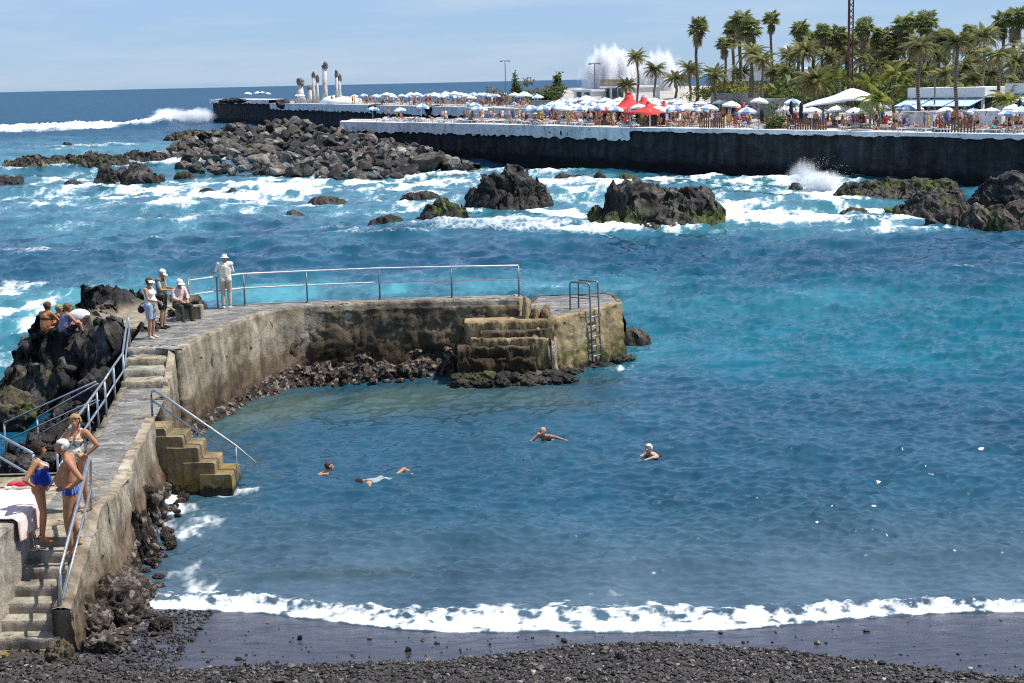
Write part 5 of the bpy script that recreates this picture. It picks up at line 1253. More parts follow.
# --- towel, sandals and red shoes on the side wall
m_tow = NT('striped_towel', .95, .1); wv_ = m_tow.node('ShaderNodeTexWave'); wv_.inputs['Scale'].default_value = 2.6; wv_.inputs['Distortion'].default_value = 1.5; m_tow.link(m_tow.opos(), wv_.inputs['Vector'])
m_tow.color(m_tow.ramp(wv_.outputs['Fac'], [(.3, (.74, .58, .54)), (.6, (.70, .40, .38)), (.9, (.76, .64, .60))])); m_tow.bump(m_tow.noise(m_tow.opos(), 60, 3), .006)
n1, n2 = 60, 34; U, V_ = np.meshgrid(np.linspace(0, 1, n1), np.linspace(0, 1, n2)); s_ = U * 1.75
yv = 24.7 + V_ * 1.9 + .05 * fbm(v3(U * 3, V_ * 3), 2, seed=3)
xe = np.interp(yv, [22.6, 25.5, 27.1], [-8.42, -8.20, -8.62]) + .02
flat = 1.35; xx = np.where(s_ < flat, xe - (flat - s_), xe + .05 * np.sin(np.clip((s_ - flat) / .06, 0, 1) * PI / 2)); zz_ = np.where(s_ < flat, 2.245, 2.245 - np.maximum(0, s_ - flat - .03))
zz_ = zz_ + np.where(s_ < flat, .035 * np.abs(fbm(v3(U * 5, V_ * 6), 3, seed=9)) + .03, 0); xx = xx + np.where(s_ > flat, .04 * np.sin(V_ * 17) * (s_ - flat) / .4 + .012, 0)
to = ob('towel', grid_mesh('towel', np.stack([xx, yv, zz_], -1)), m_tow.mat); sm = to.modifiers.new('t', 'SOLIDIFY'); sm.thickness = .012
tag(to, 'pale pink striped beach towel hanging over the side wall of the stairs', 'towel')
m_red = simple('red_rubber', (.48, .02, .03), .5)
for px, lab, a in ((12, 'red beach shoe on the pink towel, the one at the left', .3), (20, 'red beach shoe on the pink towel, the one nearer the woman in blue', -.2)):
    q = P(px, 488, 2.30); r = thing('beach_shoe', lab, 'shoe', tuple(q), a - 1.2)
    MB().add(*ellips((0, .0, .03), (.05, .14, .03))).build('sole', C_WHITE, r, True); MB().add(*ellips((0, .03, .06), (.055, .12, .055))).build('upper', m_red, r, True)
q = P(36.5, 547, ZP - .18); r = thing('striped_cloth', 'small pink and white striped cloth dropped on the top stair', 'cloth', tuple(q))
for i, (dx, a) in enumerate(((-.06, .4), (.02, .1), (.08, -.5))):
    MB().tube([(dx, .05, .05), (dx + .05 * a, -.03, .02), (dx + .25 * a, -.16, -.0)], .022, 8).build('fold', C_PINK if i % 2 == 0 else C_WHITE, r, True)

# --- swimmers
FL = dict(pelvis=(0, -.45, -.28), waist=(0, -.32, -.20), chest=(0, -.15, -.10), neck=(0, 0, .0), head=(0, .06, .14), shl=(-.18, -.04, -.06), shr=(.18, -.04, -.06), ell=(-.34, .12, -.16), elr=(.34, .12, -.16), wrl=(-.26, .36, -.14), wrr=(.26, .36, -.14), hipl=(-.09, -.47, -.3), hipr=(.09, -.47, -.3), knl=(-.14, -.85, -.42), knr=(.14, -.85, -.42), anl=(-.14, -1.25, -.5), anr=(.14, -1.25, -.5))
def swimmer(label, px, py, yaw, J, skin, hm, style, hy=0, hp_=0, dz=.0, fat=.1, fem=False):
    me, inf = make_body('person', J, 1.7, fem, fat, hy, hp_, VOX, True, skin, feet=True, toe_dir={'l': (0, -1, -.1), 'r': (0, -1, -.1)})
    q = P(px, py, 0); o = person(label, (q[0], q[1], dz), yaw, me, inf)
    if hm: hair(me, inf, hm, o, style, .012)
    return o, me, inf, q
swimmer('swimmer with thinning dark hair, face turned to the open bay', 327, 472, -PI / 2 + .3, FL, SK_MED, H_BROWN, 'short', .0, .1, -.01)
F2 = dict(FL); F2.update(pelvis=(0, -.62, -.02), waist=(0, -.45, -.02), chest=(0, -.24, .0), neck=(0, -.06, .03), head=(0, .06, .06), shl=(-.18, -.10, .03), shr=(.18, -.10, .03), ell=(-.34, .02, -.10), elr=(.36, .02, -.02), wrl=(-.24, .26, -.12), wrr=(.26, .26, -.08), hipl=(-.09, -.66, -.03), hipr=(.09, -.66, -.03), knl=(-.12, -1.06, -.05), knr=(.12, -1.06, -.05), anl=(-.14, -1.42, .02), anr=(.12, -1.40, .13))
o, me, inf, q = swimmer('face down snorkeller in a pale shirt with dark hair and mask', 361, 484, PI / 2 + .75, F2, SK_MED, H_DARK, 'short', .0, -.45, -.04)
garment('shirt', me, inf, isin(inf, 'belly', 'pelvis', 'thigh') | ((inf['own'] == 'chest') & (inf['t'] < .3)), .012, cloth_mat('pale_aqua_cloth', (.25, .31, .32)), o)
mb = MB(); c_ = inf['hd'] + inf['fh'] * .085 + inf['uh'] * .015
mb.tube([c_ - inf['rh'] * .06, c_ + inf['rh'] * .06], .032, 10); mb.build('mask', C_BLACK, o, True)
F3 = dict(FL); F3.update(ell=(-.36, -.02, .0), wrl=(-.62, .06, -.02), shr=(.18, -.03, .02), shl=(-.18, -.03, .0))
swimmer('bald swimmer with one arm stretched to the side, farthest out', 544, 438.5, PI - .55, F3, SK_MED, None, '', .25, .0, .06)
F4 = dict(FL); F4.update(elr=(.26, .10, -.12), wrr=(.2, .34, -.2), ell=(-.26, .20, -.02), wrl=(-.14, .46, -.08))
o, me, inf, q = swimmer('white haired swimmer reaching forward, farthest to the right', 650, 456.5, PI / 2 + .8, F4, SK_PALE, H_WHITE, 'bob', .2, .1, .07, .1, True)
garment('swimsuit', me, inf, isin(inf, 'chest', 'belly') & ((inf['X'] - inf['j']['neck']) @ inf['up'] < -.12), .008, C_BLACK, o)
# ------------------------------------------------------------------ the lido: sea wall, terrace, breakwater
def PT(px, py_top, z): return P(px, py_top, z)
ZW = 4.2
FWt = [(300, 121.3), (342, 121.8), (450, 123.5), (540, 125.5), (632, 128), (700, 129), (780, 130.5), (860, 132), (940, 133.5), (1024, 135), (1100, 136.5), (1180, 138)]
fw = np.array([P(a, b, ZW) for a, b in FWt]); fw[0] = fw[1] + (-.4, 6, 0)
fwp = np.array([proj(q)[0] for q in fw])
def wallD(px): return float(np.interp(px, fwp[1:], fw[1:, 1]))
TZ = ([0, 12, 25, 40, 60, 110, 260], [ZW, 4.25, 4.8, 5.6, 6.5, 7.0, 7.0])
def terr(px, off):
    """point of the terrace in the picture column px, off metres behind the sea wall"""
    D = wallD(px) + off; z = float(np.interp(off, *TZ)); q = PX(px, D, z); return q
m_pale = mat_concrete('white_washed_wall', (.56, .57, .58), (.70, .70, .70), (.78, .78, .77), .35, False, .35).mat
m_deckw = mat_concrete('pale_lido_deck', (.30, .27, .24), (.42, .39, .35), (.52, .49, .45), .2, False, .3).mat
m_basalt = NT('dark_basalt_wall', .9, .25); p = m_basalt.wpos()
n = m_basalt.noise(m_basalt.mapping(p, (1, 1, 1.6)), .8, 8, .65); bw = m_basalt.noise(m_basalt.mapping(p, (1, 1, .12)), 1.1, 6, .65)
zc = m_basalt.math('ADD', m_basalt.z(), m_basalt.math('MULTIPLY', m_basalt.math('SUBTRACT', n, .5), 1.5))
c = m_basalt.ramp(n, [(.3, (.014, .016, .019)), (.55, (.028, .031, .035)), (.75, (.055, .055, .056))]); c = m_basalt.mul(c, m_basalt.ramp(bw, [(.35, .55), (.5, 1.0), (.7, 1.9)]))
c = m_basalt.mix(m_basalt.smooth(zc, 1.4, .6), c, (.008, .008, .009)); m_basalt.color(c); m_basalt.bump(n, .1); m_basalt = m_basalt.mat

def band(name, pts, ztop, zbot, mat, parent, out=0.0, jag=0.0, amp=.05, du=.6, nz=8, seed=0, thick=None):
    q = resample(np.asarray(pts, float)[:, :2], du); tg = np.gradient(q, axis=0); tg /= np.linalg.norm(tg, axis=1)[:, None]; nr = np.stack([tg[:, 1], -tg[:, 0]], 1)
    nr = np.where((nr[:, 1:2] > 0), -nr, nr); rows = []
    jg = jag * np.abs(fbm(v3(q[:, 0] * .8, q[:, 1] * .8), 3, .7, seed=seed)) * 2
    if thick: rows.append(np.stack([q[:, 0] - nr[:, 0] * thick, q[:, 1] - nr[:, 1] * thick, np.full(len(q), ztop - .01)], 1))
    for k in range(nz + 1):
        t_ = k / nz; z = ztop * (1 - t_) + (zbot + jg) * t_ if k == nz else np.full(len(q), ztop * (1 - t_) + zbot * t_)
        q3 = np.stack([q[:, 0], q[:, 1], z], 1); d = out + amp * fbm(q3 * .9, 4, .55, seed=seed + 1) * (1 if k else .2)
        rows.append(np.stack([q[:, 0] + nr[:, 0] * d, q[:, 1] + nr[:, 1] * d, z], 1))
    rows.append(np.stack([q[:, 0] - nr[:, 0] * .3, q[:, 1] - nr[:, 1] * .3, rows[-1][:, 2] + .02], 1))
    return ob(name, grid_mesh(name, np.array(rows), smooth=False), mat, parent)

lw = thing('lido_sea_wall', 'long dark basalt sea wall of the lido with white parapet above the surf', 'sea wall', tuple(fw[4]))
def rel(parent, o): o.matrix_parent_inverse = Matrix.Translation(parent.location).inverted(); return o
pts = fw[:, :2]; i632 = 4
rel(lw, band('wall_face', pts, ZW - .02, -.8, m_basalt, lw, 0, 0, .22, .7, 14, 3))
wl = np.concatenate([pts[:i632], [pts[i632]]]); rel(lw, band('white_parapet', wl, ZW + .03, ZW - 1.42, m_pale, lw, .30, .5, .05, .5, 5, 5, 2.5))
rel(lw, band('coping', pts[i632:] + (pts[i632 + 1] - pts[i632]) * .004, ZW + .06, ZW - .42, m_pale, lw, .34, .22, .05, .5, 3, 7, 2.5))
q = PX(564, wallD(564) - .35, ZW - .75); me = rock_mesh('drain_hole', 801, 3, (.42, .12, .5), 6, .05); rel(lw, ob('drain_hole', me, m_basalt, lw, (q[0], q[1], q[2])))
# terrace ground
offs = [0, 2, 6, 12, 18, 25, 32, 40, 50, 60, 80, 110, 160, 260]; cols_ = np.linspace(0, 1, 90); q = resample(fw[1:], 1.0); q = q[np.linspace(0, len(q) - 1, 110).astype(int)]
G = []
for o_ in offs:
    z = float(np.interp(o_, *TZ)); lim = np.clip((q[:, 0] - 1.0) / 15, 0, 1); oo = np.minimum(o_, 13 + 260 * lim ** 1.6)
    zz = np.interp(oo, *TZ); G.append(np.stack([q[:, 0], q[:, 1] + oo, zz + .12 * fbm(v3(q[:, 0] * .1, q[:, 1] * 0 + oo * .1), 2, seed=3) * (oo > 14)], 1))
G.append(G[-1] + (0, .5, -8))
terr_me = grid_mesh('terrace', np.array(G)); struct(ob('terrace', terr_me, m_deckw), 'pale paved sunbathing terrace of the lido behind the sea wall', 'terrace')
# breakwater behind
bk = [P(a, b, 5.3)[:2] for a, b in [(272, 103.2), (320, 104), (370, 105), (420, 106.2), (470, 107.3), (520, 108.5), (600, 111)]]
bk2 = [P(213, 99.2, 6.0)[:2], P(240, 99.4, 6.0)[:2], P(273, 99.9, 6.0)[:2]]
bw_ = thing('breakwater', 'low white topped breakwater running out to sea behind the boulders', 'breakwater', (bk[0][0], bk[0][1], 0))
rel(bw_, band('breakwater_face', bk, 5.28, -.8, m_basalt, bw_, 0, 0, .25, 1.2, 10, 11)); rel(bw_, band('white_parapet', bk, 5.32, 3.7, m_pale, bw_, .55, .45, .06, .8, 4, 12, 1.0))
rel(bw_, band('breakwater_face', bk2, 5.98, -.8, m_basalt, bw_, 0, 0, .4, 1.2, 10, 13)); rel(bw_, band('white_parapet', bk2, 6.02, 4.9, m_pale, bw_, .95, .5, .1, .8, 4, 14, 1.0))
ends = [bk2[0] + np.array([0, 20.]), bk2[0]]
e0 = np.array([[(bk2[0][0], bk2[0][1] - .3 + t_, z_ + .3 * math.sin(t_ * 3 + z_)) for t_ in np.linspace(0, 22, 24)] for z_ in (6.0, 4, 2, 0, -1)]); rel(bw_, ob('breakwater_end', grid_mesh('breakwater_end', e0), m_basalt, bw_))
A = resample(np.array(bk), 3.0); g = np.stack([np.column_stack([A, np.full(len(A), 5.3)]), np.column_stack([A + (0, 14), np.full(len(A), 5.35)]), np.column_stack([A + (0, 30), np.full(len(A), 5.3)]), np.column_stack([A + (0, 30.4), np.full(len(A), -1)])]); rel(bw_, ob('breakwater_deck', grid_mesh('breakwater_deck', g), m_deckw, bw_))
A = resample(np.array(bk2), 3.0); g = np.stack([np.column_stack([A, np.full(len(A), 6.0)]), np.column_stack([A + (0, 22), np.full(len(A), 6.0)]), np.column_stack([A + (0, 22.4), np.full(len(A), -1)])]); rel(bw_, ob('breakwater_deck', grid_mesh('breakwater_deck', g), m_deckw, bw_))
bkx = np.array([proj((a[0], a[1], 5.3))[0] for a in bk])
def bpt(px, off): return PX(px, float(np.interp(px, bkx, [a[1] for a in bk])) + off, 5.33)
for i, px in enumerate((288, 338)):
    q = PX(px, float(np.interp(px, bkx, [a[1] for a in bk])) - .6, 4.65); o = ob('drain_hole', rock_mesh('drain_hole', 805, 3, (.6, .2, .55), 6, .05), m_basalt, bw_, tuple(q)); rel(bw_, o)
for i, px in enumerate((377, 433)):
    q = bpt(px, -.2); o = ob('boulder', rock_mesh('parapet_rock', 810 + i, 3, (1.5, 1.2, 1.0), 8, .1), m_volc, None, (q[0], q[1] - .4, 4.7)); tag(o, ('dark rock set in the white parapet of the breakwater, nearer the white sculptures', 'dark rock set in the white parapet of the breakwater, farther from the sculptures')[i], 'rock')
# grey retaining walls of the terrace
m_grey = mat_concrete('grey_retaining_wall', (.26, .27, .28), (.34, .35, .36), (.42, .42, .42), .3, False, .4).mat
def slab_wall(label, px0, px1, off, h, th=.5, mat=None, z0=0):
    a, b = terr(px0, off), terr(px1, off); c = (a + b) / 2; L = np.linalg.norm((b - a)[:2]); rz = math.atan2(b[1] - a[1], b[0] - a[0])
    mb = MB().box((0, 0, h / 2 - .2), (L, th, h + .4)); mb.box((0, 0, h + .05), (L + .08, th + .12, .1)); o = mb.build('garden_wall', mat or m_grey, None, False, (c[0], c[1], min(a[2], b[2]) + z0)); o.rotation_euler = (0, 0, rz)
    return tag(o, label, 'wall')
slab_wall('grey garden wall under the hedge between the palms', 712, 764, 38, 1.6); slab_wall('long pale grey wall behind the parasols left of the white awning', 750, 786, 22, 2.0)
slab_wall('low grey wall behind the red tents', 560, 628, 34, .9); slab_wall('grey planter wall right of the young palm', 902, 935, 6, 1.5, .5, m_pale); slab_wall('pale wall behind the dark posts on the right', 975, 1003, 5, 1.6, .5, m_pale); slab_wall('second pale terrace wall on the right', 900, 1030, 14, 1.3, .6, m_pale)
slab_wall('grey wall along the back of the breakwater', 532, 560, 30, 1.4); slab_wall('long grey step wall on the terrace left of the round dark tree', 470, 545, 11.5, .9, .5, m_grey); slab_wall('low pale wall across the terrace behind the crowd', 545, 606, 27, 1.1, .5, m_grey)

# ------------------------------------------------------------------ parasols
m_ub = simple('blue_canvas', (.18, .32, .55), .8); m_uw = simple('white_canvas', (.80, .80, .80), .8); m_ul = simple('pale_blue_canvas', (.40, .55, .68), .8); m_cream = simple('cream_canvas', (.72, .66, .56), .8)
def parasol_mesh(ma, mb_, r=.92, h=1.72):
    mb = MB(); n = 16; V = [(0, 0, h + .42)]
    for rr, z in ((.5, h + .27), (1.0, h)):
        for q in range(n): a = 2 * PI * q / n; V.append((r * rr * math.cos(a), r * rr * math.sin(a), z + (.0 if q % 2 else .02)))
    for q in range(n): a = 2 * PI * q / n; V.append((r * .99 * math.cos(a), r * .99 * math.sin(a), h - .16))
    b0 = len(mb.V); mb.V += V
    for q in range(n):
        m_ = (q // 2) % 2; q2 = (q + 1) % n
        for f in ((0, 1 + q, 1 + q2), (1 + q, 1 + n + q, 1 + n + q2, 1 + q2), (1 + n + q, 1 + 2 * n + q, 1 + 2 * n + q2, 1 + n + q2)): mb.F.append(tuple(b0 + i for i in f)); mb.M.append(m_)
    mb.m = 2; mb.tube([(0, 0, 0), (0, 0, h + .5)], .03, 6)
    return mb.mesh('parasol', [ma, mb_, m_uw])
UM = [parasol_mesh(m_ub, m_uw), parasol_mesh(m_uw, m_uw), parasol_mesh(m_ul, m_uw), parasol_mesh(m_uw, m_cream)]
def parasol(q, k, lab, grp, s=1.0):
    o = ob('parasol', UM[k], None, None, tuple(q)); o.rotation_euler = (random.uniform(-.08, .08), random.uniform(-.08, .08), random.uniform(0, 6)); o.scale = (s, s, s * random.uniform(.9, 1.05)); return tag(o, lab, 'parasol', grp)
KN = ['blue and white striped', 'plain white', 'pale blue and white', 'white and cream']
rs = np.random.RandomState(99)
def many_parasols(lst, fn, place, grp):
    for i_, (px, off, k) in enumerate(lst):
        k = 1 if (k == 0 and i_ % 3 == 1) else k
        parasol(fn(px, off), k, KN[k] + ' parasol ' + place, grp, rs.uniform(.88, 1.08))
many_parasols([(248, 0, 1), (258, 4, 0), (263, 2, 0), (268, 6, 2)], lambda px, o: PX(px, 362 + o, 6.0), 'on the outer tip of the breakwater', 'parasols on the tip of the breakwater')
many_parasols([(298, 9, 0), (302, 6, 1), (364, 9, 0), (376, 6, 0), (391, 10, 0), (407, 8, 0), (411, 12, 1), (417, 7, 2), (421, 13, 0), (428, 9, 0), (434, 6, 1), (439, 12, 0), (446, 9, 2), (449, 14, 0), (456, 8, 0), (461, 12, 1), (468, 7, 0), (474, 14, 0), (480, 22, 0), (484, 10, 2), (493, 20, 1), (496, 14, 0), (503, 24, 0), (517, 22, 1), (528, 26, 0), (536, 18, 2), (545, 26, 1), (355, 12, 1), (383, 14, 2), (402, 5, 2), (441, 4, 0), (466, 16, 1), (489, 6, 0)], bpt, 'on the far breakwater deck', 'parasols on the far breakwater')
many_parasols([(373, 5, 0), (401, 8, 2), (421, 3, 0), (476, 5, 0), (482, 8, 2), (474, 15, 0), (531, 6, 0), (540, 8, 2), (544, 3, 0), (556, 14, 0), (561, 9, 2), (566, 4, 1), (570, 18, 0), (576, 13, 0), (580, 6, 0), (584, 21, 1), (587, 9, 2), (592, 14, 0), (596, 5, 0), (600, 19, 0), (604, 10, 1), (609, 15, 2), (553, 22, 1), (563, 25, 0), (590, 26, 1), (606, 24, 2), (615, 8, 0), (621, 18, 1), (626, 11, 0)], terr, 'behind the white parapet of the sea wall', 'parasols behind the white parapet')
many_parasols([(645, 10, 2), (658, 14, 1), (668, 6, 1), (675, 4, 0), (681, 16, 2), (692, 22, 1), (699, 12, 0), (720, 26, 2), (730, 14, 1), (747, 4, 0), (758, 20, 1), (792, 18, 0), (797, 12, 2), (803, 7, 1), (812, 5, 3), (820, 16, 0), (826, 14, 2), (838, 9, 1), (846, 12, 2), (855, 7, 0), (866, 9, 0), (866, 16, 2), (877, 12, 2), (905, 9, 0), (912, 13, 2), (946, 10, 3), (972, 9, 0), (981, 6, 1), (990, 7, 0), (1007, 4, 0), (1013, 8, 1), (1020, 3, 2), (1030, 6, 0), (1002, 12, 1), (786, 9, 1), (708, 8, 2)], terr, 'on the terrace along the dark sea wall', 'parasols on the terrace')

many_parasols([(float(px_), float(o_), int(k_)) for px_, o_, k_ in zip(rs.uniform(548, 700, 34), rs.uniform(8, 27, 34), rs.choice([0, 1, 1, 2], 34))], terr, 'in the packed middle of the terrace', 'parasols in the packed middle of the terrace')
many_parasols([(float(px_), float(o_), int(k_)) for px_, o_, k_ in zip(rs.uniform(372, 540, 18), rs.uniform(2, 12, 18), rs.choice([0, 1, 1, 2], 18))], bpt, 'on the front of the far breakwater deck', 'parasols on the front of the breakwater')
# ------------------------------------------------------------------ red tents, awning, pavilion
m_red_c = simple('red_canvas', (.62, .05, .045), .7); 
def tent(label, px, off, r, h, neck, top_):
    q = terr(px, off); t_ = thing('red_tent', label, 'tent', tuple(q)); mb = MB(); n = 24; prof = [(r, 1.4), (r * .97, 1.55), (r * .64, 1.55 + .12 * (h - 1.55)), (r * .36, 1.55 + .36 * (h - 1.55)), (neck * 1.2, 1.55 + .75 * (h - 1.55)), (neck, h), (neck * .5, h + .02)]; V = []
    for rr, z in prof:
        for k in range(n):
            a = 2 * PI * k / n; V.append((rr * math.cos(a), rr * math.sin(a), z - (.22 * abs(math.sin(a * 3)) if rr == r else 0)))
    mb.add(V, [(i * n + k, i * n + (k + 1) % n, (i + 1) * n + (k + 1) % n, (i + 1) * n + k) for i in range(len(prof) - 1) for k in range(n)]); mb.build('canopy', m_red_c, t_, True)
    for k in range(6): a = 2 * PI * (k + .5) / 6; MB().tube([(r * .93 * math.cos(a), r * .93 * math.sin(a), 0), (r * .93 * math.cos(a), r * .93 * math.sin(a), 1.8)], .05, 6).build('pole', m_uw, t_)
    MB().tube([(0, 0, h), (0, 0, h + .25)], neck * .8, 10).build('cap_ring', m_uw if top_ else m_red_c, t_)
tent('taller red peaked tent with a wide chimney top among the parasols', 629, 13, 3.1, 3.1, .42, False); tent('right hand red tent with a white tipped peak', 644, 14, 3.0, 2.75, .32, True); tent('low red tent in front of the two peaked ones', 648, 5, 2.4, 2.3, .2, False); tent('pale worn red tent to the right of the peaked ones', 664, 12, 2.4, 2.25, .2, False)
# white awning
a0, a1, a2, a3 = terr(795, 11), terr(870, 8), terr(874, 18), terr(800, 20)
aw = thing('white_awning', 'big white sail awning spread from a peak near the red mast', 'awning', tuple((a0 + a1) / 2)); c0 = (a0 + a1) / 2
pk = PX(852, wallD(852) + 13, 7.9); G = []
for v_ in np.linspace(0, 1, 10):
    row = []
    for u_ in np.linspace(0, 1, 22):
        b_ = (a0 * (1 - u_) + a1 * u_) * (1 - v_) + (a3 * (1 - u_) + a2 * u_) * v_; e = np.array([b_[0], b_[1], 0]); d_ = np.hypot((u_ - .72) / .75, (v_ - .5) / .9)
        row.append((b_[0] - c0[0], b_[1] - c0[1], 4.35 + 2.0 * max(0, 1 - d_) ** 1.1 + .1 * math.sin(u_ * 9) + 1.55 - c0[2]))
    G.append(row)
o = ob('canopy', grid_mesh('canopy', np.array(G)), m_uw, aw); s_ = o.modifiers.new('t', 'SOLIDIFY'); s_.thickness = .06
for b_ in (a0, a1, a2, a3): MB().tube([b_ - c0, b_ - c0 + (0, 0, 1.9)], .07, 8).build('pole', m_dsteel, aw)
m_glassd = simple('shaded_glass', (.03, .045, .055), .15, .1, 4, .6); m_bwhite = simple('white_render', (.76, .76, .74), .8, .08, 3); m_blueaw = simple('pale_blue_awning', (.45, .58, .68), .8)
def pavilion(label, px0, px1, off, h, deep=6):
    a, b = terr(px0, off), terr(px1, off); c = (a + b) / 2; L = np.linalg.norm((b - a)[:2]); t_ = thing('pavilion', label, 'pavilion', tuple(c), math.atan2((b - a)[1], (b - a)[0]))
    MB().box((0, deep / 2, h + .3), (L, deep, .9)).build('roof', m_bwhite, t_); MB().box((0, deep / 2 + .6, h / 2 - .1), (L * .94, deep - 1.2, h - .1)).build('room', m_glassd, t_)
    n = 5
    for k in range(n): MB().box((-L * .46 + L * .92 * k / (n - 1), .25, h / 2 - .15), (.22, .22, h)).build('post', m_bwhite, t_)
    for k in range(3):
        x0 = -L * .5 + L * k / 3; mb = MB(); V = [(x0 + .1, -.02, h - .25), (x0 + L / 3 - .1, -.02, h - .25), (x0 + L / 3 - .1, -2.2, h - .85), (x0 + .1, -2.2, h - .85)]; mb.add(V + [(x, y, z - .05) for x, y, z in V], [(0, 1, 2, 3), (7, 6, 5, 4), (2, 3, 7, 6)]); mb.build('awning', m_blueaw, t_)
pavilion('flat roofed white kiosk with pale blue awnings behind the palms', 907, 984, 17, 2.5); pavilion('small white flat roofed kiosk at the right edge', 1004, 1060, 19, 2.7)
def house(label, px0, px1, off, h, deep, wins, roofc=m_bwhite, z0=0):
    a, b = terr(px0, off), terr(px1, off); c = (a + b) / 2; L = np.linalg.norm((b - a)[:2]); t_ = thing('white_building', label, 'building', (c[0], c[1], c[2] + z0), math.atan2((b - a)[1], (b - a)[0]))
    MB().box((0, deep / 2, h / 2 - .5), (L, deep, h + 1)).build('wall', m_bwhite, t_); MB().box((0, deep / 2, h + .12), (L + .4, deep + .4, .24)).build('roof', roofc, t_)
    for x, z, w_, hh in wins:
        f = MB().box((x * L, -.03, z), (w_, .1, hh)).build('window', m_glassd, t_); MB().box((x * L, -.09, z - hh / 2 - .05), (w_ + .2, .14, .08)).build('sill', m_bwhite, f)
house('long white two storey building half hidden by the palm trunks', 716, 786, 60, 3.4, 9, [(x, z, 1.3, 1.2) for z in (1.4,) for x in (-.40, -.28, -.15, -.02, .1, .22, .34, .44)])
house('small white building with dark doorway left of the red tents', 574, 592, 38, 2.1, 5, [(-.2, 1.2, .9, 1.9), (.25, 1.4, 1.0, 1.2)])
house('white building with a stepped tan roof box beside the spray', 602, 624, 42, 2.3, 6, [(-.25, 1.6, 1.0, 1.3), (.1, 1.6, 1.0, 1.3), (.36, 1.6, .9, 1.3)])
q = terr(614, 46); o = MB().box((0, 0, .6), (3.4, 3, 1.2)).box((0, 0, 1.27), (3.7, 3.3, .14)).build('roof_box', m_tan, None, False, (q[0], q[1], q[2] + 1.9)); tag(o, 'tan box standing on the roof of the stepped white building', 'roof box')
q = terr(786, 62); tw = thing('white_turret', 'small white turret with a pointed cap among the palms', 'turret', tuple(q)); MB().tube([(0, 0, 0), (0, 0, 5.6)], .7, 16).build('wall', m_bwhite, tw); MB().tube([(0, 0, 5.6), (0, 0, 5.8), (0, 0, 6.6)], [.9, .85, .06], 16).build('roof', m_bwhite, tw)

# ------------------------------------------------------------------ red lattice mast, lamp posts, dark posts, sculptures
m_rust = simple('red_brown_paint', (.105, .045, .034), .6)
q = terr(849, 24); ms = thing('radio_mast', 'tall red brown lattice mast rising above the palm crowns', 'mast', tuple(q)); Hm = 22
for k in range(3):
    a = 2 * PI * k / 3; MB().tube([(.30 * math.cos(a), .30 * math.sin(a), 0), (.26 * math.cos(a), .26 * math.sin(a), Hm)], .075, 6).build('leg', m_rust, ms)
mb = MB()
for i in range(36):
    z0, z1 = Hm * i / 36, Hm * (i + 1) / 36
    for k in range(3):
        a, b = 2 * PI * k / 3, 2 * PI * (k + 1) / 3; mb.tube([(.29 * math.cos(a), .29 * math.sin(a), z0), (.29 * math.cos(b), .29 * math.sin(b), z1)], .04, 5)
mb.build('lattice', m_rust, ms)
for z_, r_ in ((15.9, .55), (16.7, .42)): MB().tube([(0, 0, z_), (0, 0, z_ + .35)], r_, 10).build('platform', m_rust, ms)
for x_, z_ in ((-.6, 16.9), (.62, 16.6), (.3, 17.6)): MB().box((x_, -.1, z_), (.16, .14, 1.3)).build('antenna', m_bwhite, ms)
def lamp(label, q, h):
    t_ = thing('lamp_post', label, 'lamp post', tuple(q)); MB().tube([(0, 0, 0), (0, 0, h)], .09, 8, r2=.06).build('pole', m_dsteel, t_); MB().box((0, 0, h), (1.3, .08, .08)).build('cross_arm', m_dsteel, t_)
    for s_ in (-.6, .6): MB().box((s_, -.1, h - .06), (.4, .4, .16)).build('lamp_head', m_dsteel, t_)
lamp('twin headed lamp post left of the cypress on the breakwater', bpt(506, 20), 7.0); lamp('twin headed lamp post beside the stepped white building', terr(595, 40), 5.6); lamp('twin headed lamp post rising from the palms by the kiosk', terr(934, 15), 4.2)
for px, off, h, lab in ((791, 5, 2.6, 'dark closed parasol left of the white awning'), (801, 4, 2.5, 'dark closed parasol under the left end of the white awning'), (762, 3, 1.9, 'thin dark cypress like closed parasol by the green shrub'), (1019, 7, 2.6, 'dark closed parasol at the right edge')):
    q = terr(px, off); t_ = thing('closed_parasol', lab, 'parasol', tuple(q)); MB().tube([(0, 0, .5), (0, 0, 1.0), (0, 0, h - .2), (0, 0, h)], [.13, .24, .17, .03], 10).build('folded_canopy', cloth_mat('dark_canvas', (.025, .028, .04)), t_, True); MB().tube([(0, 0, 0), (0, 0, .6)], .04, 6).build('pole', m_dsteel, t_)
for k in range(14):
    px = (672, 684, 690, 698, 703, 709, 716, 721, 728, 735, 741, 667, 680, 712)[k]; q = terr(px, 20 + (k * 7) % 17); o = ob('garden_rock', rock_mesh('garden_rock', 840 + k, 3, (rs.uniform(.7, 1.5), .8, rs.uniform(.5, 1.1)), 8, .15), m_volc, None, (q[0], q[1], q[2] + .3)); tag(o, 'dark lava rock in the planted bank right of the red tents', 'rock', 'lava rocks in the bank right of the red tents')
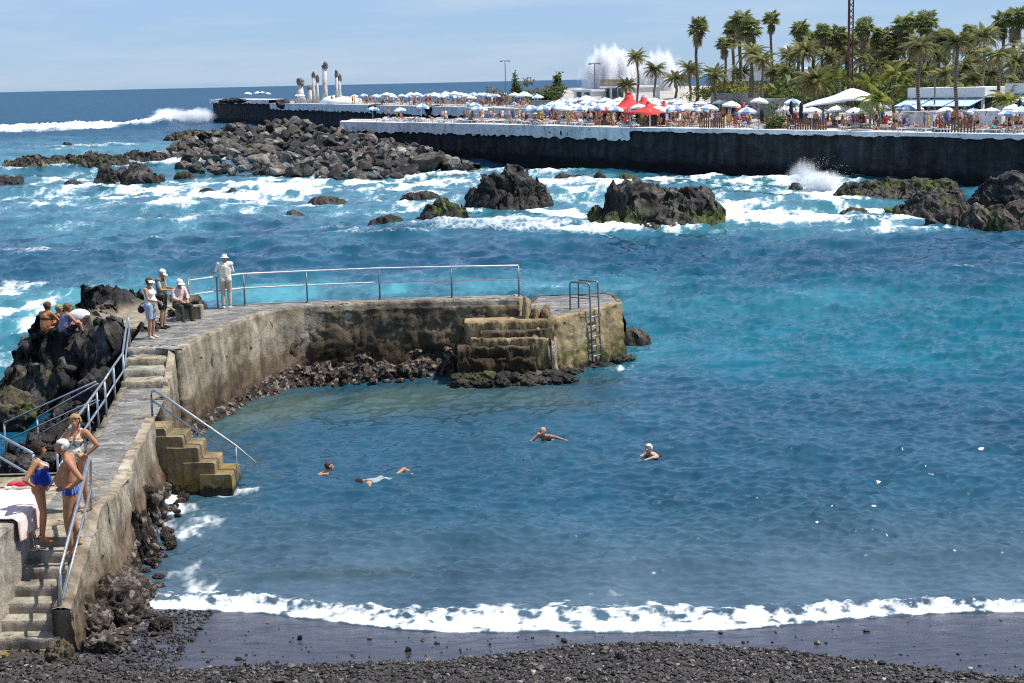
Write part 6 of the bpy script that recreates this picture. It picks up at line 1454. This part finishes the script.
# row of wooden posts (a windbreak of stakes) at the wall
m_wood = simple('weathered_brown_wood', (.13, .075, .05), .8)
def stakes(label, px0, px1, off, n, h):
    a, b = terr(px0, off), terr(px1, off); c = (a + b) / 2; t_ = thing('stake_fence', label, 'fence', tuple(c))
    for k in range(n):
        u_ = k / (n - 1); p_ = a * (1 - u_) + b * u_ - c; MB().tube([p_, p_ + (rs.uniform(-.05, .05), 0, h * rs.uniform(.75, 1.1))], .07, 6).build('stake', m_wood, t_)
    MB().tube([a - c + (0, 0, h * .6), b - c + (0, 0, h * .6)], .04, 6).build('rail', m_wood, t_)
stakes('fence of brown stakes at the edge of the wall, right of the planter wall', 933, 974, 1.2, 14, 1.25); stakes('short brown stake fence on the wall under the shrub', 700, 724, 1.2, 12, 1.2); stakes('brown stake fence on the wall under the white awning', 788, 826, 1.2, 16, 1.15)
# white sculptures: tapering chimney like pillars with knotted dark heads
m_sc = mat_concrete('pale_sculpture_stone', (.42, .38, .34), (.58, .54, .50), (.70, .67, .63), .5, False, .8).mat; m_sch = mat_concrete('knotted_bronze_stone', (.10, .075, .06), (.22, .17, .14), (.40, .34, .30), .5, False, 1.5).mat
for px, tp, w_, lab in ((300.5, 79, 1.1, 'shortest white pillar sculpture, a cone with a dark hooked head'), (314, 72, .5, 'thin white pillar sculpture left of the tallest, outer one of a pair'), (317.8, 75, .45, 'thin white pillar sculpture left of the tallest, inner one of a pair'), (325.5, 62.5, .75, 'tallest white pillar sculpture with a knotted brown head'), (337, 71, .5, 'white pillar sculpture right of the tallest, taller of a pair'), (340.3, 75, .42, 'white pillar sculpture right of the tallest, shorter of a pair'), (310, 86, .8, 'stubby white block sculpture between the cone and the thin pair')):
    w_ *= .8; q = bpt(px, 11); top_ = PD(px, tp, q[1])[2] - q[2]; t_ = thing('pillar_sculpture', lab, 'sculpture', tuple(q)); hd_ = 1.5 if top_ > 4 else .9
    MB().tube([(0, 0, 0), (0, 0, top_ * .3), (.05, 0, top_ - hd_ * .8)], [w_ * (1.6 if px == 300.5 else 1.1), w_ * (1.1 if px == 300.5 else .95), w_ * .62], 14).build('shaft', m_sc, t_, True)
    o = ob('knotted_head', rock_mesh('knotted_head', int(px * 7), 3, (w_ * .95, w_ * .7, hd_ * .55), 6, .35, .2, 1.6), m_sch, t_, (.12, 0, top_ - hd_ * .5))
q = bpt(346, 12); dm = MB(); dm.add(*ellips((0, 0, 0), (4.0, 3, 1.3))); o = dm.build('white_dome', m_bwhite, None, True, (q[0], q[1], q[2] + .1)); tag(o, 'low white dome behind the pillar sculptures', 'dome'); q = bpt(336, 14)
dm = MB(); dm.add(*ellips((0, 0, 0), (3.4, 3, 1.7))); o = dm.build('white_dome', m_bwhite, None, True, (q[0], q[1], q[2])); tag(o, 'higher white dome just right of the tallest pillar sculpture', 'dome')
for px, w_, h, lab in ((226, 1.6, .55, 'dark rock on the outer tip of the breakwater, the leftmost'), (233, 1.3, .7, 'dark rock on the outer tip of the breakwater, the higher one'), (240, 1.6, .5, 'dark rock on the outer tip of the breakwater, nearest the parasols'), (282, 1.6, 1.0, 'dark grey rock on the breakwater left of the cone sculpture')):
    q = PX(px, 370 if px < 270 else 352, 6 if px < 270 else 5.3); o = ob('sea_rock', rock_mesh('sea_rock', int(px), 3, (w_, 1.5, h), 9, .2, .15), m_volc, None, tuple(q)); tag(o, lab, 'rock')

# ------------------------------------------------------------------ bathers on the lido, a few pixels each
CSK = [mat_skin('far_skin_%s' % n, c) for n, c in (('tan', (.40, .20, .11)), ('pale', (.58, .36, .26)), ('dark', (.27, .13, .075)))]
CCL = [cloth_mat('far_cloth_' + n, c) for n, c in (('red', (.50, .04, .04)), ('blue', (.05, .10, .36)), ('white', (.78, .77, .75)), ('dark', (.03, .03, .04)), ('teal', (.05, .28, .32)), ('violet', (.16, .06, .22)), ('yellow', (.65, .45, .05)))]
LIE = dict(pelvis=(0, 0, .42), waist=(0, -.16, .46), chest=(0, -.34, .55), neck=(0, -.50, .64), head=(0, -.60, .70), shl=(-.18, -.44, .60), shr=(.18, -.44, .60), ell=(-.28, -.2, .45), elr=(.28, -.2, .45), wrl=(-.2, .05, .46), wrr=(.2, .05, .46), hipl=(-.09, .02, .42), hipr=(.09, .02, .42), knl=(-.1, .42, .50), knr=(.1, .42, .44), anl=(-.1, .82, .42), anr=(.1, .84, .42))
BODY = {}
for nm, J, fem in (('stand', None, False), ('walk', dict(knl=(-.1, .2, .52), anl=(-.1, .28, .1), anr=(.1, -.3, .1), knr=(.1, -.05, .5), wrl=(-.25, .2, .95)), True), ('sit', SIT, True), ('lie', LIE, False)):
    BODY[nm] = make_body('far_' + nm, J, 1.70, fem, .15, 0, 0, .035, False, CSK[0])
def far_mesh(nm, sk, cl, shirt, hr):
    me, inf = BODY[nm]; g = me.copy(); g.name = 'bather'; g.materials.clear()
    for m_ in (CSK[sk], CCL[cl], hr): g.materials.append(m_)
    X = inf['X']; own = inf['own']; nv = np.zeros(len(X), int); nv[np.isin(own, ['pelvis'])] = 1; nv[(own == 'thigh') & (inf['t'] < .35)] = 1
    if shirt: nv[np.isin(own, ['belly', 'chest', 'shoulder'])] = 1
    hl = (X - inf['hd']) / inf['k']; nv[(own == 'head') & ((hl @ inf['uh'] > .05) | (hl @ inf['fh'] < -.02))] = 2
    mi = np.array([nv[p.vertices[0]] for p in g.polygons], np.int32); g.polygons.foreach_set('material_index', mi); return g
FM = {nm: [far_mesh(nm, rs.randint(3), rs.choice(7, p=[.17, .18, .25, .2, .08, .07, .05]), rs.rand() < .55, (H_DARK, H_BROWN, H_GREY, H_BLOND)[rs.randint(4)]) for _ in range(7)] for nm in BODY}
CROWD_M = CSK + CCL + [H_DARK, H_BROWN, H_GREY, H_BLOND]
PLAB = {'stand': 'tiny bather standing', 'walk': 'tiny bather walking', 'sit': 'tiny bather sitting', 'lie': 'tiny sunbather lying'}
m_bed = simple('white_sunbed', (.75, .75, .73), .6)
bedm = MB().box((0, .25, .32), (.62, 1.25, .08)).box((0, -.55, .43), (.62, .5, .08)).box((-.26, .7, .16), (.06, .06, .3)).box((.26, .7, .16), (.06, .06, .3)).box((-.26, -.5, .16), (.06, .06, .3)).box((.26, -.5, .16), (.06, .06, .3)).mesh('sunbed', m_bed)
def crowd(n, px0, px1, o0, o1, fn, place, grp, wts=(.42, .14, .22, .22), beds=True):
    for _ in range(n):
        px = rs.uniform(px0, px1); off = o0 + (o1 - o0) * rs.rand() ** 1.1; nm = rs.choice(list(BODY), p=wts); q = fn(px, off)
        a = rs.uniform(0, 6.3); o = ob('person', FM[nm][rs.randint(7)], None, None, tuple(q)); o.rotation_euler = (0, 0, a); s = rs.uniform(.92, 1.05); o.scale = (s, s, s); tag(o, PLAB[nm] + ' ' + place, 'person', grp)
        if nm in ('lie', 'sit') and beds: b_ = ob('sunbed', bedm, None, None, tuple(q)); b_.rotation_euler = (0, 0, a); tag(b_, 'white sunbed ' + place, 'sunbed', 'sunbeds ' + place)
crowd(46, 290, 530, 3, 20, bpt, 'on the far breakwater deck', 'bathers on the breakwater')
crowd(16, 382, 500, 1.5, 9, terr, 'on the white parapet deck left of the crowd', 'bathers on the parapet deck')
crowd(25, 480, 550, 1.2, 11, terr, 'in the crowd behind the white parapet', 'bathers behind the white parapet')
crowd(70, 545, 632, 1.2, 26, terr, 'in the crowd behind the white parapet', 'bathers behind the white parapet')
crowd(60, 633, 790, 1.5, 26, terr, 'on the terrace around the red tents', 'bathers around the red tents')
crowd(60, 790, 1030, 1.2, 14, terr, 'on the terrace along the right of the sea wall', 'bathers on the right of the terrace')
for _ in range(110):
    px = rs.uniform(380, 640); off = 2 + (34 * rs.rand() if px > 545 else 9 * rs.rand()); q = terr(px, off); b_ = ob('sunbed', bedm, None, None, tuple(q)); b_.rotation_euler = (0, 0, rs.uniform(0, 6.3)); tag(b_, 'white sunbed in the crowd behind the white parapet', 'sunbed', 'sunbeds in the crowd behind the white parapet')
many = MB()      # beyond the bathers one can tell apart: the packed crowd between the parasols
CV, CF, CM = [], [], []; nb_v = 0
for nm in ('stand', 'sit', 'lie'):
    g = FM[nm][0]
for _ in range(330):
    u_ = rs.rand(); nm = rs.choice(['stand', 'sit', 'sit', 'lie']); g = FM[nm][rs.randint(7)]
    if u_ < .3: q = bpt(rs.uniform(350, 540), rs.uniform(4, 22))
    elif u_ < .72: q = terr(rs.uniform(540, 700), rs.uniform(3, 27))
    else: q = terr(rs.uniform(700, 1030), rs.uniform(3, 15))
    a = rs.uniform(0, 6.3); n_ = len(g.vertices); X = np.empty(n_ * 3, np.float32); g.vertices.foreach_get('co', X); X = X.reshape(-1, 3) @ rotz(a).T * rs.uniform(.9, 1.05) + q
    CV.append(X); mi = np.empty(len(g.polygons), np.int32); g.polygons.foreach_get('material_index', mi); mats_ = [list(CROWD_M).index(m_) if m_ in CROWD_M else 0 for m_ in g.materials]
    for p_ in g.polygons: CF.append(tuple(nb_v + i for i in p_.vertices)); CM.append(mats_[mi[p_.index]])
    nb_v += n_
cme = bpy.data.meshes.new('crowd'); cme.from_pydata(np.concatenate(CV).tolist(), [], CF)
for m_ in CROWD_M: cme.materials.append(m_)
cme.polygons.foreach_set('material_index', np.array(CM, np.int32)); tag(ob('crowd', cme), 'dense crowd of sunbathers packed between the parasols of the lido', 'crowd', kind='stuff')
q = terr(853, 1.6); o = ob('person', far_mesh('stand', 0, 5, True, H_DARK), None, None, tuple(q)); tag(o, 'bather in a violet wrap standing at the edge of the dark wall', 'person')

# ------------------------------------------------------------------ palms, shrubs
m_tr = NT('palm_bark', .9, .2); p = m_tr.opos(); wv_ = m_tr.node('ShaderNodeTexWave'); wv_.bands_direction = 'Z'; wv_.inputs['Scale'].default_value = 1.6; wv_.inputs['Distortion'].default_value = 1.2; m_tr.link(p, wv_.inputs['Vector'])
m_tr.color(m_tr.mul(m_tr.ramp(wv_.outputs['Fac'], [(.2, (.10, .08, .06)), (.8, (.24, .20, .155))]), m_tr.ramp(m_tr.noise(p, 2, 5), [(.3, .7), (.7, 1.2)]))); m_tr = m_tr.mat
def leafmat(n, a, b):
    m = NT(n, .55, .35); c = m.ramp(m.noise(m.wpos(), 1.1, 4), [(.3, a), (.7, b)]); c = m.mul(c, m.ramp(m.rand(), [(0, .75), (1, 1.25)])); m.color(c)
    tr = m.node('ShaderNodeBsdfTranslucent'); m.link(c, tr.inputs[0]); mx = m.node('ShaderNodeMixShader'); mx.inputs[0].default_value = .48; m.link(m.b.outputs[0], mx.inputs[1]); m.link(tr.outputs[0], mx.inputs[2]); m.link(mx.outputs[0], m.n['Material Output'].inputs[0]); return m.mat
L_FAN = leafmat('fan_palm_leaf', (.14, .165, .05), (.36, .38, .145)); L_DATE = leafmat('date_palm_leaf', (.14, .155, .055), (.40, .38, .16)); L_COCO = leafmat('young_palm_leaf', (.16, .20, .035), (.36, .35, .085)); L_DEAD = leafmat('dry_frond', (.34, .26, .15), (.56, .45, .28)); L_SHRUB = leafmat('shrub_leaf', (.06, .095, .03), (.18, .22, .075)); L_OLIVE = leafmat('dusty_leaf', (.14, .13, .07), (.28, .25, .15))
def frond(mb, base, az, el, L, droop, nl, lw, ll, twist=0.0):
    pts = []; p = np.array(base, float); e = el; st = L / 9
    for i in range(10):
        pts.append(p.copy()); p = p + st * np.array([math.cos(az) * math.cos(e), math.sin(az) * math.cos(e), math.sin(e)]); e -= droop / 9 * (.5 + i / 9)
    pts = np.array(pts); side = np.array([-math.sin(az), math.cos(az), 0])
    mb.tube(list(pts[::3]), .035, 4, False, .012)
    for k in range(nl):
        u = .12 + .88 * k / (nl - 1); x = u * 8.99; i = int(x); q = pts[i] * (1 - (x - i)) + pts[i + 1] * (x - i); t = pts[i + 1] - pts[i]; t /= np.linalg.norm(t)
        w_ = ll * math.sin(PI * min(1, .18 + u * .85)) ** .7
        for s_ in (-1, 1):
            d = side * s_ * .82 + t * .55 + np.array([0, 0, -.28 - .25 * u]); d /= np.linalg.norm(d); n_ = t * lw
            mb.add([q - n_, q + n_, q + d * w_ * .6 + n_ * .7 + (0, 0, .03), q + d * w_ + (0, 0, -.06)], [(0, 1, 2, 3)])
def fan_leaf(mb, base, az, el, pet, R, rs_):
    d = np.array([math.cos(az) * math.cos(el), math.sin(az) * math.cos(el), math.sin(el)]); c = np.asarray(base) + d * pet; mb.tube([base, c], .025, 4, False)
    side = np.array([-math.sin(az), math.cos(az), 0]); n = 13; up_ = np.cross(side, d) * -1
    for k in range(n):
        a = -1.9 + 3.8 * k / (n - 1); v = d * math.cos(a) + side * math.sin(a); v = v + up_ * -.12 - np.array([0, 0, .16]) * (1 + rs_.rand()); v /= np.linalg.norm(v); w_ = (np.cross(v, up_)); w_ /= np.linalg.norm(w_) + 1e-6; r = R * rs_.uniform(.85, 1.08)
        mb.add([c, c + v * r * .55 + w_ * .085 * R, c + v * r + (0, 0, -.14 * R), c + v * r * .55 - w_ * .085 * R], [(0, 1, 2, 3)])
CRN = {}
def crown_meshes():
    rs_ = np.random.RandomState(3); out = {'fan': [], 'date': [], 'coco': [], 'young': []}
    for v in range(3):
        mb = MB()
        for k in range(46): fan_leaf(mb, (0, 0, rs_.uniform(-.25, .2)), rs_.uniform(0, 2 * PI), math.asin(rs_.uniform(-.62, .98)), rs_.uniform(.5, .9), rs_.uniform(.65, .85), rs_)
        sk = MB()
        for k in range(40): fan_leaf(sk, (0, 0, rs_.uniform(-1.3, -.3)), rs_.uniform(0, 2 * PI), -1.15 + rs_.uniform(-.25, .3), rs_.uniform(.35, .6), rs_.uniform(.5, .75), rs_)
        out['fan'].append((mb.mesh('fan_crown', L_FAN), sk.mesh('dry_skirt', L_DEAD)))
        mb = MB()
        for k in range(44): frond(mb, (0, 0, 0), rs_.uniform(0, 2 * PI), math.asin(rs_.uniform(-.3, .97)), rs_.uniform(2.1, 2.7), rs_.uniform(1.1, 1.7), 22, .035, .42)
        sk = MB()
        for k in range(16): frond(sk, (0, 0, -.15), rs_.uniform(0, 2 * PI), -.5 + rs_.uniform(-.4, .2), rs_.uniform(1.4, 2.0), 1.0, 16, .035, .3)
        out['date'].append((mb.mesh('date_crown', L_DATE), sk.mesh('dry_skirt', L_DEAD)))
        mb = MB()
        for k in range(22): frond(mb, (0, 0, 0), rs_.uniform(0, 2 * PI), math.asin(rs_.uniform(-.1, .97)), rs_.uniform(2.2, 2.9), rs_.uniform(1.5, 2.2), 24, .04, .55)
        out['coco'].append((mb.mesh('feather_crown', L_COCO), None))
    return out
CRN = crown_meshes(); CB = {'fan': 1.5, 'date': 2.35, 'coco': 2.3}
def palm(label, px, ytop, off, rpx, typ, grp=None, lean=0.0, tw=.19, base_z=None):
    q = terr(px, off); D = q[1]; R = rpx * D / FPX * (1.18 if typ == 'fan' else 1.25); s = R / CB[typ]; topz = PD(px, ytop, D)[2]; hc = max(.8, topz - q[2] - R * (.95 if typ == 'fan' else .75))
    t_ = thing('palm_tree', label, 'palm tree', tuple(q), 0, grp); n = 7
    pts = [(lean * (i / (n - 1)) ** 1.6 - lean + .12 * math.sin(i * 1.3 + px), .1 * math.cos(i + px), -.3 + (hc + .3) * i / (n - 1)) for i in range(n)]
    tm = MB().tube(pts, [tw * s * (1.35 if i == 0 else 1.0 - .3 * i / n) ** 1 * .9 + .03 for i in range(n)], 8).build('trunk', m_tr, t_, True)
    cm, sk = CRN[typ][rs.randint(3)]; rz = rs.uniform(0, 6.3)
    c_ = ob('crown', cm, None, t_, pts[-1]); c_.scale = (s, s, s); c_.rotation_euler = (rs.uniform(-.12, .12), rs.uniform(-.12, .12), rz)
    if sk is not None: d_ = ob('dry_skirt', sk, None, t_, pts[-1]); d_.scale = (s, s, s); d_.rotation_euler = (0, 0, rz)
    return t_
for a in [
 ('dark date palm standing alone in front of the white spray', 638, 47, 38, 11, 'date'), ('yellowish date palm right of the one in the spray', 655, 59, 34, 11, 'date'), ('low dark date palm left of the spray palm', 627, 76, 36, 10, 'date'),
 ('tall slender fan palm standing clear against the sky on the left', 697, 14, 40, 11, 'fan'), ('small feathery date palm at the foot of the slender fan palm', 690, 57, 46, 13, 'date'), ('grey green date palm left of the slender fan palm', 676, 66, 52, 13, 'date'), ('pale feathery palm right of the slender fan palm', 715, 62, 36, 14, 'date'),
 ('fan palm with hanging dry skirt low beside the big clump', 725, 33, 38, 9, 'fan'), ('highest fan palm of the clump left of the mast', 740, 4, 42, 13, 'fan'), ('fan palm leaning out behind the highest of the clump', 733, 16, 48, 11, 'fan'), ('full fan palm right of the highest of the clump', 751, 13, 36, 13, 'fan'), ('round headed fan palm to the right of the clump, clear in the sky', 771, 8, 50, 9, 'fan'),
 ('dry looking date palm in the middle of the left clump', 752, 38, 30, 16, 'date'), ('shorter brown date palm below the left clump', 762, 46, 28, 14, 'date'), ('broad bushy dark date palm low by the white awning', 815, 60, 26, 21, 'date'), ('feathery palm left of the broad bushy one', 803, 36, 34, 16, 'date'),
 ('fan palm left of the red mast, lower of two', 799, 17, 46, 11, 'fan'), ('fan palm left of the red mast, touching the sky', 822, 20, 44, 10, 'fan'), ('fan palm just behind the red mast', 838, 22, 48, 11, 'fan'), ('fan palm right of the red mast with a pale crown', 864, 14, 40, 12, 'fan'), ('second fan palm to the right of the red mast', 881, 24, 44, 12, 'fan'),
 ('big crowned fan palm at the top of the right grove', 903, 9, 42, 14, 'fan'), ('fan palm beside the big crowned one, highest in the grove', 924, 7, 40, 14, 'fan'), ('tall date palm with bare trunk in front of the kiosk', 918, 28, 12, 19, 'date'), ('fan palm with thick dry skirt left of the bare trunk', 897, 22, 46, 12, 'fan'),
 ('feathery date palm with slender trunk by the kiosk', 955, 24, 12, 19, 'date'), ('brownish date palm between the kiosk palms and the right edge', 982, 20, 24, 17, 'date'), ('leaning dark trunked date palm at the right of the kiosk', 994, 38, 12, 18, 'date', None, -.6), ('fan palm cut by the top right corner', 1012, 2, 36, 14, 'fan'), ('fan palm leaning at the right edge', 1001, 8, 40, 11, 'fan'),
 ('yellow green young palm at the edge of the sea wall', 878, 82, 4, 20, 'coco'), ('yellow green young palm at the right edge by the kiosk', 1006, 84, 12, 17, 'coco'), ('pale green feather palm in the gap left of the mast', 838, 66, 22, 14, 'coco'), ('pale green feather palm left of the kiosk', 893, 60, 22, 15, 'coco')]:
    palm(*a)
gp = 'palms packed in the grove behind the lido'
for px, yt, off, r, ty in [(790, 44, 52, 12, 'date'), (812, 36, 50, 13, 'date'), (828, 44, 40, 14, 'date'), (846, 40, 50, 14, 'date'), (860, 44, 38, 14, 'date'), (874, 50, 32, 15, 'date'), (888, 44, 40, 14, 'date'), (905, 50, 36, 15, 'date'), (921, 58, 30, 15, 'date'), (937, 40, 44, 15, 'date'), (944, 62, 28, 14, 'date'), (962, 52, 36, 15, 'date'), (973, 40, 44, 14, 'date'), (972, 66, 24, 14, 'date'), (988, 60, 30, 14, 'date'), (1015, 48, 28, 16, 'date'), (1028, 36, 34, 16, 'date'), (1018, 70, 20, 14, 'date'), (852, 64, 28, 13, 'coco'), (868, 70, 24, 13, 'coco'), (908, 74, 22, 13, 'coco'), (960, 78, 20, 12, 'coco'), (786, 62, 40, 11, 'date'), (773, 60, 42, 12, 'date'), (741, 62, 46, 11, 'date'), (1040, 20, 36, 15, 'fan'), (945, 26, 48, 12, 'fan'), (968, 22, 50, 12, 'fan'), (813, 28, 54, 10, 'fan'), (850, 26, 54, 11, 'fan'), (872, 32, 50, 11, 'fan'), (890, 34, 52, 11, 'fan'), (913, 30, 50, 12, 'fan'), (936, 28, 52, 11, 'fan'), (1056, 30, 36, 15, 'date'), (832, 30, 52, 11, 'fan')]:
    palm({'date': 'date palm packed among the others in the grove', 'fan': 'fan palm at the back of the grove', 'coco': 'pale feather palm low in the grove'}[ty], px, yt, off, r, ty, gp)
def leafball(name, rad, n, mat, leaf, seed):
    rs_ = np.random.RandomState(seed); mb = MB(); lob = [(rs_.normal(size=3) * np.array(rad) * .5, rs_.uniform(.4, .7)) for _ in range(9)]
    for _ in range(n):
        c, r = lob[rs_.randint(9)]; d = rs_.normal(size=3); d /= np.linalg.norm(d); q = c + d * r * np.array(rad) * rs_.uniform(.55, 1.0); a = rs_.normal(size=3); a /= np.linalg.norm(a); b = np.cross(a, d + .3); b /= np.linalg.norm(b) + 1e-6
        mb.add([q, q + (a + b * .4) * leaf, q + a * leaf * 1.6, q + (a - b * .4) * leaf], [(0, 1, 2, 3)])
    return mb.mesh(name, mat)
def shrub(label, q, rad, mat, seed, kind='shrub', tr=.6, grp=None, n=700, leaf=.2):
    t_ = thing(kind, label, kind.replace('_', ' '), tuple(q), 0, grp); ob('foliage' if kind != 'tree' else 'crown', leafball('foliage', rad, n, mat, leaf, seed), None, t_, (0, 0, tr + rad[2] * .75))
    mb = MB()
    for k in range(4): a = k * 1.6; mb.tube([(.05 * math.cos(a), .05 * math.sin(a), 0), (rad[0] * .3 * math.cos(a), rad[1] * .3 * math.sin(a), tr + rad[2] * .7)], .07, 5, True, .03)
    mb.build('stems' if kind != 'tree' else 'trunk', m_tr, t_)
shrub('light green shrub on the edge of the sea wall', terr(772, 3), (1.5, 1.1, 1.0), leafmat('light_shrub_leaf', (.08, .13, .03), (.16, .22, .07)), 5, tr=.1)
for i, (px, off, r) in enumerate(((706, 40, 2.0), (718, 41, 2.2), (730, 40, 2.1), (742, 41, 2.3), (754, 40, 2.2), (766, 41, 2.2), (778, 40, 2.4), (790, 38, 2.2))):
    q = terr(px, off); shrub('yellow green bush in the row of bushes above the garden wall', q + (0, 0, .8), (r, 1.4, 1.0), L_COCO, 20 + i, 'shrub', .1, 'bushes above the garden wall')
shrub('round dark tree beside the cypress on the breakwater', bpt(554, 16), (2.6, 2.0, 1.5), L_SHRUB, 31, 'tree', .5, None, 1500, .32); shrub('dusty brown tree behind the parasols, left of the round dark tree', bpt(536, 22), (2.2, 1.8, 1.2), L_OLIVE, 32, 'tree', .7, None, 900, .3); shrub('dusty small tree beside the twin lamp post', bpt(502, 22), (2.0, 1.6, 1.1), L_OLIVE, 33, 'tree', .8, None, 700, .3)
def cypress(label, q, h, r, seed):
    t_ = thing('cypress_tree', label, 'tree', tuple(q)); ob('crown', leafball('cypress_crown', (r, r, h * .5), 700, L_SHRUB, .28, seed), None, t_, (0, 0, h * .55)); MB().tube([(0, 0, 0), (0, 0, h * .9)], .14, 6, True, .04).build('trunk', m_tr, t_)
cypress('slim upright cactus like tree right of the twin lamp post', bpt(517, 20), 4.6, .8, 41); cypress('slim upright tree above the round dark tree', bpt(558, 20), 4.8, .5, 42)
# dark understorey filling the foot of the grove
ug = MB(); rs_ = np.random.RandomState(17)
for _ in range(9500):
    px = rs_.uniform(764, 1090); off = rs_.uniform(28, 62); q = terr(px, off); z = q[2] + rs_.uniform(0, 4.2) * (.7 + .3 * math.sin(px * .13)) * min(1, (px - 750) / 40); a = rs_.normal(size=3); a[2] = abs(a[2]); a /= np.linalg.norm(a); b = np.cross(a, rs_.normal(size=3)); b /= np.linalg.norm(b); l_ = rs_.uniform(.5, 1.2)
    c = np.array([q[0], q[1], z]); ug.add([c, c + (a * .6 + b * .22) * l_, c + a * 1.2 * l_, c + (a * .6 - b * .22) * l_], [(0, 1, 2, 3)])
tag(ug.build('undergrowth', L_SHRUB), 'dark green undergrowth filling the foot of the palm grove', 'undergrowth', kind='stuff')

# ------------------------------------------------------------------ spray of waves bursting against the walls
def spray(label, c, rad, seed, dens, thr=.50, fr=1.1, st=(2.2, 2.2, 1.3), col=(.97, .98, 1)):
    mb = MB(); mb.add(*ellips((0, 0, 0), (1.35, 1.35, 1.35), None, 24)); o = mb.build('spray', None); o.data.materials.clear(); o.location = c; o.scale = rad
    m = bpy.data.materials.new('spray_%d' % seed); m.use_nodes = True; t = m.node_tree; t.nodes.remove(t.nodes['Principled BSDF']); nd = lambda ty: t.nodes.new(ty)
    tc = nd('ShaderNodeTexCoord'); ln = nd('ShaderNodeVectorMath'); ln.operation = 'LENGTH'; t.links.new(tc.outputs['Object'], ln.inputs[0])
    mp = nd('ShaderNodeMapping'); mp.inputs['Location'].default_value = (seed * 3.1, 0, seed); mp.inputs['Scale'].default_value = st; t.links.new(tc.outputs['Object'], mp.inputs[0])
    nz_ = nd('ShaderNodeTexNoise'); nz_.inputs['Scale'].default_value = fr; nz_.inputs['Detail'].default_value = 6; nz_.inputs['Roughness'].default_value = .68; t.links.new(mp.outputs[0], nz_.inputs['Vector'])
    a1 = nd('ShaderNodeMath'); a1.operation = 'MULTIPLY_ADD'; a1.inputs[1].default_value = -.62; a1.inputs[2].default_value = .45; t.links.new(ln.outputs['Value'], a1.inputs[0])
    a2 = nd('ShaderNodeMath'); a2.operation = 'ADD'; t.links.new(a1.outputs[0], a2.inputs[0]); t.links.new(nz_.outputs['Fac'], a2.inputs[1])
    a3 = nd('ShaderNodeMath'); a3.operation = 'SUBTRACT'; a3.inputs[1].default_value = thr; t.links.new(a2.outputs[0], a3.inputs[0])
    a4 = nd('ShaderNodeMath'); a4.operation = 'MULTIPLY'; a4.inputs[1].default_value = dens; a4.use_clamp = False; t.links.new(a3.outputs[0], a4.inputs[0])
    a5 = nd('ShaderNodeMath'); a5.operation = 'MAXIMUM'; a5.inputs[1].default_value = 0; t.links.new(a4.outputs[0], a5.inputs[0])
    v = nd('ShaderNodeVolumePrincipled'); v.inputs['Color'].default_value = (*col, 1); v.inputs['Anisotropy'].default_value = .1; t.links.new(a5.outputs[0], v.inputs['Density']); t.links.new(v.outputs[0], t.nodes['Material Output'].inputs['Volume'])
    o.data.materials.append(m); return tag(o, label, 'spray', kind='stuff')
q = PX(613, 262, 8); spray('tall white burst of spray behind the lido buildings', (PD(614, 78, 262)), (5.6, 4, 5.4), 2, 16, .38, 1.3, (3.2, 3.2, .75))
spray('second thinner plume of spray beside the tall burst', (PD(660, 76, 262)), (4.2, 3, 5.4), 5, 10, .45, 1.3, (3.2, 3.2, .7))
q = P(822, 190, 0); spray('wave bursting white at the foot of the sea wall near the right rocks', (q[0], q[1] + .5, .6), (2.3, 1.0, 1.15), 7, 14, .44, 2.2, (2.6, 2.6, 1.2))
q = P(805, 188, 0); spray('thin veil of spray left of the bursting wave', (q[0], q[1] + .5, .8), (1.9, .8, 2.0), 8, 8, .50, 2.4, (2.8, 2.8, .9))
for i, (px, sc_) in enumerate(((176, 1.0), (202, .9))):
    q = P(px, 124, 0); spray(('spray crest thrown up in the outer breaker', 'spray crest at the tip of the breakwater')[i], (q[0], q[1] - 6, 2.2), (6 * sc_, 4, 2.6 * sc_), 10 + i, 4, .44)
# droplets thrown round the near burst
dm = MB(); rs_ = np.random.RandomState(6); q = P(818, 190, 0)
for _ in range(260):
    a, r = rs_.uniform(0, PI), rs_.rand() ** .6 * 2.8; c = (q[0] + r * math.cos(a) * 1.1, q[1] + rs_.uniform(-.6, .6), .2 + r * math.sin(a) * .95); s = rs_.uniform(.012, .04); dm.add([(c[0] - s, c[1], c[2]), (c[0] + s, c[1], c[2]), (c[0], c[1] + s, c[2] + s * .5), (c[0], c[1], c[2] + s * 1.4)], [(0, 1, 3), (1, 2, 3), (2, 0, 3), (0, 2, 1)])
tag(dm.build('droplets', m_uw), 'white droplets flying round the bursting wave', 'droplets', kind='stuff')
